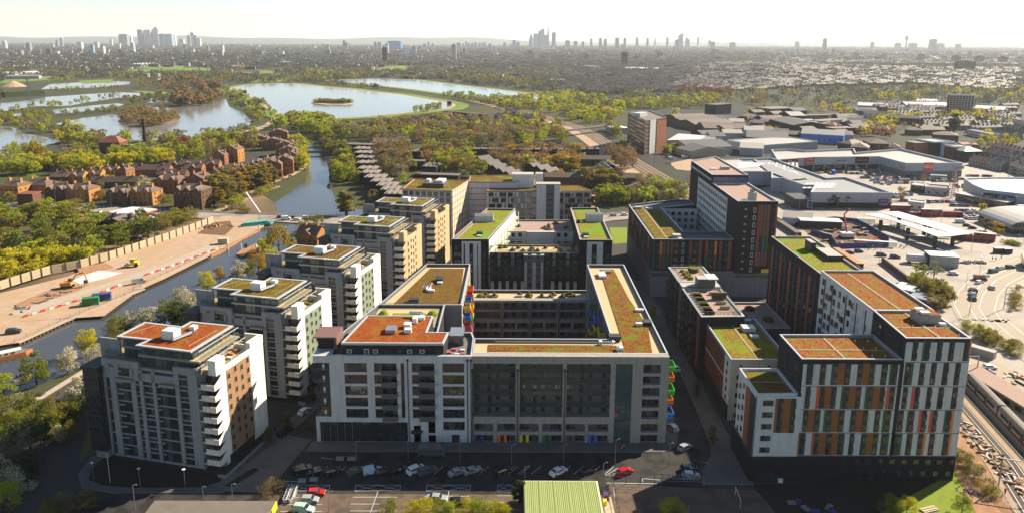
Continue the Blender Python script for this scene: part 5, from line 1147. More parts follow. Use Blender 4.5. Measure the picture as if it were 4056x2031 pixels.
for k in range(16):
 for(x0,y0,x1,y1)in((-430+k*46,325-k*1.5,-340+k*40,240),(330+k*26,500,370+k*26,445),(40+k*22,345+k*4.4,-60+k*20,262+k*4.6)):
  if x0>640:continue
  a_,b_=at('t8',x0,y0,9.0),at('t8',x1,y1,9.0); d_=Vector((b_[0]-a_[0],b_[1]-a_[1])); n_=Vector((-d_.y,d_.x)).normalized()*.9
  rr.face([(a_[0]-n_.x,a_[1]-n_.y,8.62+k*.004),(b_[0]-n_.x,b_[1]-n_.y,8.62+k*.004),(b_[0]+n_.x,b_[1]+n_.y,8.62+k*.004),(a_[0]+n_.x,a_[1]+n_.y,8.62+k*.004)],'roof_metal_pale' if k%2 else 'roof_white')
for(x0,y0,x1,y1,x2,y2,x3,y3,m)in((-430,330,-60,330,-330,215,-560,222,'roof_metal_pale'),(-40,330,200,420,380,400,-200,200,'roof_metal'),(-350,300,-150,290,-60,250,-330,240,'roof_white')):
 rr.face([(*at('t8',x,y,9.4 if m!='roof_white' else 9.6),9.4 if m!='roof_white' else 9.6)for x,y in((x0,y0),(x1,y1),(x2,y2),(x3,y3))],m)
B.done()
B,P=poly_bld('retail_block','white retail unit at the right edge with dark shop fronts','shop','t8',[(1965,405),(2060,470),(2180,520),(2530,558),(2900,600),(2900,400),(2300,392)],8.5,'shed_wall','roof_white',hp=1.0)
for(x,tx,c_)in((.12,'next','clad_dark'),(.45,'JD','clad_dark'),(.78,'Boots','blue_deep')):sign(B,P,2,x,3.6,5.5,4,c_,tx,size=2)
B.done()
sb('t8',(1880,560),(2400,655),4.5,9,'glass','roof_metal_pale',name='arcade',label='low arcade with pale curved roof in front of the dark shop fronts',cat='shop',wins=5)
sb('t8',(1570,500),(1820,520),4.5,12,'concrete_pale','roof_flat',name='kiosk_building',label='square beige fast food building in the car park',cat='restaurant',kind='para',wins=4)
sb('t8',(1420,470),(1570,490),4.5,7,'glass','roof_metal_pale',name='kiosk_building',label='glazed canopy building joined to the beige restaurant',cat='shop')
sb('t8',(1395,650),(1560,668),4,8,'render_cream','roof_white',name='kiosk_building',label='small cream office behind the buses',cat='office',kind='para',wins=3)
hb=[('t7',(710,90),(870,130),6,30,'timber_pale','roof_slate','low workshop with ochre wall beside the railway','x'),('b3',(1570,1150),(1940,1140),7,26,'shed_wall','roof_slate','dark roofed shed with rooflights behind the ochre workshop','x'),('b3',(1380,1090),(1620,1110),7,30,'shed_wall','roof_white','pale curved shed next to the office slab','x'),('b3',(1700,985),(2080,990),7,26,'brick_brown','roof_brown','brown sawtooth factory, front bay','x'),('b3',(1620,955),(1960,945),7,22,'brick_brown','roof_flat','brown sawtooth factory, second bay','x'),('b3',(1520,930),(1860,915),7,22,'brick_brown','roof_brown','brown sawtooth factory, third bay','x'),('b3',(1480,905),(1760,895),7,20,'brick_brown','roof_flat','brown sawtooth factory, rear bay','x'),('b3',(2040,1000),(2210,1005),8,12,'render_white','roof_metal_pale','small white shed with a row of windows','x'),('b3',(2000,1150),(2200,1160),7,16,'shed_wall','roof_metal_pale','long pale roofed shed in front of the white shed','x'),('b4',(110,1140),(610,1105),7,22,'concrete_pale','roof_metal_pale','cream shed with square windows behind the shop row','para'),('b4',(465,1030),(830,1050),9,26,'blue','roof_metal','blue walled warehouse with grey barrel roof','x'),('b4',(200,910),(400,960),8,22,'brick_black','roof_slate','dark factory with long roof','x'),('b4',(0,1060),(360,1075),7,30,'brick_black','roof_slate','wide dark roofed factory left of the blue warehouse','x'),('b4',(380,880),(510,880),9,20,'brick_black','roof_metal_pale','gabled shed with bright roof','x'),('b4',(500,880),(760,876),6,10,'brick_grey','roof_flat','low grey workshop row','flat'),('b4',(640,930),(820,915),8,14,'render_white','roof_flat','white stepped office among the dark workshops','flat'),('b4',(740,990),(930,985),8,12,'brick_dark','roof_flat','dark school like block with windows','flat'),('b4',(650,955),(760,965),6,12,'brick_dark','roof_red','small red roofed house beside white office','hip'),('b4',(780,1110),(900,1125),8,18,'brick_brown','roof_brown','brown roofed house left of three behind the shops','hip'),('b4',(890,1145),(1040,1155),8,18,'brick_brown','roof_brown','brown gabled flats, centre of three behind the shops','hip'),('b4',(1050,1115),(1215,1120),10,20,'brick_brown','roof_brown','large brown roofed hall with skylights','hip'),('b4',(1215,1150),(1320,1155),6,14,'brick_brown','roof_brown','low brown annexe right of the hall','hip'),('b4',(1360,1100),(1440,1115),12,14,'brick_red','roof_flat','red flats left part of the stepped block','flat'),('b4',(1440,1085),(1600,1110),13,16,'brick_dark','roof_metal_pale','dark flats with balconies in the stepped block','para'),('b4',(1605,1110),(1690,1120),12,14,'car_pale_wall','roof_metal_pale','pale blue flats in the stepped block','para'),('b4',(1690,1135),(1770,1150),11,14,'brick_brown','roof_metal_pale','brown flats at the end of the stepped block','para'),('b4',(1755,1165),(1860,1185),9,14,'brick_dark','roof_metal_pale','gabled dark house with a white panel','hip'),('b4',(1840,1125),(1980,1130),6,12,'brick_red','roof_red','flat red building right of the stepped block','flat'),('b4',(1000,855),(1110,860),8,10,'render_white','roof_slate','dark pitched house with white end walls, left','x'),('b4',(1110,860),(1205,870),8,10,'render_white','roof_slate','dark pitched house with white end walls, right','x'),('b4',(835,915),(1000,935),7,14,'render_white','roof_slate','black roofed hall with white gable','x'),('b4',(1230,895),(1480,905),8,10,'brick_dark','roof_slate','long dark terrace with white windows','x'),('b4',(1370,1000),(1500,1005),6,12,'brick_brown','roof_brown','brown roofed house below round trees, left','hip'),('b4',(1600,1040),(1810,1050),7,14,'brick_brown','roof_brown','brown roofed house below the black conifer','hip'),('b4',(1500,1000),(1700,1000),6,10,'brick_brown','roof_brown','long brown roof between conifers','x'),('b4',(1070,985),(1210,1000),6,12,'brick_brown','roof_brown','brown bungalow beside the golden trees','hip'),('b4',(1940,815),(2190,830),6,22,'render_white','roof_white','white roofed depot right of the tower block','x'),('b4',(1370,790),(1740,795),6,30,'render_white','roof_white','large white roofed depot left of the tower block','x'),('b4',(1450,755),(1620,762),6,20,'render_white','roof_white','white roofed depot behind the large one','x'),('b4',(950,790),(1200,800),5,22,'shed_wall','roof_white','low bright depot in the distance','x'),('b4',(220,825),(420,815),5,16,'brick_brown','roof_flat','low brown shed near the dark factory','flat'),('b4',(1880,1000),(2090,1040),6,8,'render_white','roof_slate','white terrace with flat dormers','flat'),('b3',(1800,790),(1930,780),14,16,'brick_dark','roof_slate','lone dark block in the wood beside the depot','flat'),('b3',(940,990),(1060,985),6,12,'shed_wall','roof_white','small pale shed beside the office slab','flat'),('b3',(390,580),(515,580),8,22,'brick_grey','roof_metal','grey hall with pale roof near the reservoir end','x'),('b3',(1020,475),(1300,480),8,26,'render_white','roof_white','long white roofed hall in the town','x'),('b3',(650,455),(770,460),12,20,'timber_pale','roof_metal_pale','square beige block in the town','flat'),('b1',(1170,445),(1350,435),7,30,'render_white','roof_white','pale barrel roofed barn beyond the fields','x'),('b1',(1340,575),(1460,575),6,14,'green_deep','roof_white','green shed beside two tanks','x'),('b2',(580,505),(690,502),6,20,'blue','roof_white','blue and white pavilion among trees','flat'),('b1',(0,520),(120,520),7,30,'render_white','roof_white','white depot shed at the left edge','x'),('b1',(220,515),(340,512),7,30,'render_white','roof_white','white depot shed beside the gravel heap','x'),('b1',(40,545),(330,542),7,14,'render_grey','roof_metal','long grey depot shed','x'),('b1',(1700,420),(1900,415),10,20,'brick_red','roof_flat','red warehouse terrace beyond the marsh','flat'),('b1',(1980,455),(2090,450),12,20,'brick_red','roof_metal','red mill like block beyond the marsh','flat'),('b1',(2170,440),(2350,440),9,20,'brick_red','roof_flat','low red warehouse right of the mill','flat'),('b2',(0,440),(150,440),9,20,'brick_red','roof_flat','low red warehouse continuing the row','flat'),('b2',(250,420),(350,418),9,20,'render_white','roof_white','white warehouse in the row','flat')]
for(t,a,b,h_,dp,wl,rf,lb,kd)in hb:
 sb(t,a,b,h_,dp*(1.9 if('factory' in lb or 'shed' in lb)else 1.2),wl,rf,label=lb,name='shed' if 'shed' in lb or 'factory' in lb or 'depot' in lb or 'warehouse' in lb else 'grey_building',cat='shed' if 'shed' in lb or 'depot' in lb else 'building',kind=kd,rh=3 if dp<20 else 3.6,wins=0 if('depot' in lb or 'shed' in lb or 'factory' in lb)else 4.5)
 # more of the workshops: rows of dark pitched bays
for k in range(46):
 t,x,y=('b3',rt0.uniform(1450,2365),0)if k%2 else('b4',rt0.uniform(0,1000),0)
 y=rt0.uniform(850,1060)if k%2 else rt0.uniform(820,1040)
 wl,rf=rt0.choice((('brick_black','black walled'),('brick_dark','dark brick'),('brick_brown','brown brick'),('shed_wall','grey panelled'))),rt0.choice((('roof_slate','slate'),('roof_slate2','grey brown'),('roof_flat','felt'),('roof_metal_pale','pale'),('roof_slate','slate'),('roof_brown','brown')))
 sb(t,(x,y),(x+rt0.uniform(70,190),y+rt0.uniform(-6,10)),rt0.uniform(4.5,7),rt0.uniform(14,26),wl[0],rf[0],name='workshop',cat='workshop',label=f'{wl[1]} workshop with {rf[1]} roof behind the shops',group='workshops behind the shops',kind='x',rh=3)
 # tall white gridded tower block on the right
B,L_=bar('b4',(1740,705),(1945,710),29,16,'brick_brown','roof_flat',name='tower_block',label='brown tower block with a white grid of frames standing alone on the right',cat='tower block',kind='para')
fr=B.mb('frame_grid')
for i in range(11):fr.box(0,L_,-.25,0,i*2.85,i*2.85+.5,'render_white')
for i in range(9):fr.box(i*L_/8-.25,i*L_/8+.25,-.24,0,0,29,'render_white')
fr.box(L_,L_+.25,0,16,0,29,'render_white'); B.done()
for(x,y,w_,h_,lb)in[(1870,500,65,30,'broad dark tower block pair in the haze on the right'),(1790,430,38,28,'pale tower block left in a distant group of three'),(1990,430,38,28,'pale tower block in the middle of a distant group of three'),(2190,435,38,28,'pale tower block right in a distant group of three')]:
 X,Y=at('b4',x,y); B=Bld('tower_block',lb,'tower block',X,Y); B.mb('wall').box(-w_/2,w_/2,0,20,0,h_+4,'brick_brown'); B.mb('roof').box(-w_/4,w_/4,4,14,h_+4,h_+7,'brick_dark'); B.done()
 # church spire
X,Y=at('b4',435,345); B=Bld('church','church with a tall thin spire in the distance','church',X,Y); B.mb('spire').cyl(0,0,26,78,6,'brick_dark',8,r2=.3); B.mb('wall').box(-6,6,-6,6,0,27,'brick_dark'); B.done()
# ------- trees
import numpy as np
RNG=np.random.default_rng(11)
def crown_cards(n,size,shape,clumps=26,rng=RNG):
 "unit crown: centre height and radius are 1 tree height; returns quads (n,4,3)"
 C=[]
 for k in range(clumps):
  a,t=rng.uniform(0,2*np.pi),rng.uniform(0,1)
  if shape=='round':z=.22+.74*t; r=.40*np.sqrt(max(.02,1-((z-.56)/.46)**2))*rng.uniform(.35,1); cr=rng.uniform(.08,.15)
  elif shape=='tall':z=.15+.82*t; r=.17*np.sqrt(max(.05,1-((z-.5)/.52)**2))*rng.uniform(.3,1); cr=rng.uniform(.05,.09)
  elif shape=='cone':z=.08+.88*t; r=.3*(1-z)*rng.uniform(.5,1); cr=rng.uniform(.05,.1)*(1.3-z)
  elif shape=='weep':z=.3+.6*t; r=.5*np.sqrt(max(.02,1-((z-.3)/.62)**2))*rng.uniform(.5,1); cr=rng.uniform(.09,.15)
  else:z=.1+.75*t; r=.62*np.sqrt(max(.02,1-((z-.1)/.85)**2))*rng.uniform(.3,1); cr=rng.uniform(.12,.22)
  C.append((r*np.cos(a),r*np.sin(a),z,cr))
 C=np.array(C); idx=rng.integers(0,len(C),n); base=C[idx]
 d=rng.normal(size=(n,3)); d/=np.linalg.norm(d,axis=1)[:,None]; rad=base[:,3]*rng.uniform(.55,1.12,n)
 p=base[:,:3]+d*rad[:,None]*np.array([1.1,1.1,.8 if shape!='weep' else 1.6])
 p[:,2]=np.maximum(p[:,2],.03)
 u=rng.normal(size=(n,3)); u/=np.linalg.norm(u,axis=1)[:,None]
 w=np.cross(u,rng.normal(size=(n,3))); w/=np.linalg.norm(w,axis=1)[:,None]
 if shape=='weep':w=np.stack([w[:,0]*.3,w[:,1]*.3,np.full(n,1.6)],1)
 s=size*rng.uniform(.55,1.25,n)[:,None]; a=rng.uniform(.45,.9,n)[:,None]
 q=np.stack([p-u*s*a*.5,p+w*s*.5,p+u*s*a*.5,p-w*s*.5],1)
 return q
def cards_mesh(name,q,mats,mi=None):
 me=bpy.data.meshes.new(name); n=len(q)
 me.vertices.add(n*4); me.vertices.foreach_set('co',q.reshape(-1).astype(np.float32)); me.loops.add(n*4)
 me.loops.foreach_set('vertex_index',np.arange(n*4,dtype=np.int32)); me.polygons.add(n)
 me.polygons.foreach_set('loop_start',np.arange(0,n*4,4,dtype=np.int32)); me.polygons.foreach_set('loop_total',np.full(n,4,dtype=np.int32))
 for m in mats:me.materials.append(M(m))
 if mi is not None:me.polygons.foreach_set('material_index',mi.astype(np.int32))
 me.update(); me.validate(); return me
def trunk_mesh(shape,lod):
 mb=MB(); h={'round':.5,'tall':.85,'cone':.8,'weep':.5,'bush':.25}[shape]
 mb.tube([(0,0,0),(.01,0,h*.5),(0,.015,h)],.028,'bark',6,.012)
 if lod==0 and shape!='cone':
  for k in range(8):
   a=k*2.4; z0=.16+.05*k*h; r_={'round':.3,'tall':.13,'weep':.36,'bush':.45}[shape]
   mb.tube([(0,0,z0),(r_*.5*math.cos(a),r_*.5*math.sin(a),z0+.12),(r_*math.cos(a),r_*math.sin(a),z0+.3)],.011,'bark',4,.004)
 return mb.mesh('trunk')
CR={}; TK={}
LOD={0:(4200,.042),1:(900,.085),2:(200,.17)}
def crown_mesh(shape,lod,mat,v):
 k=(shape,lod,mat,v)
 if k not in CR:
  n,s=LOD[lod]
  if mat in('leaf_brown','leaf_rust','leaf_grey'):n=int(n*.8); s*=.85
  q=crown_cards(n,s,shape,rng=np.random.default_rng(hash(shape)%97+v*13+lod)if False else np.random.default_rng({'round':1,'tall':2,'cone':3,'weep':4,'bush':5}[shape]*100+v*13+lod))
  mats=[mat]; mi=None
  if mat=='leaf_white':mats=['leaf_white','leaf_olive']; mi=(np.random.default_rng(5).uniform(0,1,n)<.35)*1
  elif mat in('leaf_olive','leaf_khaki','leaf_brown','leaf_rust'):mats=[mat,{'leaf_olive':'leaf_lime','leaf_khaki':'leaf_olive','leaf_brown':'leaf_khaki','leaf_rust':'leaf_brown'}[mat]]; mi=(np.random.default_rng(6).uniform(0,1,n)<.25)*1
  CR[k]=(cards_mesh('crown',q,mats,mi),q,mats,mi)
 return CR[k]
TREES=[]
def tree(x,y,h,mat,shape='round',wf=1.0,where='',one=None):TREES.append((x,y,h,wf,mat,shape,where,one))
def tp(t,x,y,h,mat,shape='round',wf=1.0,where='',one=None):X,Y=at(t,x,y); tree(X,Y,h,mat,shape,wf,where,one)
def inside(px,py,P):
 c=False; n=len(P)
 for i in range(n):
  x1,y1=P[i]; x2,y2=P[i-1]
  if(y1>py)!=(y2>py)and px<(x2-x1)*(py-y1)/(y2-y1)+x1:c=not c
 return c
_rt=random.Random(3)
def forest(t,pts,n,hr,mats,where,shape='round',wf=1.0):
 "n trees scattered inside a pixel outline; even spacing on the ground"
 xs=[p[0]for p in pts]; ys=[p[1]for p in pts]; got=[]; k=0
 far=math.hypot(*at(t,*pts[0]))>420; hf=1.0
 if far:n=int(n*(1.25 if t=='b1' else 1.9)); hf=.9 if t=='b1' else 1.05
 while len(got)<n and k<n*40:
  k+=1; x,y=_rt.uniform(min(xs),max(xs)),_rt.uniform(min(ys),max(ys))
  if not inside(x,y,pts):continue
  X,Y=at(t,x,y); h=_rt.uniform(*hr)*hf
  if any((X-a)**2+(Y-b)**2<((.27 if far else .36)*h)**2 for a,b in got):continue
  got.append((X,Y)); tree(X,Y,h,_rt.choice(mats),shape if shape!='mix' else _rt.choice(('round','round','tall','bush')),wf*_rt.uniform(.85,1.25),where)
O,Yl,Lm,Dk,Br,Ru,Go,Wh,Cp,Gy,Kh=['leaf_'+s for s in('olive','yellow','lime','dark','brown','rust','gold','white','copper','grey','khaki')]
# near bank, in front of and beside the towers
NB='on the river bank left of the nearest tower'
for a in[(30,640,9,Lm,'round',1.1),(115,690,5,Wh,'bush',1.0),(215,545,9.5,O,'round',1.15),(395,480,8,Wh,'round',1.0),(500,385,9,Yl,'round',1.0),(560,420,6,Wh,'bush',1.0),(460,690,9,Wh,'round',1.1),(385,720,7,Br,'round',1.1),(330,790,8,Kh,'round',1.1),(445,760,7,O,'round',1.2),(215,760,8,O,'round',1.2),(60,760,8,Kh,'bush',1.2),(110,830,7,O,'bush',1.0),(180,940,10,Dk,'round',1.2),(100,1020,9,Gy,'round',1.2),(30,960,8,O,'round',1.2),(240,900,8,Dk,'round',1.0),(300,830,7,O,'bush',1.0),(15,1150,8,Wh,'round',1.0),(70,1180,7,Wh,'bush',1.0),(10,1290,7,Lm,'bush',1.0),(120,1100,7,Dk,'bush',1.2),(400,850,5,Kh,'bush',.8),(340,880,5,Wh,'bush',.7),(700,265,8,O,'round',1.1),(640,300,7,Kh,'bush',1.0),(760,250,8,Wh,'round',1.0),(860,235,9,Wh,'round',1.15),(960,215,10,O,'round',1.1),(1050,215,9,Dk,'round',1.0),(1100,130,9,Wh,'round',1.0)]:tp('c1',*a,NB)
FB='on the river bank behind the towers'
for a in[(60,1040,9,Wh,'round',1.0),(30,1190,9,Dk,'round',1.1),(110,1160,7,O,'round',1.0),(245,900,8,Yl,'round',1.1),(345,830,7,Go,'round',.8),(480,830,9,Wh,'round',1.1),(575,800,8,O,'round',1.0),(650,760,11,Go,'round',1.0),(690,640,9,Yl,'round',1.0),(1070,440,9,Kh,'round',1.1),(1130,400,7,Kh,'round',1.0),(1000,430,6,O,'bush',1.0),(760,660,6,Yl,'bush',1.0),(930,520,6,O,'bush',1),(900,560,5,O,'bush',1)]:tp('t5',*a,FB)
tp('t5',810,600,12,Go,'weep',1.25,FB,'broad golden willow by the lock'); tp('t5',1340,305,14,Kh,'tall',1.8,FB,'tall willow with bare trunk at the basin edge'); tp('t5',1560,210,9,Br,'round',1,FB)
# bottom edge
BE='along the lower edge of the picture'
for x,y,h in((800,1290,3.5),(930,1300,3.5),(1010,1300,4),(1090,1300,4),(1160,1296,3.5),(1230,1300,4),(1300,1296,4),(1370,1305,4),(1440,1310,3.5)):tp('c2',x,y+10,h,_rt.choice((O,Lm,Yl)),'bush',1.2,BE)
tp('c2',120,1200,5,Br,'bush',1.0,BE); tp('c2',130,1150,3.5,Br,'bush',.8,BE); tp('c3',975,1310,4.5,Yl,'bush',1.1,BE,'bright yellow green bush at the lower edge of the court'); tp('c1',370,1290,5,Br,'bush',1.0,BE); tp('c1',500,1270,5,Br,'tall',2,BE); tp('c1',300,1310,4,Kh,'bush',1,BE); tp('c3',85,1220,5,Dk,'tall',1.6,BE,'dark bush at the corner of the green roofed shed')
for x,y,h,m in((845,1295,4.5,O),(930,1290,4,Yl),(1290,1030,4,Kh),(1240,990,4,O),(1320,1090,4,Kh),(1190,990,3,O),(1380,1150,3.5,Kh),(1420,1190,3,O),(1250,1290,4,O),(1170,940,3.5,Kh)):tp('c4',x,y,h,m,'bush',1.0,'on the grassy corner beside the white block')
# street trees of the village
for a in[('t3',375,520,5,Lm),('c2',100,890,5,Br),('c2',205,800,5,Br),('c2',355,650,5,Br),('c3',1205,890,5,Br),('c3',1110,620,5,Br)]:tp(a[0],a[1],a[2],a[3],a[4],'tall',1.4,'young street tree between the blocks',)
# thicket behind the hoarding
forest('a1',[(-60,1080),(0,1060),(330,990),(640,910),(500,820),(260,830),(-60,930)],34,(6,9),[Yl,Yl,Yl,Lm],'in the bright thicket behind the hoarding','round',1.25)
forest('a1',[(-60,900),(250,810),(560,900),(860,820),(1090,740),(1100,620),(850,560),(600,520),(300,470),(-60,480)],105,(6,10),[O,O,Kh,Lm,Dk,Kh,O],'in the green thicket behind the hoarding','round',1.2)
forest('a1',[(1080,690),(1400,620),(1420,590),(1290,560),(1100,640)],14,(4,7),[O,Kh,Kh],'below the lane bridge','bush',1.1)
tp('a1',110,830,8,Dk,'round',1.3,'in the thicket','very dark evergreen in the thicket behind the hoarding')
forest('a1',[(-60,300),(0,280),(300,260),(500,260),(760,235),(1100,190),(1250,190),(1250,150),(500,180),(-60,230)],40,(8,12),[Lm,Lm,Yl,O],'in the belt above the brick houses','round',1.2)
forest('a1',[(0,180),(150,170),(350,160),(500,120),(740,110),(740,150),(400,200),(0,230)],12,(8,12),[O,Lm,Gy,Br],'between the pond and the road','round',1.2)
tp('a1',285,165,15,Go,'weep',1.2,'','golden weeping willow at the pond edge'); tp('a1',1340,95,14,Cp,'round',1.2,'','round copper red tree by the pond path'); tp('a1',1055,375,10,Wh,'round',1.1,'','white blossom tree among the brick houses'); tp('a2',265,290,8,Cp,'round',1.3,'','dark red tree at the end of the waterside row')
forest('a1',[(1280,150),(1500,190),(1600,100),(1880,80),(1900,0),(1300,0),(1200,60)],34,(8,13),[O,Lm,Kh,Br],'in the trees above the estate')
forest('a1',[(1500,490),(1640,490),(1800,400),(2027,340),(2027,300),(1850,300),(1640,330),(1510,420)],30,(9,13),[Kh,Kh,Go,Br],'in the birch row on the basin bank','tall',1.7)
forest('a2',[(0,390),(130,330),(110,290),(0,330)],8,(6,9),[Kh,Lm,O],'in the birch row on the basin bank','tall',1.7)
forest('a2',[(340,260),(400,240),(395,120),(340,60),(260,60),(320,180)],12,(9,13),[Yl,O,Lm],'on the left bank up the basin')
forest('a1',[(1560,500),(1830,560),(1800,510),(1660,490)],8,(2.5,4),[Kh,Br,O],'on the basin corner','bush')
forest('a1',[(640,440),(1250,480),(1250,440),(640,400)],12,(4,7),[Kh,Br,O],'between the brick houses','bush')
forest('a1',[(1680,500),(2027,370),(2027,350),(1660,470)],16,(3,5),[Kh,Br,Lm],'along the basin path','bush')
forest('b4',[(1050,1000),(2300,980),(2300,900),(1500,850),(1050,880)],30,(6,10),[O,Kh,Yl,Br,O],'among the brown roofed houses on the right')
forest('b4',[(-100,1050),(1000,1020),(1000,830),(0,820)],26,(5,8),[Kh,O,Br,Yl],'between the workshops')
forest('a1',[(0,440),(1250,470),(1250,260),(900,240),(300,300),(0,290)],30,(3.5,6),[Kh,O,Lm,Br],'between the brick houses','bush')
# right bank of the basin and the estate
forest('a2',[(600,90),(700,110),(770,330),(700,370),(600,310),(590,180)],18,(8,12),[O,Kh,Lm,Dk],'on the right bank of the basin')
tp('a2',630,300,12,Yl,'weep',1.0,'','yellow willow on the right bank of the basin'); tp('a2',690,550,11,Kh,'tall',2.2,'','tall thin willow beside the lock road')
ES='in the stepped estate'
forest('a2',[(890,140),(1090,60),(1160,140),(1150,300),(1000,300),(900,200)],26,(9,14),[Ru,Br,Kh,Gy],ES); tp('a2',1170,235,9,Lm,'round',1.1,'','bright lime tree in the stepped estate'); tp('a2',1105,330,8,Lm,'round',1,ES)
forest('a2',[(1250,100),(1600,90),(1600,260),(1500,270),(1350,250),(1260,200)],34,(9,14),[Ru,Br,Kh,Lm,Go],ES); tp('a2',1650,275,13,O,'round',1.5,'','big dome shaped green tree behind the banded blocks'); tp('a2',1210,320,8,Br,'round',1,ES)
forest('a2',[(1640,110),(2027,110),(2027,260),(1900,280),(1700,160)],26,(8,12),[Br,Ru,Br,Kh],ES)
forest('a3',[(0,110),(550,90),(570,230),(280,260),(0,240)],34,(8,13),[Ru,Br,Ru,Go,Lm],ES); forest('a3',[(350,240),(560,240),(560,200),(420,180)],10,(9,13),[Go,Ru],ES)
forest('a3',[(770,120),(900,110),(960,240),(850,250),(750,180)],14,(9,13),[Ru,Ru,Br],ES); tp('a3',390,320,10,Go,'round',1.1,'','orange gold tree behind the banded block'); tp('a3',760,240,9,Yl,'round',1.1,'','yellow green tree next to the slanting houses')
forest('a3',[(520,320),(860,340),(820,420),(650,400),(540,360)],12,(10,14),[Kh,Ru,Kh],'in front of the brown terrace','tall',1.9)
forest('a3',[(660,480),(900,490),(920,450),(700,440)],12,(8,11),[Lm,O,O],'beside the main road lawn'); forest('a3',[(940,480),(1320,470),(1330,390),(1130,380),(960,430)],18,(7,11),[Kh,Lm,Br,Gy],'on the bank of the railway')
forest('a3',[(850,330),(1130,400),(1180,330),(1000,300)],9,(4,7),[Kh,Br],'beside the parked cars at the railway','bush')
# lakes and islands
forest('b1',[(1010,925),(1100,965),(1250,980),(1400,958),(1520,920),(1535,885),(1450,850),(1200,840),(1060,860)],75,(9,13),[Br,Br,Kh,Ru],'on the round pond island','round',1.1)
forest('b1',[(160,1000),(330,1030),(480,1050),(480,960),(400,870),(150,860),(0,880),(-100,960)],42,(8,13),[Br,Kh,O,Br,Lm],'on the spit between the ponds'); forest('b1',[(430,900),(1000,850),(1000,800),(850,840),(620,870),(440,870)],26,(5,9),[O,Kh,Br],'on the causeway between the ponds')
forest('b1',[(60,850),(400,820),(600,800),(760,775),(1050,720),(1020,700),(780,740),(560,770),(200,800)],26,(6,10),[Kh,Lm,Gy,O],'on the causeway between the ponds'); forest('b1',[(1050,790),(1450,770),(1500,720),(1350,700),(1060,740)],26,(7,11),[Dk,O,Kh],'on the wooded bank of the upper pond')
forest('b1',[(1480,800),(1720,810),(1880,730),(1880,640),(1700,600),(1560,560),(1380,620),(1520,700)],55,(16,24),[Ru,Br,Ru,Kh,Br],'in the tall rust brown stand above the pond','tall',2.0)
forest('b1',[(1160,660),(1500,690),(1500,600),(1200,590)],20,(14,20),[Ru,Br,Br],'in the rust brown belt left of the stand')
forest('b1',[(1900,740),(1980,800),(2100,870),(2200,960),(2365,900),(2365,860),(2200,760),(2000,670),(1890,640)],52,(8,13),[O,Kh,Lm,O,Dk],'on the bank between pond and reservoir')
forest('b1',[(1720,1090),(1960,1030),(2150,980),(2120,960),(1900,1010)],14,(4,7),[O,Dk,Kh],'along the pond path','bush')
forest('b1',[(480,1120),(700,1130),(880,1180),(880,1080),(620,990),(520,1000)],34,(9,14),[Lm,O,Yl,Kh,Br],'on the near shore of the pond'); forest('b1',[(1000,1130),(1100,1130),(1090,1080),(1010,1080)],4,(9,12),[O,Lm],'beside the pump house'); forest('b1',[(1200,1150),(1500,1160),(1480,1090),(1220,1080)],12,(9,13),[Lm,Br,Kh],'beside the pump house')
forest('b1',[(0,1290),(200,1250),(420,1230),(380,1170),(200,1190),(60,1230)],14,(9,13),[Gy,O,Lm],'on the near left shore'); forest('b1',[(940,1290),(1440,1290),(1440,1200),(1250,1180),(1000,1210)],20,(9,13),[Lm,Lm,O],'in front of the pump house')
forest('b1',[(1450,1290),(2200,1180),(2130,1050),(1800,1110),(1500,1200)],40,(8,13),[O,Kh,Lm,Br],'between pond path and estate')
forest('b1',[(400,600),(560,520),(1100,560),(1450,540),(1560,560),(1200,640),(1100,580),(700,575)],60,(7,12),[Kh,O,Br,Lm],'around the filter beds'); forest('b1',[(380,690),(1100,650),(1100,630),(400,660)],22,(6,9),[Yl,Ru,O],'along the filter bed embankment')
forest('b1',[(1850,590),(2365,600),(2365,540),(1900,540),(1600,520)],45,(7,11),[Kh,Dk,O,Br],'beyond the reservoir')
forest('b2',[(230,990),(500,1040),(620,1120),(750,1100),(760,1000),(600,930),(420,905),(300,930),(150,985)],48,(10,15),[Lm,O,Lm,O,Kh],'below the reservoir bank')
forest('b2',[(310,1250),(450,1250),(470,1180),(400,1130),(330,1150)],8,(8,12),[Lm,O,Yl],'on the left bank up the basin')
forest('b2',[(760,1100),(1250,1120),(1700,1110),(1980,1150),(2365,1150),(2365,1000),(2000,960),(1700,930),(1250,960),(900,1000),(770,1000)],130,(9,14),[Ru,Br,Kh,Br,Kh,O,Gy,Lm],'in the rust coloured wood of the estate')
forest('b2',[(600,1240),(760,1250),(770,1130),(620,1130)],10,(9,13),[O,Dk,Kh],'on the right bank up the basin'); forest('b2',[(1040,1230),(1250,1250),(1240,1150),(1060,1150)],10,(9,13),[Ru,Br],'in the rust coloured wood of the estate')
forest('b2',[(1360,870),(1620,830),(1600,800),(1380,840)],12,(6,9),[Gy,O,Lm],'on the reservoir bank'); forest('b2',[(540,778),(830,780),(840,770),(560,768)],30,(6,8),[Dk,Kh,O],'on the reservoir island','bush',1.5)
forest('b2',[(1600,720),(2000,790),(2365,850),(2365,780),(2200,780),(1950,730),(1650,700)],45,(7,11),[O,Kh,Gy,Lm],'between the two reservoirs'); forest('b2',[(450,590),(970,560),(960,500),(450,490)],48,(9,13),[O,Lm,Kh,Br],'behind the reservoirs'); forest('b2',[(1350,540),(2365,640),(2365,560),(1900,480),(1300,460)],90,(9,13),[Br,Kh,O,Gy],'behind the reservoirs')
forest('b2',[(1980,800),(2365,830),(2365,770),(2010,730)],16,(8,12),[Lm,O],'at the end of the reservoir')
forest('b3',[(-20,830),(480,860),(560,940),(900,950),(1040,860),(1000,790),(560,700),(100,740),(-20,780)],105,(9,13),[Lm,O,Lm,O,Kh,Yl],'in the green wood by the railway bridge')
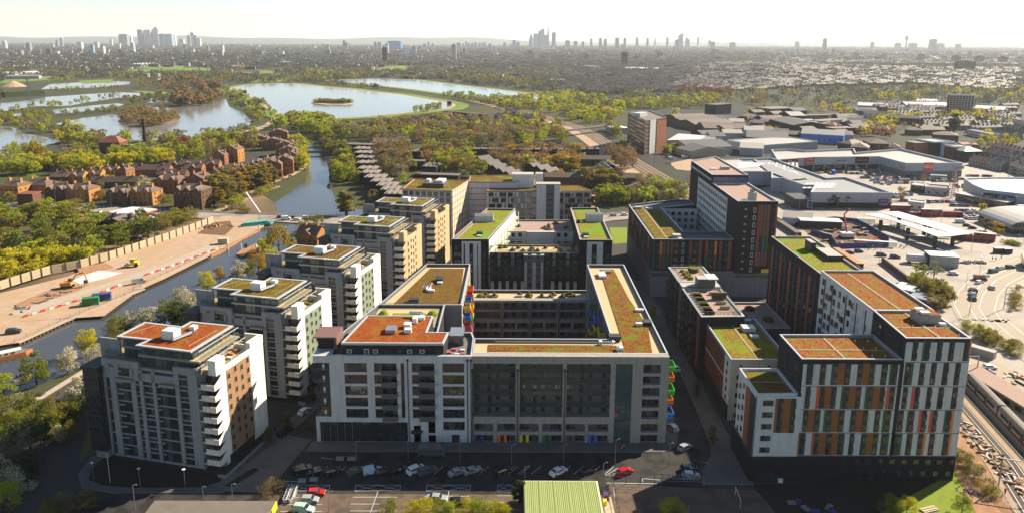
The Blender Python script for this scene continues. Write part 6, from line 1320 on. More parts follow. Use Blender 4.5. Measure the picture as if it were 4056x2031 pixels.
forest('b3',[(1000,830),(1800,820),(1900,720),(1600,740),(1300,770),(950,780)],60,(9,13),[O,Kh,Br,Lm],'beyond the office slab'); forest('b3',[(1430,700),(1920,715),(1900,660),(1500,650)],26,(9,12),[Cp,Cp,Cp,Br],'in the copper red belt')
forest('b3',[(0,1030),(250,1120),(520,1130),(500,1000),(400,930),(100,900),(0,900)],34,(8,13),[Ru,O,Ru,Lm],'left of the railway'); forest('b3',[(860,1060),(980,1070),(960,980),(880,990)],5,(8,12),[O],'in front of the railway bridge'); tp('b3',1450,900,14,Yl,'round',1.0,'','bright tree right of the office slab')
forest('b3',[(1350,1210),(1470,1220),(1460,1140),(1360,1150)],4,(6,9),[O,Lm],'in front of the office slab')
for a in[('a4',625,503,8,Dk,'round',1.3,'','round dark green tree in front of the corner unit'),('a4',740,503,8,Go,'round',1.1,'','golden tree in front of the corner unit'),('a4',1720,570,8,Yl,'tall',1.6,'','yellow green tree among parked cars by the buses'),('a4',1835,700,7,Go,'round',1.2,'','golden round tree next to the domed shelter'),('a4',1745,670,7,Ru,'tall',1.8,'','rust tree next to the domed shelter'),('a4',1125,450,9,Br,'round',1,'','bare tree beside the kiosk buildings'),('a4',1295,320,6,Ru,'round',1,'','small rust tree in the car park'),('a4',1250,1040,8,O,'round',1.1,'','olive tree at the road bend'),('a4',1365,1030,9,Gy,'round',1.0,'','pale budding tree at the road bend')]:tp(*a)
forest('a4',[(1180,1060),(1330,1080),(1500,1180),(1480,1280),(1380,1270),(1250,1150)],20,(5,8),[Kh,O,Kh],'beside the curved road'); forest('c4',[(1260,230),(1360,260),(1560,330),(1590,400),(1440,330),(1270,270)],14,(3,5),[Kh,O],'beside the car yard','bush')
forest('a4',[(1960,1290),(2027,1290),(1960,1080),(1920,1100)],6,(3,5),[Kh],'inside the road loop','bush'); forest('a4',[(1850,770),(1990,790),(1980,770),(1860,750)],5,(1.5,2.5),[O],'hedge beside the bus lane','bush',1.6); forest('a4',[(1200,390),(1270,400),(1250,385)],3,(2,3),[O],'hedge beside the kiosk','bush')
forest('b4',[(560,820),(760,790),(890,870),(760,890)],10,(8,11),[Ru,Kh,Yl],'among the sheds'); forest('b4',[(1100,960),(1470,965),(1460,920),(1120,925)],9,(9,12),[O,Yl,O],'among the flats on the right'); forest('b4',[(1620,930),(2100,950),(2050,890),(1640,890)],14,(9,13),[O,Ru,Kh,Yl],'around the gridded tower block'); tp('b4',1765,1030,22,Dk,'cone',1.8,'','huge black conifer in front of the gridded tower block'); tp('b4',1485,1020,16,Dk,'cone',1.1,'','narrow black conifer beside brown roofs')
forest('b4',[(950,1060),(1290,1080),(1280,1000),(960,1000)],10,(8,12),[Ru,Ru,Yl],'behind the shop row'); forest('b4',[(1850,1180),(2340,1160),(2300,1060),(1900,1040)],16,(6,9),[O,Kh,Yl,Gy],'among the terraces on the right'); forest('b4',[(700,780),(1700,720),(2365,760),(2365,640),(1500,640),(900,690)],60,(8,12),[Kh,Gy,O,Yl],'along the distant railway'); forest('b4',[(0,800),(180,790),(170,720),(0,710)],12,(8,12),[Ru,Br],'behind the depot')
def place_trees():
 L=sorted(TREES,key=lambda a:-a[2]/math.hypot(a[0],a[1])); IND=300; buf={}
 cn={'leaf_olive':'olive green','leaf_yellow':'bright yellow green','leaf_lime':'fresh lime green','leaf_dark':'dark green','leaf_brown':'bare brown','leaf_rust':'rust brown','leaf_gold':'golden orange','leaf_white':'white blossoming','leaf_copper':'copper red','leaf_grey':'greyish budding','leaf_khaki':'dull khaki'}
 L.sort(key=lambda a:0 if a[7]else 1)
 for i,(x,y,h,wf,mat,shape,where,one)in enumerate(L):
  d=math.hypot(x,y); lod=0 if d<330 else(1 if d<800 else 2); v=i%3; rz=_rt.uniform(0,6.28)
  cm,q,mats,mi=crown_mesh(shape,lod,mat,v)
  if i<IND:
   lb=one or f'{cn[mat]} {"bush" if shape == "bush" else "tree"} {where}'
   root=thing('bush' if shape=='bush' else 'tree',lb,'bush' if shape=='bush' else 'tree',(x,y,0),rz,None if one else('trees '+where if 'tree' not in where else where))
   if(shape,lod)not in TK:TK[(shape,lod)]=trunk_mesh(shape,lod)
   t_=bpy.data.objects.new('trunk',TK[(shape,lod)]); c_=bpy.data.objects.new('crown',cm)
   for o in(t_,c_):COL.objects.link(o); o.parent=root; o.scale=(h*wf,h*wf,h)
  else:
   c,s=math.cos(rz),math.sin(rz); p=q*np.array([h*wf,h*wf,h]); X=p[...,0]*c-p[...,1]*s+x; Y_=p[...,0]*s+p[...,1]*c+y
   Pq=np.stack([X,Y_,p[...,2]],-1); m_=mi if mi is not None else np.zeros(len(q),int)
   for j,mm in enumerate(mats):buf.setdefault(mm,[]).append(Pq[m_==j])
 names=list(buf); qs=[np.concatenate(buf[n])for n in names]
 o=bpy.data.objects.new('woodland',cards_mesh('woodland',np.concatenate(qs),names,np.concatenate([np.full(len(q),i)for i,q in enumerate(qs)]))); COL.objects.link(o); o['kind']='stuff'
 o['label']='the smaller trees of the woods, banks and gardens'; del o['label']
place_trees()
# ------- the town behind: terraces of houses, woods and far towers
rt=random.Random(21)
def house_geo(mb,w,d,h,rh,wall,roof,win='glass'):
 mb.box(-w/2,w/2,0,d,0,h,wall,bottom=False); mb.gable(-w/2,w/2,0,d,h,rh,roof,wall,'x',.15)
 mb.box(-w/2-.3,-w/2+.3,d*.4,d*.6,h,h+rh+1.2,wall)
 for x in(-w/4,w/4):
  for z in(1,3.8):mb.box(x-.6,x+.6,-.05,0,z,z+1.4,win)
 mb.box(-w/4,w/4,d,d+3.5,0,h*.6,wall,top=roof)
HM=[]
for wl,rf in(('brick_grey','roof_slate'),('render_grey','roof_slate'),('brick_brown','roof_slate2'),('brick_brown','roof_slate'),('brick_grey','roof_slate2'),('concrete','roof_slate2'),('brick_red','roof_brown')):
 mb=MB(); house_geo(mb,5.6,8.5,5.6,2.6,wl,rf,'concrete_pale' if wl.startswith('brick')else 'glass'); HM.append(mb)
HMesh=[None]*len(HM)
ROWS=[]
def row(x,y,a,n,label):ROWS.append((x,y,a,n,label))
# the rows one can see clearly, then rows filling the streets behind
for(t,x0,y0,x1,y1,lb)in[('a4',1620,190,1900,250,'white dormered terrace house at the top of the car park'),('a4',1660,130,2000,200,'dark terrace house in the second row on the right'),('a4',1780,90,2027,150,'dark terrace house in the third row on the right'),('a4',1900,235,2060,300,'dark terrace house at the right edge'),('b4',1880,1040,2330,1100,'terrace house right of the stepped flats'),('b4',2100,940,2365,1000,'terrace house at the far right below the depot'),('b4',1980,985,2340,1040,'terrace house in the row below the tower block'),('b4',2000,870,2240,900,'dark brick terrace house behind the trees')]:
 A,Bp=Vector(at(t,x0,y0)),Vector(at(t,x1,y1)); d=Bp-A; row(A.x,A.y,math.atan2(d.y,d.x),int(d.length/5.7),lb)
def zone(t,pts,step,lenr,ang,label,gap=(20,29)):
 P=[at(t,x,y)for x,y in pts]; xs=[p[0]for p in P]; ys=[p[1]for p in P]; c,s=math.cos(ang),math.sin(ang); cx,cy=sum(xs)/len(xs),sum(ys)/len(ys)
 Rr=max(max(xs)-min(xs),max(ys)-min(ys)); v=-Rr
 while v<Rr:
  u=-Rr
  while u<Rr:
   n=rt.randint(*lenr); X,Y=cx+u*c-v*s,cy+u*s+v*c; Xe,Ye=X+n*5.7*c,Y+n*5.7*s
   if inside(X,Y,P)and inside(Xe,Ye,P):row(X,Y,ang+rt.uniform(-.03,.03),n,label)
   u+=n*5.7+rt.uniform(8,30)
  v+=rt.uniform(*gap)*step
zone('b4',[(-100,690),(600,640),(1400,620),(2365,700),(2365,480),(1300,470),(0,420),(-400,450),(-700,650)],1.0,(4,12),R(28),'small grey terrace house in the dense streets behind the sheds')
zone('b3',[(420,690),(850,700),(1450,690),(1900,640),(2365,700),(2365,450),(1200,440),(100,440),(0,560),(250,620)],1.0,(4,12),R(-14),'small grey terrace house in the dense streets beyond the park')
zone('b4',[(1950,940),(2365,960),(2365,780),(2280,770),(2000,850)],1.0,(3,8),R(10),'terrace house around the white depot on the right')
zone('b4',[(1180,1010),(2365,1040),(2365,880),(1560,830),(1180,850)],1.0,(3,9),R(12),'brown terrace house between the stepped flats and the tower block',gap=(17,26))
zone('b4',[(950,870),(1750,870),(1740,800),(980,800)],1.0,(3,8),R(5),'small terrace house in front of the white depot',gap=(17,26))
zone('b3',[(0,440),(2365,430),(2365,330),(0,340)],1.9,(10,26),R(-10),'tiny house in the far streets')
zone('b4',[(0,430),(2365,450),(2365,350),(0,330)],1.9,(10,26),R(20),'tiny house in the far streets')
zone('b2',[(700,440),(2365,440),(2365,340),(700,350)],2.8,(10,26),R(5),'tiny house in the far streets')
def place_houses():
 H=[]
 for(x,y,a,n,lb)in ROWS:
  k0=rt.randrange(7)
  for i in range(n):
   X,Y=x+(i+.5)*5.7*math.cos(a),y+(i+.5)*5.7*math.sin(a); k=k0 if rt.random()<.6 else rt.randrange(7); H.append((X,Y,a,k,lb,math.hypot(X,Y)))
 vis=[h for h in H if-150<img(h[0],h[1],3)[0]<4200]; vis.sort(key=lambda h:h[5]); big=MB()
 print('houses',len(vis))
 for i,(X,Y,a,k,lb,d)in enumerate(vis):
  if i<260:
   if HMesh[k]is None:HMesh[k]=HM[k].mesh('terrace_house')
   o=bpy.data.objects.new('terrace_house',HMesh[k]); COL.objects.link(o); o.location=(X,Y,0); o.rotation_euler=(0,0,a); tag(o,('grey brick','pale grey','brown brick','slate roofed brown','brown roofed','beige','red brick')[k]+' '+lb.replace('small grey ','').replace('brown ','').replace('dark ','').replace('white dormered','dormered'),'house',lb.replace('house','houses'))
  else:
   s=1.0; wl,rf=HM[k].names[0],HM[k].names[1]; big.T(X,Y,a)
   if d<1700:
    big.box(-2.8,2.8,0,8.5,0,5.6,wl,bottom=False); big.gable(-2.8,2.8,0,8.5,5.6,2.6,rf,wl,'x',.1)
    if i%2:big.box(-3,-2.5,3.5,5,5.6,9,wl)
    big.box(-1,1,8.5,12,0,3.4,wl,top=rf)
   else:big.box(-2.85,2.85,0,8.5,0,6,wl,bottom=False); big.gable(-2.9,2.9,0,8.5,6,2.8,rf,wl,'x',0)
 o=big.build('far_houses'); o['kind']='stuff'
place_houses()
# far woods and blocks reaching to the horizon, one mass
def far_mass():
 rng=np.random.default_rng(8); n=21000
 X,Y,S_=[],[],[]
 py=rng.uniform(0,1,n); px=rng.uniform(-100,4160,n)
 d=1150*np.exp(rng.uniform(0,1,n)**.8*np.log(13000/1150)); x=(px-XC)/FPX*d*1.0; y=d
 C=[]; mats=[]
 green=['leaf_far','leaf_dark','leaf_far','leaf_far','leaf_far','leaf_far','leaf_grey','leaf_olive','leaf_khaki']
 keep=[]
 blocked=[inset(res1,-45),inset(res2,-45)]+[PT('b1',p)for p in([(1060,500),(1200,470),(1700,460),(1850,485),(1800,515),(1100,520)],[(0,575),(400,550),(410,580),(0,610)],[(1900,520),(2050,490),(2365,490),(2365,540),(1950,540)])]+[PT('b2',[(980,500),(1150,450),(1340,450),(1330,510)])]+[PT('b1',[(0,960),(2200,1000),(2100,600),(1200,560),(0,560)])]
 for i in range(n):
  if any(inside(x[i],y[i],P)for P in blocked):continue
  if y[i]<2300 and x[i]>150:
   if rng.uniform()>.62:continue
  k=d[i]/1150; w=7*k**.85*rng.uniform(.7,1.6); h=(6+rng.uniform(0,6))*min(2.0,k**.25)
  m=44 if d[i]<2500 else 20
  p=rng.normal(size=(m,3))*np.array([w*.55,w*.45,h*.25])+np.array([x[i],y[i],h*.55]); p[:,2]=np.clip(p[:,2],0.5,h*1.15)
  u=rng.normal(size=(m,3)); u/=np.linalg.norm(u,axis=1)[:,None]; v=np.cross(u,rng.normal(size=(m,3))); v/=np.linalg.norm(v,axis=1)[:,None]; s=(1.15*k**.7)*rng.uniform(.6,1.4,m)[:,None]
  C.append(np.stack([p-u*s,p+v*s,p+u*s,p-v*s],1)); mats.append(np.full(m,rng.integers(0,len(green))if(x[i]<200 and d[i]<2600)or d[i]<1500 else rng.integers(0,6)))
 gm=sorted(set(green)); mi=np.array([gm.index(g)for g in green])[np.concatenate(mats)]
 o=bpy.data.objects.new('far_woods',cards_mesh('far_woods',np.concatenate(C),gm,mi)); COL.objects.link(o); o['kind']='stuff'
 mb=MB()
 for i in range(7500):
  d=1900*math.exp(rt.random()**.9*math.log(12500/1900)); X=(rt.uniform(-50,4100)-XC)/FPX*d
  if X<-300 and d<2300:continue
  if any(inside(X,d,P)for P in blocked):continue
  k=(d/1900)**.8; w=rt.uniform(8,26)*k; h=rt.choice((6,7,8,9,12))*(1 if d<4000 else 1.5); mb.T(X,d,rt.uniform(-.6,.6)); mb.box(-w/2,w/2,0,rt.uniform(7,14),0,h,rt.choice(('brick_grey','concrete','brick_brown','render_grey','brick_dark','concrete')),top=rt.choice(('roof_slate','roof_slate2','roof_pale','roof_flat','roof_pale','roof_slate')),bottom=False)
 for i in range(170):
  d=rt.uniform(3800,10500); X=(rt.uniform(-50,4100)-XC)/FPX*d
  w=rt.uniform(14,34); mb.T(X,d,rt.uniform(-.5,.5)); h=rt.uniform(20,42)*(1.0 if rt.random()<.8 else 1.4); mb.box(-w/2,w/2,0,16,0,h,rt.choice(('render_white','concrete','brick_brown','render_grey','concrete_pale','stone_grey')),bottom=False)
 o=mb.build('far_blocks'); o['kind']='stuff'
far_mass()
# ------- skyline
spec('sky_blue',(.22,.30,.36),(.18,.25,.3),.3,scale=.05,amt=.5,spec=.6); spec('sky_grey',(.22,.23,.25),(.17,.18,.2),.5,scale=.05,amt=.5); spec('sky_pale',(.5,.49,.47),(.42,.42,.41),.6,scale=.05,amt=.5)  # tower colours, paled to carry part of the distance haze
def sky_tower(t,x0,x1,ytop,D,mat,label,top='flat',name='skyscraper'):
 "tower at distance D whose sides and top match the outline seen in the photograph"
 ox,oy,s=TILES[t]; px=ox+(x0+x1)/2/s; w=(x1-x0)/s*D/FPX*1.02; pt=oy+ytop/s
 dd=FW+RT*((px-XC)/FPX)+UP*((YC-pt)/FPX); k=D/dd.y; X=dd.x*k; Z=CH+dd.z*k
 B=Bld(name,label,'skyscraper',X,D); mb=B.mb('shaft'); dp=max(18,w*.8); hb=Z if top=='flat' else Z*.86
 if top=='gherkin':
  for i,(a,b)in enumerate(((.82,1),(1,1.02),(1.02,.9),(.9,.62),(.62,.1))):mb.cyl(0,0,Z*i/5,Z*(i+1)/5,w/2*a,mat,12,r2=w/2*b)
 elif top=='spire':mb.face([(-w/2,0,0),(w/2,0,0),(w*.06,dp/2,Z),(-w*.06,dp/2,Z)],mat); mb.face([(w/2,0,0),(w/2,dp,0),(w*.06,dp/2+2,Z),(w*.06,dp/2,Z)],mat); mb.face([(w/2,dp,0),(-w/2,dp,0),(-w*.06,dp/2+2,Z),(w*.06,dp/2+2,Z)],mat); mb.face([(-w/2,dp,0),(-w/2,0,0),(-w*.06,dp/2,Z),(-w*.06,dp/2+2,Z)],mat)
 elif top=='round':mb.cyl(0,0,0,Z*.9,w/2,mat,14); mb.cyl(0,0,Z*.9,Z,w/2,mat,14,r2=w*.32)
 elif top=='mast':
  mb.cyl(0,0,0,Z*.62,w*.16,mat,10); B.mb('head').cyl(0,0,Z*.62,Z*.84,w*.34,mat,12); B.mb('mast').cyl(0,0,Z*.84,Z,w*.12,mat,6)
 else:
  mb.box(-w/2,w/2,0,dp,0,hb,mat)
  if top=='pyramid':B.mb('roof').hip(-w/2,w/2,0,dp,hb,Z-hb,'sky_pale',0)
  elif top=='slant':B.mb('crown').face([(-w/2,-.5,hb),(w/2,-.5,hb),(-w/2,dp,Z)],mat); B.mb('crown').box(-w/2,0,1,dp,hb,Z-2,mat)
  elif top=='crane':B.mb('crane').box(-1.5,1.5,0,3,hb,Z+30,'sky_grey'); B.mb('crane').box(-25,20,0,2.5,Z+18,Z+21,'sky_grey')
  else:
   B.mb('roof').box(-w*.3,w*.3,dp*.2,dp*.8,Z,Z+4,'sky_grey')
 return B.done()
CWn='in the left cluster of towers'
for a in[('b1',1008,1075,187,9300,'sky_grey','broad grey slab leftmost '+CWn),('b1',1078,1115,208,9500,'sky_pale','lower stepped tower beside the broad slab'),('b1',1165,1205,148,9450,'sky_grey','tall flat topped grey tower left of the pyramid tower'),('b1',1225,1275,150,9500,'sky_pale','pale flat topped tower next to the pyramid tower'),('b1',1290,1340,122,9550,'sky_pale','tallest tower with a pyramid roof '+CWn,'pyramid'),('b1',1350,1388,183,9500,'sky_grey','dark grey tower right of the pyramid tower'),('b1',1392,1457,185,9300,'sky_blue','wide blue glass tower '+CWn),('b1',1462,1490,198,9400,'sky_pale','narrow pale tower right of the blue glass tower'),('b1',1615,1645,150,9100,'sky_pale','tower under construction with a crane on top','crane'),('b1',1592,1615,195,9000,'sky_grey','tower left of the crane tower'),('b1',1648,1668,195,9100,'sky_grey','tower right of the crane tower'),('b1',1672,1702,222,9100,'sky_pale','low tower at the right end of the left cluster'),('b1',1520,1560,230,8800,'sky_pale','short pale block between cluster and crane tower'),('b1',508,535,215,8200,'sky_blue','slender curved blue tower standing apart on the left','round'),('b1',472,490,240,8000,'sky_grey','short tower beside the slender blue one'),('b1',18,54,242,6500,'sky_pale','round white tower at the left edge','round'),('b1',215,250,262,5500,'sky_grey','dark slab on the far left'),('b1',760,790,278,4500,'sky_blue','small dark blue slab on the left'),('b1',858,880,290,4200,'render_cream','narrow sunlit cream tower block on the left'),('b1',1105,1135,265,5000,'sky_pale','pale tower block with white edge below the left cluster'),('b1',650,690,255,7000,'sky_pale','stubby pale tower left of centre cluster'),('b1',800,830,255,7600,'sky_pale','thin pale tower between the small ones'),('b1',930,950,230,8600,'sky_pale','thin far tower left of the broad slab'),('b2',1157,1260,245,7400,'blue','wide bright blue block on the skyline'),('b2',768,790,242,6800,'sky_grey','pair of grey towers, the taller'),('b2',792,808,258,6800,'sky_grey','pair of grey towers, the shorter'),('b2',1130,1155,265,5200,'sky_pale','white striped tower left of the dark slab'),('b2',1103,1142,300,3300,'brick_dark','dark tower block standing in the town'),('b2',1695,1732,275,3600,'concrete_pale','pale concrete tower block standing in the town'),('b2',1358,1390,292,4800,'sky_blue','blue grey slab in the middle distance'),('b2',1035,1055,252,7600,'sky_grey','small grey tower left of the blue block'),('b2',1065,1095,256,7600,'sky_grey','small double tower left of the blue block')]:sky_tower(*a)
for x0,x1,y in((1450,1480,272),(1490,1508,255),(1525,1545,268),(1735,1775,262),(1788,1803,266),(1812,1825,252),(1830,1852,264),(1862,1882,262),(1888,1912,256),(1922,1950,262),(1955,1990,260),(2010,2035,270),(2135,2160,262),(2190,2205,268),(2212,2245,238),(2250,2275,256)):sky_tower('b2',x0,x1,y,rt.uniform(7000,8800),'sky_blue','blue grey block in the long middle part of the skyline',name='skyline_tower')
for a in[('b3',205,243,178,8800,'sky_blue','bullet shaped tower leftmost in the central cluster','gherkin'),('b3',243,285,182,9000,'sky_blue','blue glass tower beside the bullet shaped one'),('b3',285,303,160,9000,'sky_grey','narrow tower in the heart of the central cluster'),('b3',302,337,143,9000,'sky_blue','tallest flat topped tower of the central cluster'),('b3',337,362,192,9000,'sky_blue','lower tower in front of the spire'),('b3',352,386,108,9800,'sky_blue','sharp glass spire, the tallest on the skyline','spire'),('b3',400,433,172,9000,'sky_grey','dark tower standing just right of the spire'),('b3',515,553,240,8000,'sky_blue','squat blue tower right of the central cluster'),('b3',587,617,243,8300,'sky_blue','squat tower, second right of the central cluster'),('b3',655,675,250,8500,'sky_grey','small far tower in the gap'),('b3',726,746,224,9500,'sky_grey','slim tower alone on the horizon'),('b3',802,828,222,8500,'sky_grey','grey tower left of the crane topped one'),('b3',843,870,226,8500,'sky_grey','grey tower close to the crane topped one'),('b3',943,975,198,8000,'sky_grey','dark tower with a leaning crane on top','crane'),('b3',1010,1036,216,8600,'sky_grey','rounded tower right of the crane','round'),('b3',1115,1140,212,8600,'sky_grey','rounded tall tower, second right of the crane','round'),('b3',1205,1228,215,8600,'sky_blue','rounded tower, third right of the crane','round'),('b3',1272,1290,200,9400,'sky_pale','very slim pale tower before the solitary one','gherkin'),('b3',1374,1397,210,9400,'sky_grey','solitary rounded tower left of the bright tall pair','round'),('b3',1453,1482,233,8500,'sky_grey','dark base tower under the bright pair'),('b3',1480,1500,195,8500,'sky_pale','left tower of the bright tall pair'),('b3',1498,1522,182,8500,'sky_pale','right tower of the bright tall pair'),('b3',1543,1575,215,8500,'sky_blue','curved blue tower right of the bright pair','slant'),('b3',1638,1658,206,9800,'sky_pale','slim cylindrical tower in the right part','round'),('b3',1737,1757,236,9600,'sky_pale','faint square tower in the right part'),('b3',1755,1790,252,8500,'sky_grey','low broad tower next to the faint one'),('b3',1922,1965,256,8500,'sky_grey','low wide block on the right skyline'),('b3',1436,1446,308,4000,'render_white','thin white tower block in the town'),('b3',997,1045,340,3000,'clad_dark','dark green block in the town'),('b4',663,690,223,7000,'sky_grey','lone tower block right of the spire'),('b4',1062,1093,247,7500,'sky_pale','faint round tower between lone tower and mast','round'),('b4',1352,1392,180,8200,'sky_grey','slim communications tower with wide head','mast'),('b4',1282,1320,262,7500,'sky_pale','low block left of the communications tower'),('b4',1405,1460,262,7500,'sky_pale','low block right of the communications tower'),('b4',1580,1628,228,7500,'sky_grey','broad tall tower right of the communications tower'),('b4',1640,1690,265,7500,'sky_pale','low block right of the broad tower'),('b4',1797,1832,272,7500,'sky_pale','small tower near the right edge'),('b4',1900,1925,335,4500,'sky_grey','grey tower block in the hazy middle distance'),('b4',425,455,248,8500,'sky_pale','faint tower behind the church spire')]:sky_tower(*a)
# the big wheel
X,Y=(1810/2.15+2000-XC)/FPX*9500,9500; w=MB(X,Y)
w.tube([(62*math.cos(a*math.pi/12),0,72+62*math.sin(a*math.pi/12))for a in range(25)],2.2,'sky_grey',5); w.tube([(-25,0,0),(0,0,72),(25,0,0)],2.5,'sky_grey',5)
tag(w.build('ferris_wheel'),'tiny ferris wheel on the horizon','ferris wheel')
# ------- vehicles
def car_proto(kind,paint):
 "car with its nose towards +X, wheels on z=0; parts: body, window, wheel x4, headlight x2"
 r=thing('parked_car','car','car'); L_,Wd,Hh={'hatch':(4.1,1.75,1.48),'sedan':(4.6,1.8,1.42),'suv':(4.7,1.9,1.75),'mpv':(4.6,1.85,1.7),'van':(5.2,2.0,2.2),'smallvan':(4.4,1.8,1.85)}[kind]
 prof={'hatch':[(-.5,.30),(-.5,.62),(-.46,.72),(-.36,.98),(-.2,1),(.1,1),(.27,.66),(.46,.56),(.5,.42),(.5,.2)],'sedan':[(-.5,.3),(-.5,.62),(-.36,.68),(-.22,.98),(-.1,1),(.1,.99),(.26,.66),(.46,.58),(.5,.42),(.5,.2)],'suv':[(-.5,.3),(-.5,.62),(-.48,.68),(-.42,.98),(-.25,1),(.12,.99),(.25,.66),(.45,.6),(.5,.46),(.5,.2)],'mpv':[(-.5,.3),(-.5,.6),(-.48,.68),(-.42,.97),(-.2,1),(.1,.98),(.33,.62),(.47,.52),(.5,.42),(.5,.2)],'van':[(-.5,.2),(-.5,.5),(-.5,.6),(-.5,.98),(-.3,1),(.2,1),(.36,.58),(.48,.48),(.5,.4),(.5,.15)],'smallvan':[(-.5,.2),(-.5,.5),(-.5,.6),(-.49,.98),(-.3,1),(.05,1),(.24,.62),(.46,.52),(.5,.4),(.5,.15)]}[kind]
 mb=MB(); n=len(prof); pts=[]
 for(x,z)in prof:
  zz=z*Hh; ins=0 if z<=.68 else(z-.68)/.32*.17
  pts.append((x*L_,Wd/2-ins-(.1 if abs(x)>.45 else 0),max(.2,zz)))
 bot=[(-.5*L_,Wd/2-.1,.22),(.5*L_,Wd/2-.1,.22)]
 ring=[bot[0]]+pts+[bot[1]]
 P_='car_'+paint
 for a,b in zip(ring,ring[1:]):mb.face([(a[0],-a[1],a[2]),(b[0],-b[1],b[2]),(b[0],b[1],b[2]),(a[0],a[1],a[2])][::-1],P_)
 for sg in(-1,1):f=[(p[0],sg*p[1],p[2])for p in ring]; mb.face(f if sg<0 else f[::-1],P_)
 mb.face([(bot[0][0],-bot[0][1],.22),(bot[1][0],-bot[1][1],.22),(bot[1][0],bot[1][1],.22),(bot[0][0],bot[0][1],.22)],'rubber')
 mb.build('body',r)
 g=MB(); up=[p for p in pts if p[2]>.64*Hh]
 lo=min(up,key=lambda p:p[0]); k=[i for i,p in enumerate(pts)if p[2]/Hh>.95]; i0,i1=k[0],k[-1]
 def lerp(a,b,t):return tuple(a[j]+(b[j]-a[j])*t for j in range(3))
 # windscreen, rear window and side glass 1.5 cm proud of the body
 fw0,fw1=pts[i1],pts[i1+1]; rw0,rw1=pts[i0],pts[i0-1]
 a,b=lerp(fw0,fw1,.12),lerp(fw0,fw1,.9); g.face([(a[0]+.02,-a[1]+.08,a[2]+.02),(b[0]+.02,-b[1]+.08,b[2]+.02),(b[0]+.02,b[1]-.08,b[2]+.02),(a[0]+.02,a[1]-.08,a[2]+.02)],'glass')
 if 'van' not in kind:a,b=lerp(rw0,rw1,.12),lerp(rw0,rw1,.85); g.face([(a[0]-.02,a[1]-.08,a[2]+.02),(b[0]-.02,b[1]-.08,b[2]+.02),(b[0]-.02,-b[1]+.08,b[2]+.02),(a[0]-.02,-a[1]+.08,a[2]+.02)],'glass')
 x0=rw1[0]*.86 if 'van' not in kind else .12*L_; x1=fw1[0]*.82; zt=Hh*.93; zb=Hh*.69
 for sg in(-1,1):
  q=[(x0,sg*(Wd/2+.0),zb),(x1,sg*(Wd/2+.0),zb),(fw0[0]*.98,sg*(Wd/2-.12),zt),(max(x0+.1,rw0[0]*.96)if 'van' not in kind else x0,sg*(Wd/2-.12),zt)]
  g.face(q if sg<0 else q[::-1],'glass')
 g.build('window',r)
 wh=MB(); wh.tube([(0,-.11,0),(0,.11,0)],.33,'tyre',12); wh.tube([(0,-.125,0),(0,.125,0)],.19,'metal_grey',8); wm=wh.mesh('wheel')
 for sx in(-.31,.31):
  for sy in(-1,1):o=bpy.data.objects.new('wheel',wm); COL.objects.link(o); o.parent=r; o.location=(sx*L_,sy*(Wd/2-.08),.33)
 for sy in(-1,1):h=MB(); h.box(L_*.485,L_*.5+.015,sy*Wd*.33-.17,sy*Wd*.33+.17,Hh*.42,Hh*.5,'frame_white'); h.build('headlight',r)
 return freeze(r)
CP={}
def _grp(r,g):
 if g:r['group']=g
def cart(t,x,y,rz,kind,paint,label,**k):
 X,Y=at(t,x,y)
 return car(X,Y,R(rz),kind,paint,label,z=.12,**k)
 # keep the child lists reachable although a prototype is renamed when it is placed
def car(x,y,rz,kind,paint,label,cat='car',name='parked_car',group=None,z=0):
 k=(kind,paint)
 if k not in CP:
  r=car_proto(kind,paint); CP[k]=(r,list(CH_[r.name]))
 else:
  src,kids=CP[k]; r=src.copy(); COL.objects.link(r)
  for c in kids:d=c.copy(); COL.objects.link(d); d.parent=r
 r.name=name; r.location=(x,y,z); r.rotation_euler=(0,0,rz); r['label']=label; r['category']=cat
 if 'group' in r:del r['group']
 _grp(r,group); return r
BAY='cars parked in the slanted bays'
for(x,y,rz,k,p,lb)in[(290,1040,28,'suv','black','leftmost black car in the slanted bays'),(383,1045,28,'sedan','black','second black car from the left in the slanted bays'),(462,1048,28,'hatch','black','third black car from the left in the slanted bays'),(598,1046,35,'hatch','grey','grey hatchback left of the white and blue van'),(698,1045,20,'smallvan','pale','small white and pale blue lettered van'),(762,1052,28,'hatch','black','black hatchback right of the lettered van'),(840,1045,28,'mpv','black','black car left of the large white one'),(950,1038,40,'mpv','white','large white people carrier parked half over the bay'),(1015,1046,35,'mpv','grey','grey car beside the white people carrier'),(1190,1050,35,'sedan','silver','silver estate car, left of two silver cars'),(1278,1042,30,'sedan','silver','silver saloon, right of two silver cars'),(1450,1046,30,'hatch','black','black hatchback alone in the middle bays')]:
 cart('c2',x,y+15,rz,k,p,lb,group=BAY)
cart('c3',310,1062,38,'sedan','white','white coupe in the slanted bays',group=BAY); cart('c3',478,1062,30,'hatch','black','rightmost black hatchback in the slanted bays',group=BAY); cart('c3',694,1065,30,'hatch','red','dark red car at the end of the bays beside the hatched lines',group=BAY)
cart('c3',1068,1045,5,'hatch','black','black car behind the blue grey hatchback at the lane end'); cart('c3',1078,1085,-5,'hatch','silver','blue grey hatchback at the lane end'); cart('c3',1045,922,35,'hatch','silver','silver hatchback turning the street corner',name='moving_car'); cart('c3',975,808,105,'hatch','silver','silver car parked beside the street corner'); cart('c3',988,460,105,'hatch','white','white car waiting beside the green balcony')
cart('c2',368,1188,5,'hatch','red','bright red hatchback beside the white sacks'); cart('c2',330,1228,0,'hatch','silver','small silver car below the red hatchback'); cart('c2',300,1285,-8,'smallvan','mint','mint green car cut by the lower edge'); cart('c2',1070,1218,-5,'sedan','silver','silver saloon alone in the sunlit car park'); cart('c2',1195,1240,0,'hatch','black','dark car half hidden behind the hedge')
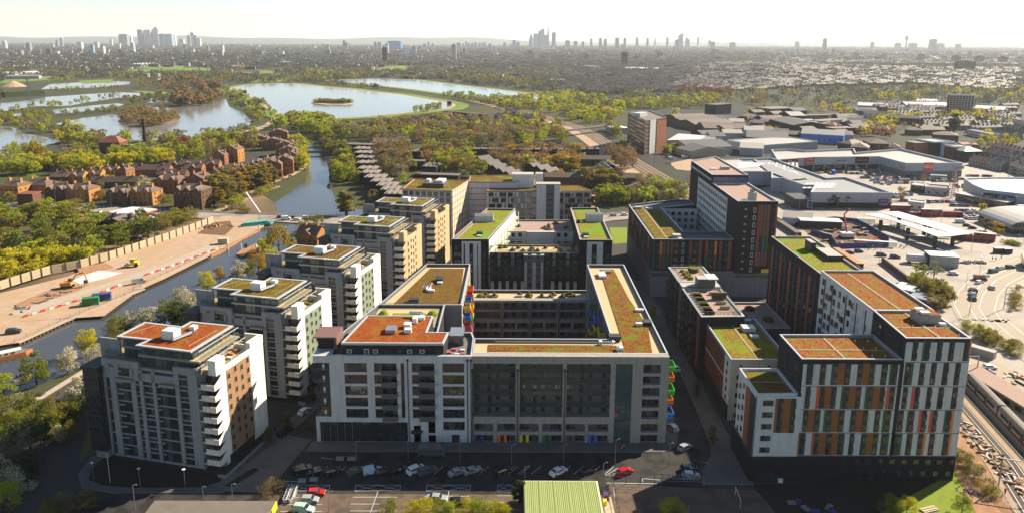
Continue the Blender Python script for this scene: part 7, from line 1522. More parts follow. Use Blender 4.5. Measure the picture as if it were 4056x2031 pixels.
cart('c2',303,712,68,'hatch','white','white hatchback in the side street'); cart('c2',190,832,62,'suv','black','black car in the side street')
for(t,x,y,rz,k,p,lb)in[('a3',790,570,5,'hatch','silver','silver car on the main road, left of two'),('a3',872,566,5,'hatch','white','white car on the main road, right of two'),('a2',205,585,8,'hatch','black','black car leftmost on the lane bridge'),('a2',245,598,8,'van','white','white van on the lane bridge'),('a2',300,588,8,'hatch','black','black car behind the white van'),('a2',325,602,8,'hatch','white','white car right of the van on the bridge'),('a2',395,590,8,'suv','white','white car rightmost on the lane bridge')]:
 X,Y=at(t,x,y); car(X,Y,R(rz),k,p,lb,name='moving_car',z=.56)
for i,(x,y,p)in enumerate([(880,585,'silver'),(985,590,'silver'),(1035,600,'grey'),(1060,585,'darkred'),(1100,590,'white'),(1110,610,'blue'),(1150,600,'white'),(850,575,'black'),(770,555,'white'),(700,515,'black'),(660,510,'silver'),(250,510,'grey')]):
 X,Y=at('a1',x,y); car(X,Y,R(rt.uniform(-15,15)),'hatch',p,'car standing at or beside the petrol station',z=.56,group='cars around the petrol station')
cart('a1',120,495,0,'van','white','white van behind the brick lift tower'); cart('a1',350,492,0,'van','white','white van right of the brick lift tower'); cart('a1',245,440,-20,'hatch','red','red car between the brick flats')
for i in range(9):X,Y=at('a3',955+i*17,305+i*9+(i%2)*2); car(X,Y,R(70),'hatch',rt.choice(('silver','black','white','grey')),'parked car in the row beside the railway estate',group='cars parked beside the railway estate')
cart('a3',1055,345,95,'van','white','white van beside the row of cars at the railway'); cart('a3',1190,140,5,'van','black','dark van behind the tall striped tower'); cart('a3',1212,150,0,'van','white','white van left of the workshop'); cart('a3',1310,142,0,'van','white','white van right of the workshop'); cart('a3',1197,185,10,'hatch','silver','silver car in the sandy yard')
# retail car park: every car a copy of a small one-mesh car
def small_car(paint):
 m=MB(); P_='car_'+paint; m.box(-2.1,2.1,-.88,.88,.3,.92,P_); pr=[(-1.7,.92),(-1.3,1.45),(.6,1.45),(1.35,.92)]
 for s in(-.8,.8):
  f=[(x,s*(1 if z<1 else .82),z)for x,z in pr]; m.face(f[::-1]if s>0 else f,'glass')
 for a,b in zip(pr,pr[1:]):
  ka,kb=(1 if a[1]<1 else .82),(1 if b[1]<1 else .82); m.face([(a[0],-.8*ka,a[1]),(b[0],-.8*kb,b[1]),(b[0],.8*kb,b[1]),(a[0],.8*ka,a[1])][::-1],P_ if a[1]==b[1]else 'glass')
 for x in(-1.3,1.3):
  for y in(-.8,.8):m.tube([(x,y-.1,.33),(x,y+.1,.33)],.33,'tyre',8)
 return m.mesh('parked_car')
SC={p:small_car(p)for p in('white','silver','grey','black','red','blue')}
def car_row(t,x0,y0,x1,y1,n,rz,where,fill=.9):
 A,B_=Vector(at(t,x0,y0)),Vector(at(t,x1,y1))
 for i in range(n):
  if rt.random()>fill:continue
  p=A.lerp(B_,i/max(1,n-1)); c_=rt.choice(('white','silver','silver','grey','black','red','blue','black','white')); o=bpy.data.objects.new('parked_car',SC[c_]); COL.objects.link(o); o.location=(p.x,p.y,.17); o.rotation_euler=(0,0,R(rz+rt.uniform(-3,3)))
  nm={'grey':'dark grey'}.get(c_,c_); tag(o,f'{nm} car parked {where}','car','cars parked '+where)
for(y,x0,x1,w_)in((350,520,760,'in the first row below the shop signs'),(322,760,1150,'in front of the shop entrances'),(345,915,1100,'in the second row of the car park'),(362,780,1110,'in the third row of the car park'),(383,930,1100,'in the fourth row of the car park'),(405,920,1300,'in the fifth row of the car park'),(432,1020,1420,'in the sixth row of the car park'),(455,1060,1440,'in the seventh row of the car park'),(468,1130,1200,'below the seventh row'),(392,1340,1440,'under the orange sign'),(425,1430,1640,'left of the white coach'),(415,1640,1940,'in the bright rows right of the coach'),(440,1650,1880,'in the second bright row'),(385,2000,2230,'at the far right entrance'),(575,1240,1420,'beside the kiosks'),(605,1240,1330,'beside the bare tree'),(640,1330,1460,'behind the buses'),(648,1560,1850,'in front of the restaurant'),(688,1840,2000,'in front of the arcade'),(480,1880,1960,'beside the pale unit'),(500,1900,1960,'beside the pale unit'),(775,1400,1540,'between the buses'),(740,1890,2060,'behind the bus station'),(765,2000,2140,'behind the bus station'),(800,1950,2060,'right of the bus lane'),(820,2000,2150,'right of the bus lane'),(780,2180,2380,'in front of the domed shelter')):
 car_row('t8',x0,y,x1,y+4,max(2,int((x1-x0)/26)),80,w_,.85)
for i,(x,y,p)in enumerate([(1040,620,'white'),(1990,1010,'silver')]):pass
for(x,y,rz,k,p,lb)in[(985,855,-20,'mpv','black','black taxi with bright reflection at the station forecourt'),(1085,870,-15,'mpv','black','second black taxi at the station forecourt'),(820,828,-10,'hatch','black','black car left on the station forecourt'),(755,838,-10,'hatch','darkred','dark red car left on the station forecourt'),(1510,990,-15,'hatch','white','white car crossing the paved junction'),(1745,1012,30,'hatch','silver','silver car waiting on the bend'),(1700,1055,25,'hatch','white','white car on the inner bend'),(1705,1030,-15,'van','darkred','dark red van on the bend'),(1800,975,20,'suv','black','dark pickup on the bend'),(1850,955,25,'mpv','silver','pale car behind the pickup'),(1925,945,12,'mpv','black','black car at the top of the bend'),(1655,1115,80,'mpv','black','black car in the queue, first'),(1650,1142,82,'hatch','silver','silver car in the queue, second'),(1648,1175,84,'hatch','black','black car in the queue, last'),(1790,1095,70,'hatch','silver','silver car on the outer bend'),(1560,615,-15,'van','white','white van right of the buses'),(1610,640,-15,'hatch','black','black car right of the white van'),(1650,658,-10,'hatch','black','dark car beside the red bus')]:
 cart('a4',x,y,rz,k,p,lb,name='moving_car')
cart('c4',1410,455,0,'hatch','white','white car in the rubble yard'); cart('c4',1290,450,0,'hatch','white','white car half hidden by the white block')
def bus(t,x,y,rz,label,L_=11,h=4.3,single=False):
 X,Y=at(t,x,y); B=Bld('bus',label,'bus',X,Y,R(rz)); h=3.0 if single else h; b=B.mb('body'); b.box(-L_/2,L_/2,-1.25,1.25,.35,h,'bus_red',top='render_white' if not single else 'bus_red');
 g=B.mb('window')
 for z in((1.4,2.2),)+(()if single else((3.0,3.8),)):
  g.box(-L_/2+.4,L_/2-.4,-1.27,1.27,z[0],z[1],'glass'); g.box(L_/2-.1,L_/2+.02,-1.1,1.1,z[0],z[1],'glass')
 for sx in(-.3,.3):
  for sy in(-1.2,1.2):w=MB(); w.tube([(sx*L_,sy-.15,.5),(sx*L_,sy+.15,.5)],.5,'tyre',10); w.build('wheel',B.r)
 return B.done()
bus('a4',1120,535,-5,'red double decker left of the four buses'); bus('a4',1345,565,-5,'red double decker in the middle behind the canopies'); bus('a4',1500,568,-8,'red single decker behind the canopies',single=True); bus('a4',1720,745,-25,'red double decker at the right end of the canopies'); bus('a4',1610,740,-25,'red bus partly under the canopy',single=True); bus('a4',2040,535,0,'red bus at the right edge of the picture'); bus('a4',2035,930,60,'red bus on the bend at the right edge')
X,Y=at('c2',1040,955); B=Bld('minibus','dark grey minibus on the road in front of the white half','minibus',X,Y,R(-2)); b=B.mb('body'); pr=[(-3.3,.4),(-3.35,2.5),(2.0,2.55),(2.9,1.6),(3.4,1.4),(3.5,.4)]
for s in(-1.05,1.05):f=[(x,s,z)for x,z in pr]; b.face(f if s<0 else f[::-1],'car_grey')
for a,c in zip(pr,pr[1:]+pr[:1]):b.face([(a[0],-1.05,a[1]),(a[0],1.05,a[1]),(c[0],1.05,c[1]),(c[0],-1.05,c[1])],'car_grey')
g=B.mb('window')
for i in range(5):g.box(-3.1+i*1.0,-2.25+i*1.0,-1.08,1.08,1.5,2.2,'glass_curtain')
g.box(2.0,2.7,-1.08,1.08,1.6,2.1,'glass')
for sx in(-2.2,2.3):
 for sy in(-1,1):w=MB(); w.tube([(sx,sy-.12,.36),(sx,sy+.12,.36)],.36,'tyre',10); w.build('wheel',B.r)
B.done()
X,Y=at('a4',1245,905); B=Bld('lorry','white box lorry in front of the dark kiosk','lorry',X,Y,R(-14)); B.mb('box').box(-4.5,2.8,-1.3,1.3,.9,4.0,'metal_white'); B.mb('cab').box(3.0,5.2,-1.2,1.2,.6,3.2,'metal_white'); B.mb('window').box(5.15,5.25,-1,1,1.9,2.8,'glass')
for sx in(-3.3,4):
 for sy in(-1.1,1.1):w=MB(); w.tube([(sx,sy-.15,.5),(sx,sy+.15,.5)],.5,'tyre',10); w.build('wheel',B.r)
B.done()
X,Y=at('t8',1700,415); B=Bld('coach','white coach in the car park','coach',X,Y,R(-20)); B.mb('body').box(-5.5,5.5,-1.25,1.25,.4,3.4,'car_white'); B.mb('window').box(-5.2,5.52,-1.27,1.27,1.8,2.7,'glass'); B.done()
X,Y=at('a4',635,258); B=Bld('van','blue high sided van in the first parking row','van',X,Y,R(80)); B.mb('body').box(-2.8,2.8,-1.2,1.2,.4,3.0,'blue'); B.mb('window').box(2.6,2.85,-1,1,1.6,2.4,'glass'); B.done()
# train
tr=[Vector(p)for p in rail]
def on_rail(s,off):
 for a,b in zip(tr,tr[1:]):
  d=(b-a).length
  if s<=d:u=(b-a)/d; return a+u*s+Vector((-u.y,u.x))*-off,math.atan2(u.y,u.x)
  s-=d
for k in range(5):
 p,a=on_rail(24+k*20.6,5.4); B=Bld('train_carriage',['nearest','second','third','fourth','farthest'][k]+' white and grey commuter train carriage on the right hand track','train',p.x,p.y,a,'carriages of the commuter train')
 b=B.mb('body'); L_=10; sec=[(1.4,.9),(1.42,2.6),(1.25,3.4),(.8,3.75),(0,3.85),(-.8,3.75),(-1.25,3.4),(-1.42,2.6),(-1.4,.9)]
 for(u,v)in zip(sec,sec[1:]+sec[:1]):b.face([(-L_,u[0],u[1]),(L_,u[0],u[1]),(L_,v[0],v[1]),(-L_,v[0],v[1])],'render_grey' if max(u[1],v[1])<3.3 else 'roof_flat')
 b.face([(L_,u[0],u[1])for u in sec][::-1],'clad_dark'); b.face([(-L_,u[0],u[1])for u in sec],'clad_dark')
 for i in range(3):
  g=MB()
  for s_ in(-1,1):g.box(-8.5+i*6.2,-4.2+i*6.2,s_*1.41-.05,s_*1.41+.05,1.7,2.6,'glass')
  g.build('window',B.r)
 for i in range(2):g=MB(); g.box(-3.9+i*6.2,-2.6+i*6.2,-1.47,1.47,1.0,2.9,'clad_dark'); g.build('door',B.r)
 B.done()
pf=[(p[0]+10.5,p[1])for p in rail[:6]]; o=ribbon('platform',pf,2.6,2.6,1.1,'tan_paving',t=1.0)
B=Bld('platform_building','low flat roofed brown station building beside the platform','building',*at('c4',1500,640),R(97)); B.mb('wall').box(-16,16,-3,3,0,3.4,'brick_grey'); B.mb('roof').box(-16.5,16.5,-3.6,3.6,3.4,3.8,'deck_pink')
for i in range(7):B.win(0,3.0,R(180),-12+i*4,1.2,2.0,1.4,'win')
B.done()
# ------- lamps, posts, fences
def lamp(x,y,h,label,group=None,z=0,double=False,globe=False):
 r=thing('street_lamp',label,'street lamp',(x,y,z),rt.uniform(-.5,.5),group); p=MB(); p.cyl(0,0,0,h,.09,'metal_grey',6,r2=.06); p.build('pole',r); q=MB()
 if globe:q.cyl(0,0,h,h+.1,.38,'metal_white',10)
 else:
  q.tube([(0,0,h),(.9,0,h+.15)],.05,'metal_grey',5); q.box(.6,1.1,-.1,.1,h+.1,h+.2,'metal_grey')
  if double:q.tube([(0,0,h),(-.9,0,h+.15)],.05,'metal_grey',5); q.box(-1.1,-.6,-.1,.1,h+.1,h+.2,'metal_grey')
 q.build('lamp_head',r); return r
for(x,y,h,lb)in[(545,1100,4.5,'left'),(815,1135,4.5,'middle'),(1075,1140,4.5,'right')]:lamp(*at('c1',x,y),h,f'{lb} disc topped garden lamp in front of the nearest tower','disc topped lamps on the planting bed',globe=True)
o=MB(*at('c1',640,1115)); o.cyl(0,0,0,7.5,.07,'metal_white',6); tag(o.build('flag_pole'),'thin white pole on the planting bed of the nearest tower','pole')
for(t,x,y,h,lb)in[('c1',785,1270,6,'lamp post at the low flat roof, left'),('c1',1180,1215,3.5,'short lamp post at the low flat roof'),('c1',1350,1215,4,'lamp post with cameras at the low flat roof, right'),('c2',445,1285,5,'lamp post beside the mint green car'),('c2',818,1290,4,'short post in the car park'),('c2',603,985,5,'sign post in front of the shop glazing'),('c2',905,1000,6,'thin lamp post beside the minibus'),('c2',1203,1000,6,'thin lamp post above the two silver cars'),('c2',1503,1005,5,'thin lamp post above the black hatchback'),('c3',115,1110,4,'lamp post at the left corner of the green roofed shed'),('c3',568,1140,6,'lamp post at the right corner of the green roofed shed'),('c3',340,1000,5,'thin lamp post beside the white coupe'),('c3',638,1020,7,'lamp post beside the pink clothed person'),('c3',950,1020,6,'thin lamp post before the street corner'),('c3',1140,1060,3,'short lamp at the pavement end'),('c4',1250,1290,9,'tall mast on the sunlit grass')]:lamp(*at(t,x,y),h,lb)
for i,(x,y)in enumerate([(155,450),(302,478),(497,495),(412,500),(757,500),(815,515),(962,505),(1175,590),(1268,530),(1608,575),(1190,520)]):lamp(*at('a1',x,y),9.5,'tall road lamp along the lane','tall lamps along the lane',z=.5)
for t,x,y in[('a1',1895,588),('a2',617,575),('a2',50,600),('a3',795,520)]:lamp(*at(t,x,y),9.5,'tall road lamp along the lane','tall lamps along the lane',z=.5)
for t,x,y in[('a4',385,520),('a4',660,530),('a4',600,220),('a4',735,215),('a4',875,215),('a4',1040,290),('a4',810,300),('a4',1325,270),('a4',1960,530),('a4',1850,520),('a4',1635,560),('a4',1345,600),('a4',970,905),('a4',1050,660),('a4',1420,620),('a4',1640,830),('a4',1700,1000),('a4',1600,1110),('a4',1880,1240),('a4',1630,1280),('a4',2020,780),('a4',230,440),('c4',1290,150),('c4',1490,110)]:lamp(*at(t,x,y),9,'tall lamp post in the retail park and bus station','tall lamp posts of the retail park',double=True)
# leaning white mast by the lane bridge
m_=MB(); a=at('a1',1897,545); m_.tube([(a[0],a[1],.5),(a[0]-8,a[1]+2,12)],.42,'metal_white',8,.4); m_.tube([(a[0]-9.6,a[1]+1.4,11.8),(a[0]-7,a[1]+2.6,12.3)],.18,'metal_white',6); tag(m_.build('leaning_mast'),'thick white mast leaning left over the lane bridge','mast')
# pylons over the ponds
for(x,y,h)in((255,770,38),(1708,625,50),(320,440,50),(1215,530,45),(1860,500,45)):
 X,Y=at('b1',x,y); p=MB(X,Y)
 for sx in(-1,1):
  for sy in(-1,1):p.tube([(sx*3,sy*3,0),(sx*.4,sy*.4,h)],.22,'metal_dark',4)
 for i in range(7):
  z=h*i/7; w_=3-2.6*i/7; w2=3-2.6*(i+1)/7
  for s_ in(-1,1):p.tube([(-w_,s_*w_,z),(w2,s_*w2,h*(i+1)/7)],.14,'metal_dark',3); p.tube([(s_*w_,w_,z),(s_*w2,-w2,h*(i+1)/7)],.14,'metal_dark',3)
 for z,w_ in((h*.72,7),(h*.84,6),(h*.95,4)):p.tube([(-w_,0,z),(w_,0,z)],.25,'metal_dark',4)
 tag(p.build('pylon'),'dark lattice power pylon '+{255:'left on the pond causeway',1708:'behind the tall rust brown trees',320:'far away beyond the depot',1215:'beside the two tanks',1860:'at the edge of the heath'}[x],'pylon')
def fence_run(name,label,pts,h,post,mat,pmat='metal_dark',z=0,rails=2,mesh=False):
 r=thing(name,label,'fence'); f=MB(); r_=0
 for a,b in zip(pts,pts[1:]):
  d=math.hypot(b[0]-a[0],b[1]-a[1]); n=max(1,int(d/post))
  for k in range(1,rails+1):f.tube([(*a,z+h*k/rails),(*b,z+h*k/rails)],.05,mat,4)
  for i in range(n):q=MB(); t_=i/n; q.cyl(a[0]+(b[0]-a[0])*t_,a[1]+(b[1]-a[1])*t_,z,z+h+.1,.06,pmat,4); (q.build('post',r)if r_<95 else None); r_+=1
 f.build('rail',r); return r
fence_run('metal_fence','see through metal fence between grass and railway works',PT('c4',[(1170,905),(1230,960),(1290,1020),(1480,1215),(1570,1300)]),2.2,3,'metal_grey',rails=4)
fence_run('metal_fence','dark railing along the tower path',[(-63.5,160),(-57.3,181),(-49,214),(-42,243)],1.2,3,'metal_dark')
fence_run('road_railing','pale railing of the lane bridge over the basin',strip(PT('a2',[(60,606),(300,590),(640,598)]),5)[0],1.1,4,'metal_grey',z=.5)
fence_run('metal_fence','tall mesh fence around the ball court',[(23.2,128),(23.2,152.2),(46,150.6)],3.2,3,'metal_dark',rails=3)
fence_run('metal_fence','railing along the ball court front',[(35,152.6),(44,152.2),(44.2,150.4)],2.4,2,'metal_grey',rails=3)
for(a,b,lb)in((('c3',625,1175),('c3',635,1240),'left white goal on the brown court'),(('c3',1335,1185),('c3',1365,1265),'right white goal in the shadow')):
 A,Bp=at(*a),at(*b); g=MB(); g.tube([(*A,0.2),(*A,2),(*Bp,2),(*Bp,0.2)],.07,'metal_white',5); tag(g.build('goal'),lb,'goal')
 # painted markings
mk=MB()
def line(t,x0,y0,x1,y1,w=.12,z=.16,m='marking'):
 A,B_=Vector(at(t,x0,y0)),Vector(at(t,x1,y1)); d=(B_-A).normalized(); n=Vector((-d.y,d.x))*w/2; mk.face([(*(A-n),z),(*(B_-n),z),(*(B_+n),z),(*(A+n),z)]if True else[],m)
for x in(330,415,505,570,650,730,815,900,985,1070,1150,1235,1330,1420,1500,1570):line('c2',x-18,1070,x+38,1022)
for x in(20,95,175,345,420,515,600):line('c3',x-20,1066,x+35,1020)
for x0,x1 in((245,448),(598,858),(1012,1266),(1423,1550)):
 xm=(x0+x1)/2
 for a in((x0,1130,x1,1130),(x0-3,1165,x1,1160),(x0,1130,x0-3,1165),(x1,1130,x1-2,1160),(x0,1130,xm,1162),(x0,1163,xm,1131),(xm,1131,x1,1160),(xm,1162,x1,1131)):line('c2',*a,w=.1)
for y in(1200,1240,1280):line('c2',582 if y<1210 else 568,y,840,y,.14); line('c2',1000,y-5,1260,y-5,.12); line('c2',160,y+3,405,y+3,.12); line('c2',1420,y-8,1540,y-8,.12)
line('c2',728,1168,685,1288,.12); line('c2',1140,1165,1125,1250,.12); line('c2',320,1165,290,1210,.12)
line('c3',795,1092,900,1100,.15); line('c3',795,1092,800,1115,.12); line('c3',1015,1096,1130,1100,.12); line('c3',590,1118,880,1122,.16); line('c3',585,1075,650,1035); line('c3',650,1035,700,1030)
for k in range(5):line('c3',600+k*18,1075-k*9,640+k*10,1072-k*8,.08); line('c2',178,1105,215,1110,.1); line('c2',400,975,430,978,.1)
for(x0,y0)in((488,965),(555,965),(268,1093),(336,1085)):
 for k in range(9):line('c2',x0+k*5,y0+2,x0-4+k*5.2,y0+24,.09)
 line('c2',x0-2,y0,x0+48,y0,.08)
line('c2',397,972,468,980,.12); line('c2',400,972,412,966,.1); line('c2',180,1108,256,1110,.12)
mk.names=mk.names; o=mk.build('road_marking'); o['kind']='structure'
mk=MB(); br_=[tuple(p)for p in bend]
for off in(-1.6,1.6,6.6,-6.6):
 for(a,b)in zip(strip(br_,off+.15)[0],strip(br_,off+.15)[0][1:]):
  d=Vector((b[0]-a[0],b[1]-a[1])).normalized(); n=(-d.y*.12,d.x*.12); mk.face([(a[0]-n[0],a[1]-n[1],.24),(b[0]-n[0],b[1]-n[1],.24),(b[0]+n[0],b[1]+n[1],.24),(a[0]+n[0],a[1]+n[1],.24)],'marking')
o=mk.build('road_marking'); o['kind']='structure'
# ------- people
def person(x,y,z,rz,top,legs,label,group=None,h=1.72,stride=.28):
 r=thing('person',label,'person',(x,y,z),rz,group); mb=MB(); s=h/1.72
 V=[(0,0,.95),(0,0,1.2),(0,0,1.42),(0,0,1.52),(0,.02,1.66),(.19,0,1.4),(.24,.05,1.12),(.2,.18,.9),(-.19,0,1.4),(-.24,-.05,1.12),(-.2,-.02,.88),(.09,0,.92),(.1,stride*.5,.5),(.1,stride*.7,.06),(-.09,0,.92),(-.1,-stride*.2,.5),(-.1,-stride,.08)]
 E_=[(0,1),(1,2),(2,3),(3,4),(2,5),(5,6),(6,7),(2,8),(8,9),(9,10),(0,11),(11,12),(12,13),(0,14),(14,15),(15,16)]; Rd=[.15,.14,.15,.06,.105,.07,.055,.04,.07,.055,.04,.09,.07,.05,.09,.07,.05]
 me=bpy.data.meshes.new('body'); me.from_pydata([(a*s,b*s,c*s)for a,b,c in V],E_,[]); me.update(); o=bpy.data.objects.new('body',me); COL.objects.link(o); md=o.modifiers.new('skin','SKIN')
 for i,q in enumerate(Rd):me.skin_vertices[0].data[i].radius=(q*s,q*s*.85)
 me.skin_vertices[0].data[0].use_root=True
 dg=bpy.context.evaluated_depsgraph_get(); m2=bpy.data.meshes.new_from_object(o.evaluated_get(dg)); bpy.data.objects.remove(o)
 for m in(top,legs,'skin'):m2.materials.append(M(m))
 for p in m2.polygons:c=p.center.z/s; p.material_index=2 if c>1.5 else(0 if c>.93 else 1)
 return r,m2
PB={}
def people(t,L,label,group,cloth=('cloth_dark','cloth_blue','cloth_dark','cloth_white'),z=.15):
 for i,(x,y)in enumerate(L):
  c=cloth[i%len(cloth)]; X,Y=at(t,x,y,z); key=c
  if key not in PB:
   r,m2=person(0,0,0,0,c,'cloth_dark','x'); PB[key]=m2; bpy.data.objects.remove(r)
  r=thing('person',label,'person',(X,Y,z),rt.uniform(0,6.28),group); o=bpy.data.objects.new('body',PB[key]); COL.objects.link(o); o.parent=r
people('c3',[(678,935),(689,925)],'person in pink walking on the front pavement','two people in pink on the pavement',('cloth_pink',)); people('c3',[(927,858)],'person in dark clothes at the corner of the grey half',None,('cloth_dark',)); people('c2',[(990,1075)],'person in black standing beside the grey car',None,('cloth_dark',)); people('c4',[(1228,838)],'track worker in orange near the rubble strip, farther one',None,('hiviz',)); people('c4',[(1500,1180)],'track worker in orange carrying tools, nearer one',None,('hiviz',))
ST='people at the bus station'; people('a4',[(1000,640),(1020,650),(1055,650),(1080,655),(1110,665),(1130,660),(1145,670),(980,715),(995,720),(1120,795),(1130,790),(1150,800),(1165,795),(880,800),(900,805),(920,800),(940,810),(960,805),(890,815),(1110,960),(820,540),(885,655),(1000,515),(1415,760),(1440,765),(1480,830),(1390,680),(1360,730)],'person waiting or walking at the bus station',ST)
people('a4',[(1795,885),(1820,888),(1860,875),(1990,720),(2005,640),(1770,600),(1710,640),(2010,860)],'person crossing the pavement beside the curved road','people beside the curved road'); people('c2',[(1240,320),(1190,315)],'person sitting among washing on the roof terrace',None,z=22.9)if False else None
# ------- bus station canopies, kiosks and station works
for(P8,lb)in(([(940,770),(1120,762),(1300,835),(1890,988),(1700,1002),(1480,920),(1230,835)],'nearer long white bus station canopy on dark piers'),([(1115,752),(1290,742),(2070,965),(1890,985),(1640,905)],'farther long white bus station canopy behind the nearer one')):
 B=Bld('bus_canopy',lb,'canopy',0,0); P=[at('t8',x,y,6.5)for x,y in P8]; B.mb('roof').prism(P,6.3,6.6,'metal_grey',top='roof_white',bottom=True)
 for(x,y)in(((1105,945),(1380,1030),(1660,1120),(1840,1095),(1550,1005))if P8[0][0]==940 else((1290,920),(1600,1000),(1950,1050))):
  X,Y=at('t8',x,y); q=MB(); q.box(X-.8,X+.8,Y-.5,Y+.5,0,6.3,'clad_dark'); q.build('pier',B.r)
 B.done()
for(x,y,w_,lb)in((1200,930,16,'left low glass waiting shelter under the canopies'),(1500,1040,14,'middle low glass waiting shelter under the canopies'),(960,860,10,'small waiting shelter left of the canopies'),(1060,1095,20,'long waiting shelter at the forecourt'),(1720,1010,12,'right low glass waiting shelter under the canopies')):
 X,Y=at('t8',x,y); B=Bld('bus_shelter',lb,'shelter',X,Y,R(-14)); B.mb('roof').box(-w_/2,w_/2,-1,1,2.6,2.75,'roof_white'); q=B.mb('screen'); q.box(-w_/2,w_/2,.9,.95,.2,2.5,'glass_rail')
 for k in range(4):q.cyl(-w_/2+.3+k*(w_-.6)/3,.9,0,2.6,.06,'metal_dark',5)
 B.done()
X,Y=at('t8',1730,1290); B=Bld('kiosk','black walled kiosk with a bright white roof','kiosk',X,Y,R(-12)); B.mb('wall').box(-6,6,-3,5,0,5,'clad_dark',front='concrete_pale'); B.mb('roof').box(-6.2,6.2,-3.2,5.2,5,5.3,'roof_white'); B.done()
for(x,y)in((2310,1165),(2400,1170)):X,Y=at('t8',x,y); B=Bld('kiosk',f'small dark cabinet {"left" if x < 2350 else "right"} on the traffic island','kiosk',X,Y); B.mb('wall').box(-2,2,-1,1,0,2.5,'clad_dark'); B.mb('roof').box(-2.1,2.1,-1.1,1.1,2.5,2.7,'metal_white'); B.done()
B=Bld('domed_shelter','station building with pale curved dome roof at the right edge','building',*at('a4',2225,700),0); d_=B.mb('roof'); n=12
for i in range(n):
 a0,a1=math.pi*i/n,math.pi*(i+1)/n; d_.face([(-22+22*(1-math.cos(a0)),0,4+5*math.sin(a0)),(-22+22*(1-math.cos(a1)),0,4+5*math.sin(a1)),(-22+22*(1-math.cos(a1)),30,4+5*math.sin(a1)),(-22+22*(1-math.cos(a0)),30,4+5*math.sin(a0))],'metal_grey' if i<1 else 'roof_metal_pale')
B.mb('wall').box(-21,21,.6,29,0,4,'glass'); B.done()
# lattice artwork tower
X,Y=at('t8',1840,610); p=MB(X,Y)
for sx in(-1,1):
 for sy in(-1,1):p.tube([(sx*2.6,sy*2.6,0),(sx*.6,sy*.6,20)],.16,'brick_red',4)
for i in range(14):z=1+i*1.35; w_=2.8-i*.15; p.tube([(-w_,-w_,z),(w_,w_*.3,z+.6)],.14,('metal_white','brick_red')[i%2],4); p.tube([(w_,-w_,z+.5),(-w_,w_*.3,z)],.14,('brick_red','metal_white')[i%2],4); p.tube([(-w_,w_,z),(w_,w_,z)],.12,'metal_dark',4)
tag(p.build('lattice_tower'),'red and white lattice tower in the retail car park','tower'); X,Y=at('a4',1915,280); p=MB(X,Y)
for s_ in(-.5,.5):p.tube([(s_,0,0),(s_*.4,0,24)],.12,'metal_grey',4)
for i in range(16):p.tube([(-.5,0,i*1.5),(.5,0,i*1.5+1.5)],.07,'metal_grey',3)
tag(p.build('phone_mast'),'thin pale lattice mast near the terraces on the right','mast')
# station works beside the long dark block
z_=.2; P=PT('a4',[(340,650),(420,625),(640,600),(800,615),(870,650),(1040,750),(1035,790),(660,800),(620,740),(470,690)]); sheet('works_ground',PT('a4',[(380,640),(640,600),(800,620),(1040,750),(1040,790),(700,800),(560,760),(460,700)]),.2,'dirt_dark')
fence_run('blue_hoarding','dark blue hoarding around the station works',P,1,5,'blue_deep')
h_=MB()
for a,b in zip(P,P[1:]):
 d=Vector((b[0]-a[0],b[1]-a[1])); n=Vector((-d.y,d.x)).normalized()*.1; h_.prism([(a[0]-n.x,a[1]-n.y),(b[0]-n.x,b[1]-n.y),(b[0]+n.x,b[1]+n.y),(a[0]+n.x,a[1]+n.y)],.2,2.6,'blue_deep')
h_.build('panel',[o for o in COL.objects if o.name=='blue_hoarding'][0])
for i in range(60):
 x,y=rt.uniform(480,980),rt.uniform(640,780)
 if not inside(x,y,[(400,650),(640,605),(800,620),(1030,750),(1030,785),(680,795),(560,750)]):continue
 X,Y=at('a4',x,y); q=MB(X,Y,rt.uniform(0,3)); w_=rt.uniform(.8,2.8); q.box(-w_,w_,-rt.uniform(.3,.8),rt.uniform(.3,.8),.2,rt.uniform(.5,1.5),rt.choice(('timber_pale','metal_grey','clad_red','clad_grey','clad_dark','clad_grey','timber_dark','brick_brown'))); tag(q.build('material_stack'),'stack of building materials inside the station works','building material','material stacks in the station works')
B=Bld('mobile_crane','red crawler crane in the station works','crane',*at('a4',730,725)); B.mb('body').box(-3,3,-2,2,1,3,'metal_white'); B.mb('track').box(-3.4,3.4,-2.2,2.2,.2,1,'rubber'); B.mb('jib').tube([(0,0,3),(-1,3,12),(1,2,15)],.4,'red',5); B.done()
sb('a4',(265,570),(480,590),4,14,'render_white','roof_metal_pale',name='station_building',label='station hall with long sloping grey roof behind the works',cat='building',kind='x',rh=2.5); sb('a4',(400,600),(700,612),4,8,'clad_dark','roof_white',name='station_building',label='white roofed low station building with yellow trim',cat='building')
for(x0,y0,x1,y1,m,lb)in((200,600,380,720,'roof_brown','long brown platform roof behind the dark block, left'),(650,830,830,950,'timber_orange','wooden hoarding beside the mossy roof'),(990,900,1200,1060,'timber_dark','sloping brown wall of the station ramp')):
 A,Bp=at('a4',x0,y0),at('a4',x1,y1); ribbon('platform_roof' if 'roof' in lb else 'ramp_wall',[A,Bp],1.5 if 'roof' in lb else .4,1.5 if 'roof' in lb else .4,2.6,m,t=2.4,kind=None,label=lb,category='canopy' if 'roof' in lb else 'wall')
sb('a4',(1080,1085),(1240,1120),3,9,'concrete_pale','roof_white',name='shed',label='flat shed with pale green roof beside the orange roof',cat='shed'); sb('a4',(1190,1150),(1390,1195),3,9,'blue_deep','metal_grey',name='shed',label='blue cabin with grey flat roof beside the orange roof',cat='shed')
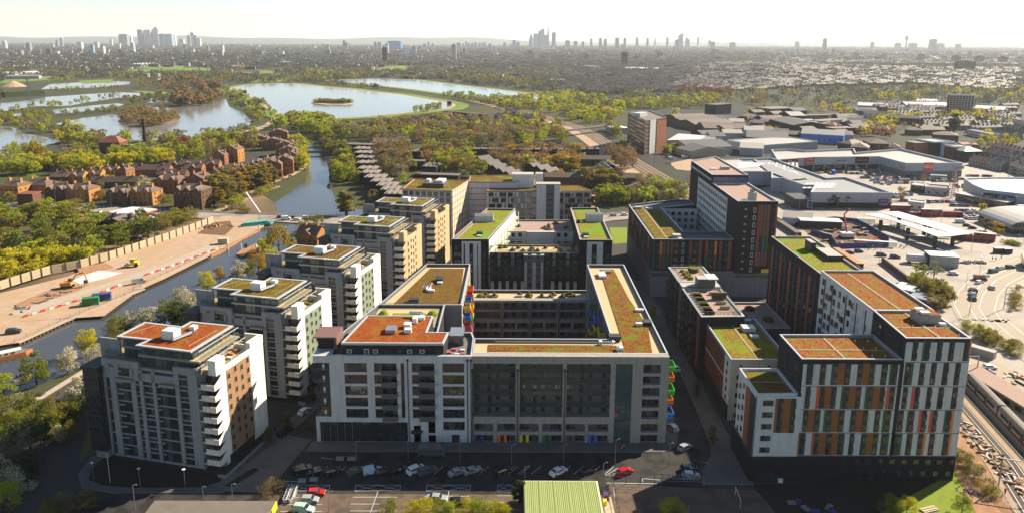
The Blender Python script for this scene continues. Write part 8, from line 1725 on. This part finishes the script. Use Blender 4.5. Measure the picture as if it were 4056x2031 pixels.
for i in range(40):x,y=rt.uniform(1550,1745),rt.uniform(893,915); X,Y=at('a4',x,y); q=MB(X,Y,rt.uniform(-.3,.3)); q.tube([(-.5,0,.35),(0,0,.75),(.5,0,.35)],.05,'metal_dark',3); q.cyl(-.5,0,.1,.65,.3,'rubber',6); q.cyl(.5,0,.1,.65,.3,'rubber',6); tag(q.build('bicycle'),'parked bicycle on the paved island','bicycle','bicycles parked on the paved island')
# railway gantries
for i,s_ in enumerate((60,120,180,330,420,500,580,660)):
 p,a=on_rail(s_,0); g=MB(p.x,p.y,a)
 for y in(-10,9):g.cyl(0,y,0,7.5,.18,'metal_grey',5)
 g.tube([(0,-10,7.3),(0,9,7.3)],.14,'metal_grey',4); tag(g.build('railway_gantry'),'grey overhead line gantry across the tracks','gantry','overhead line gantries')
 # rubble strip beside the track
for i in range(150):
 t_=rt.random(); x,y=1225+390*t_+rt.uniform(-20,70),770+400*t_+rt.uniform(-10,45); X,Y=at('c4',x,y); q=MB(X,Y,rt.uniform(0,3)); w_=rt.uniform(.2,1.4); q.box(-w_,w_,-rt.uniform(.1,.4),rt.uniform(.1,.4),.2,rt.uniform(.35,.9),(sm:=rt.choice((('timber_pale','pale plank'),('dirt','brown board'),('clad_dark','black scrap piece'),('timber_dark','dark timber'),('brick_brown','brown brick lump'),('gravel','concrete lump'),('dirt_dark','rusty sheet'),('metal_grey','grey metal piece'))))[0]); tag(q.build('rubble_piece'),sm[1]+' in the heap beside the railway','scrap','scrap beside the railway')
for i in range(26):x,y=rt.uniform(1360,1620),rt.uniform(470,560); X,Y=at('c4',x,y); q=MB(X,Y,rt.uniform(0,3)); w_=rt.uniform(.5,2.2); q.box(-w_,w_,-.3,.3,.2,rt.uniform(.4,1),(sm:=rt.choice((('metal_white','white'),('timber_pale','wooden'),('metal_grey','grey'),('clad_dark','black'),('dirt','brown'))))[0]); tag(q.build('rubble_piece'),sm[1]+' piece of scrap in the yard beyond the train','scrap','scrap in the yard')
X,Y=at('c4',1340,370); B=Bld('container','pale rusty container in the yard behind the white block','container',X,Y,R(-50)); B.mb('wall').box(-5,5,-1.3,1.3,0,2.6,'render_grey'); B.mb('roof').box(-5.05,5.05,-1.35,1.35,2.6,2.7,'concrete_pale'); B.done()
X,Y=at('c4',1290,1170); q=MB(X,Y)
for i in range(40):a=rt.uniform(0,6.28); r_=rt.uniform(0,2.4); q.cyl(r_*math.cos(a),r_*math.sin(a),.14,.3+rt.uniform(0,.5)*(2.5-r_)/2.5,rt.uniform(.2,.6),rt.choice(('timber_dark','sand_pale','dirt','clad_grey')),5,r2=.1)
tag(q.build('brushwood_heap'),'heap of brushwood and soil on the sunlit grass','heap'); X,Y=at('c4',1060,1275); q=MB(X,Y,.3); [q.box(-2,2,-.8+i*.35,-.55+i*.35,.15,.4+.1*(i%2),'timber_pale')for i in range(5)]; tag(q.build('timber_pile'),'pile of pale planks on the grass at the lower edge','timber pile')
for i,(x,y)in enumerate(((265,1235),(300,1232),(345,1270),(400,1285),(480,1262),(500,1285))):X,Y=at('c4',x,y); q=MB(X,Y,i); q.box(-1,1,-.6,.6,.12,.5,('metal_grey','blue_deep')[i%2]); tag(q.build('junk'),'flat piece of junk lying in the shaded waste ground','scrap','junk on the waste ground')
# ------- lower edge buildings and small things
P=PT('c3',[(115,1110),(530,1112),(552,1278),(120,1280)],4.2); B=Bld('green_roofed_shed','small building with ribbed bright green roof in the car park','building',0,0)
x0,y0,x1,y1=3.1,136.9,19.0,146.9; w=B.mb('wall'); w.box(x0,x1,y0-6,y1,0,3.7,'render_cream'); w.box(x0-.3,x1+.3,y0-6.3,y1+.3,3.7,4.2,'render_cream'); r=B.mb('roof'); r.box(x0,x1,y0-6,y1,4.2,4.3,'roof_green')
for i in range(5):w_=(x1-x0)/5; rr_=MB(); rr_.box(x0+i*w_-.1,x0+i*w_+.1,y0-6,y1,4.3,4.42,'roof_green'); rr_.build('roof_rib',B.r)
for i in range(40):xx=x0+(i+.5)*(x1-x0)/40; r.box(xx-.05,xx+.05,y0-6,y1,4.3,4.37,'roof_green')
B.done()
q=MB(); q.box(20.2,22.3,139,146,.1,1.0,'timber_pale'); q.box(20.5,21.5,144.5,146,1,2.4,'purple'); q.box(20.2,21,143,144,1,2,'yellow'); tag(q.build('bin_store'),'fenced bin store with purple and yellow bins beside the green shed','bin store')
B=Bld('flat_roofed_shed','low building with grey felt roof and yellow corner at the lower edge','building',0,0); w=B.mb('wall'); w.box(-75.4,-50.4,130,139.4,0,3.6,'brick_grey'); w.box(-75.8,-50,129.6,139.8,3.6,3.95,'tan_paving',top='roof_flat'); w.box(-50.0,-49.7,136.4,139.6,2.4,4.0,'yellow'); B.done()
for i in range(14):x,y=190+(i%2)*32+(i//2)*5,1228-(i//2)*13; X,Y=at('c2',x,y); q=MB(X,Y,rt.uniform(0,1)); q.box(-.45,.45,-.45,.45,.12,1.0,'render_white',top='cloth_white'); q.cyl(0,0,1.0,1.1,.3,'clad_dark',8); tag(q.build('builders_sack'),'white bulk sack in the double row beside the red hatchback','sack','white bulk sacks')
# ------- building site beside the river
hp=PT('a1',[(-200,1170),(0,1118),(160,1065),(380,995),(590,955),(800,895),(1020,820),(1240,745),(1430,675),(1560,625)]); r=thing('site_hoarding','long pale timber hoarding between thicket and building site','fence'); k_=0
for a,b in zip(hp,hp[1:]):
 d=math.hypot(b[0]-a[0],b[1]-a[1]); rz=math.atan2(b[1]-a[1],b[0]-a[0]); n=max(1,round(d/5))
 for i in range(n):
  q=MB(a[0]+(b[0]-a[0])*i/n,a[1]+(b[1]-a[1])*i/n,rz); L_=d/n
  for j in range(3):q.box(.1,L_-.1,-.06,.06,1.0+j*1.22,2.16+j*1.22,'timber_pale')
  q.build('panel',r); q=MB(a[0]+(b[0]-a[0])*i/n,a[1]+(b[1]-a[1])*i/n,rz); q.box(-.14,.14,-.35,.15,.9,4.7,'sheetpile'); q.build('post',r)
bars=[('a1',[(170,1300),(420,1225),(640,1160),(900,1058)]),('a1',[(1060,995),(1250,930),(1420,865),(1600,800)])]; k_=0
for t,pts in bars:
 P=[at(t,x,y,.95)for x,y in pts]
 for a,b in zip(P,P[1:]):
  d=math.hypot(b[0]-a[0],b[1]-a[1]); rz=math.atan2(b[1]-a[1],b[0]-a[0]); n=int(d/2.6)
  for i in range(n):c_=('red','render_white')[(k_)%2]; k_+=1; q=MB(a[0]+(b[0]-a[0])*i/n,a[1]+(b[1]-a[1])*i/n,rz); q.box(0,1.6,-.2,.2,.95,1.6,c_); tag(q.build('plastic_barrier'),f'{"red" if c_ == "red" else "white"} plastic barrier in the line along the haul road','barrier','plastic barriers on the building site')
  # sheet pile ribs and quay rail
r=thing('quay_edge','ribbed timber and steel edge of the river quay','quay wall'); n_=0
for a,b in zip(riverL[2:7],riverL[3:8]):
 d=math.hypot(b[0]-a[0],b[1]-a[1]); rz=math.atan2(b[1]-a[1],b[0]-a[0]); c=MB(a[0],a[1],rz); c.box(0,d,-.3,.2,.7,1.05,'sand_pale')
 for i in range(int(d/1.6)):c.box(i*1.6,i*1.6+.5,-.45,-.1,0,.8,'timber_dark')
 c.build('pile_row',r)
fence_run('quay_fence','see through fence along the top of the quay',[(p[0]-1.5,p[1]+.4)for p in riverL[2:7]],1.3,4,'metal_grey',z=.95)
def excavator():
 X,Y=at('a1',495,1082,.95); B=Bld('excavator','orange crawler excavator with raised arm on the bare earth','excavator',X,Y,R(15)); r=B.r; r.location.z=.95
 t_=B.mb('track'); t_.box(-2.2,2.2,-1.5,-.9,0,.9,'rubber'); t_.box(-2.2,2.2,.9,1.5,0,.9,'rubber'); b=B.mb('body'); b.box(-2.4,1.6,-1.4,1.4,1.0,2.4,'car_orange_'); B.mb('cab').box(.2,1.6,.3,1.4,2.4,3.4,'glass'); B.mb('arm').tube([(1.2,-.3,2),(3.6,-.3,5.2),(6.6,-.3,6.0)],.32,'car_orange_',6); B.mb('arm').tube([(6.6,-.3,6.0),(7.4,-.3,2.6)],.26,'car_orange_',6); B.mb('bucket').box(6.2,7.6,-.9,.3,1.4,2.6,'metal_dark'); B.done()
spec('car_orange_',(.65,.24,.02),rough=.45,amt=.3); spec('car_yellow_',(.75,.55,.02),rough=.45,amt=.3); excavator()
X,Y=at('a1',970,930,.95); B=Bld('road_roller','yellow soil roller on the levelled sand','roller',X,Y,R(10)); B.r.location.z=.95; B.mb('body').box(-.6,2.6,-1.1,1.1,.8,2.2,'car_yellow_'); B.mb('cab').box(-.9,.9,-.9,.9,2.2,3.6,'car_yellow_'); B.mb('window').box(-.7,.95,-.95,.95,2.5,3.3,'glass'); B.mb('drum').tube([(-2.4,-1.1,.8),(-2.4,1.1,.8)],.8,'metal_grey',14); B.mb('frame').box(-3.4,-.9,-1.35,1.35,.7,1.1,'car_yellow_')
for s_ in(-1,1):w=MB(); w.tube([(1.7,s_*1.1-.25,.75),(1.7,s_*1.1+.25,.75)],.75,'tyre',12); w.build('wheel',B.r)
B.done()
def cabin(t,x,y,rz,L_,w_,h_,m,name,label,cat,z=.95,top=None):
 X,Y=at(t,x,y,z); B=Bld(name,label,cat,X,Y,R(rz)); B.r.location.z=z; B.mb('wall').box(-L_/2,L_/2,-w_/2,w_/2,0,h_,m); q=B.mb('roof'); q.box(-L_/2-.05,L_/2+.05,-w_/2-.05,w_/2+.05,h_,h_+.12,top or m); q=B.mb('rib')
 for i in range(int(L_)):q.box(-L_/2+.4+i,-L_/2+.5+i,-w_/2-.06,-w_/2,.1,h_-.1,m)
 return B.done()
cabin('a1',665,1205,22,5.6,2.6,2.7,'green_deep','container','dark green container beside the haul road','container'); cabin('a1',745,1175,22,6.5,2.6,2.6,'blue_deep','container','dark blue container behind the green one','container'); cabin('a1',1630,765,10,4.5,2.8,2.6,'timber_pale','site_cabin','beige cabin beside the quay','cabin')
X,Y=at('a1',1015,1050,.95); car(X,Y,R(40),'van','silver','silver pickup van on the building site',z=.96); X,Y=at('c1',80,245,.95); car(X,Y,R(15),'suv','black','dark site vehicle near the quay at the left edge',z=.96)
for i in range(34):x,y=(rt.uniform(60,520),0); y=1290-(x-60)*.42+rt.uniform(-45,10); X,Y=at('a1',x,y,.95); q=MB(X,Y,rt.uniform(0,3)); q.box(-rt.uniform(.3,2),rt.uniform(.3,2),-.2,.2,.96,1.2,rt.choice(('metal_dark','metal_grey','timber_dark'))); tag(q.build('scaffold_part'),'loose pipe or plank lying on the building site','building material','loose material on the building site')
q=MB(); X,Y=at('a1',1570,640,.95)
for i in range(30):a=rt.uniform(0,6.28); r_=rt.uniform(0,7); q.T(X+r_*math.cos(a)*1.4,Y+r_*math.sin(a)); q.cyl(0,0,.9,1.2+rt.uniform(.3,1.8)*(7.5-r_)/7,rt.uniform(.8,2),rt.choice(('dirt_dark','dirt','timber_dark')),7,r2=.2)
tag(q.build('spoil_heap'),'dark spoil heap at the far end of the building site','heap')
# lock: islands, posts, boats, teal tarpaulin boat
sheet('lock_island',PT('a1',[(1540,870),(1600,845),(1760,745),(1890,680),(1880,660),(1740,720),(1560,810)]),.8,'dirt',t=.7); sheet('lock_island',PT('a1',[(1725,850),(1760,820),(1900,765),(1930,800),(1850,845),(1760,868)]),.8,'dirt',t=.7)
for i,(x,y)in enumerate([(1665,810),(1763,815),(1875,818),(1985,690),(1893,675)]):X,Y=at('a1',x,y); q=MB(X,Y); q.cyl(0,0,0,3.4,.3,'metal_white',8); tag(q.build('mooring_post'),'white mooring post at the lock','post','white mooring posts at the lock')
for i,(x,y)in enumerate([(140,690),(245,690),(340,690),(28,820)]):X,Y=at('a2',x,y); q=MB(X,Y); q.cyl(0,0,0,3.4,.3,'metal_white',8); tag(q.build('mooring_post'),'white mooring post at the lock','post','white mooring posts at the lock')
q=MB(*at('a1',1797,805)); q.box(-.7,.7,-.5,.5,.8,2.6,'clad_dark'); tag(q.build('lock_cabinet'),'small dark cabinet on the lock island','cabinet')
def boat(t,x,y,rz,L_,w_,hull,roof,label,z=.05):
 X,Y=at(t,x,y); B=Bld('narrowboat',label,'boat',X,Y,R(rz)); B.r.location.z=z; h=B.mb('hull'); h.prism([(-L_/2,-w_/2+.2),(L_/2-2,-w_/2),(L_/2,0),(L_/2-2,w_/2),(-L_/2,w_/2-.2)],-.2,.9,hull,top='deck_grey',bottom=True); c=B.mb('cabin'); c.box(-L_/2+1.2,L_/2-3,-w_/2+.35,w_/2-.35,.9,1.9,hull if roof!='render_cream' else 'render_cream',top=roof)
 for i in range(5):g=MB(); [g.box(-L_/2+2+i*(L_-6)/5,-L_/2+2.9+i*(L_-6)/5,s_*(w_/2-.33)-.03,s_*(w_/2-.33)+.03,1.15,1.65,'glass')for s_ in(-1,1)]; g.build('window',B.r)
 return B.done()
boat('c1',30,385,40,15,3.4,'orange','render_cream','cream and orange houseboat at the left edge of the river',.0); boat('c1',130,515,45,4.5,1.8,'render_white','glass','small white cabin cruiser behind the near trees'); boat('a1',1880,640,28,17,3.6,'teal','teal','long boat under a teal tarpaulin at the lane bridge',.9)
boat('a2',575,345,80,9,3,'clad_dark','clad_dark','dark narrowboat moored at the right bank, nearer'); boat('a2',585,275,85,9,3,'clad_dark','render_white','narrowboat with pale roof moored at the right bank, farther')
ribbon('lock_bridge',[at('a2',375,95,2.5),at('a2',620,95,2.5)],2,2,3,'clad_dark',t=1.2,kind=None,label='dark footbridge across the upper basin, nearer',category='bridge'); ribbon('lock_bridge',[at('a2',375,65,2.5),at('a2',700,60,2.5)],2,2,3,'deck_grey',t=1.2,kind=None,label='long footbridge with pale deck across the upper basin, farther',category='bridge')
rb=[at('b3',520,1010,6),at('b3',880,965,6)]; ribbon('railway_bridge',rb,3,3,7,'deck_grey',t=1.5,kind=None,label='long grey footbridge over the railway beside the office slab',category='bridge')
for x,lb in((1250,'left'),(1340,'right')):X,Y=at('b1',x,568); q=MB(X,Y); q.cyl(0,0,0,14,8,'concrete',14); tag(q.build('storage_tank'),f'{lb} of two round concrete tanks at the filter beds','tank')
X,Y=at('b1',115,632); q=MB(X,Y); q.cyl(0,0,0,12,26,'sand',14,r2=2); tag(q.build('gravel_heap'),'tall cone of sand at the depot','heap')
q=MB(); P=PT('b1',[(30,725),(370,705)],0); L_,R_=strip(P,5); q.prism([*R_,*L_[::-1]],0,9,'leaf_dark'); tag(q.build('tall_hedge'),'long black evergreen hedge behind the upper pond','hedge')
for(t,x,y,w_,lb)in(('b2',1677,790,7,'small dark valve tower at the right end of the reservoir'),('b2',715,596,7,'small dark valve tower between the reservoirs'),('b1',2083,690,7,'small dark valve tower on the left reservoir bank'),('b2',430,895,10,'dark jetty structure at the near reservoir bank')):X,Y=at(t,x,y); q=MB(X,Y); q.box(-w_/2,w_/2,-2.5,2.5,.5,5.5,'brick_dark',top='roof_slate'); q.box(-w_/2+1,w_/2-1,-1.5,1.5,5.5,6.4,'roof_slate'); tag(q.build('valve_tower'),lb,'tower')
# ------- haze
hz=MB(); hz.box(-26000,26000,-500,33000,-8,330,'haze')
def haze_mat():
 m=bpy.data.materials.new('haze'); m.use_nodes=True; n=m.node_tree; n.nodes.clear()
 o=n.nodes.new('ShaderNodeOutputMaterial'); v=n.nodes.new('ShaderNodeVolumePrincipled')
 v.inputs['Color'].default_value=(.90,.94,.98,1); v.inputs['Density'].default_value=HAZE; v.inputs['Anisotropy'].default_value=.25
 n.links.new(v.outputs[0],o.inputs['Volume']); _M['haze']=m
HAZE=4.0e-5
haze_mat()
h=hz.build('haze'); h['kind']='stuff'
# ------- labels that tell look-alikes apart by their order
bpy.context.view_layer.update()
_by={}
for o in COL.objects:
 if o.parent is None and 'label' in o:_by.setdefault(o['label'],[]).append(o)
ORD=['leftmost','second','third','fourth','fifth','sixth','seventh','eighth','ninth','tenth','eleventh','twelfth','thirteenth','fourteenth','fifteenth','sixteenth']
for lb,L in _by.items():
 if 1<len(L)<=16 and len(lb.split())<=12:
  def ix(o):
   p=o.matrix_world.translation if o.type=='EMPTY' or o.location.length>0 else Vector(o.data.vertices[0].co)
   return img(p.x,p.y,p.z)[0]
  for i,o in enumerate(sorted(L,key=ix)):o['label']=lb+(', leftmost' if i==0 else f', {ORD[i]} from left')
 elif len(L)>16 and len(lb.split())<=12:
  def ix(o):
   p=o.matrix_world.translation if o.type=='EMPTY' or o.location.length>0 else Vector(o.data.vertices[0].co)
   return img(p.x,p.y,p.z)[0]
  S_=sorted(L,key=ix); q=len(S_)/4
  for i,o in enumerate(S_):o['label']=lb+(', far left part',', left middle part',', right middle part',', far right part')[min(3,int(i/q))]
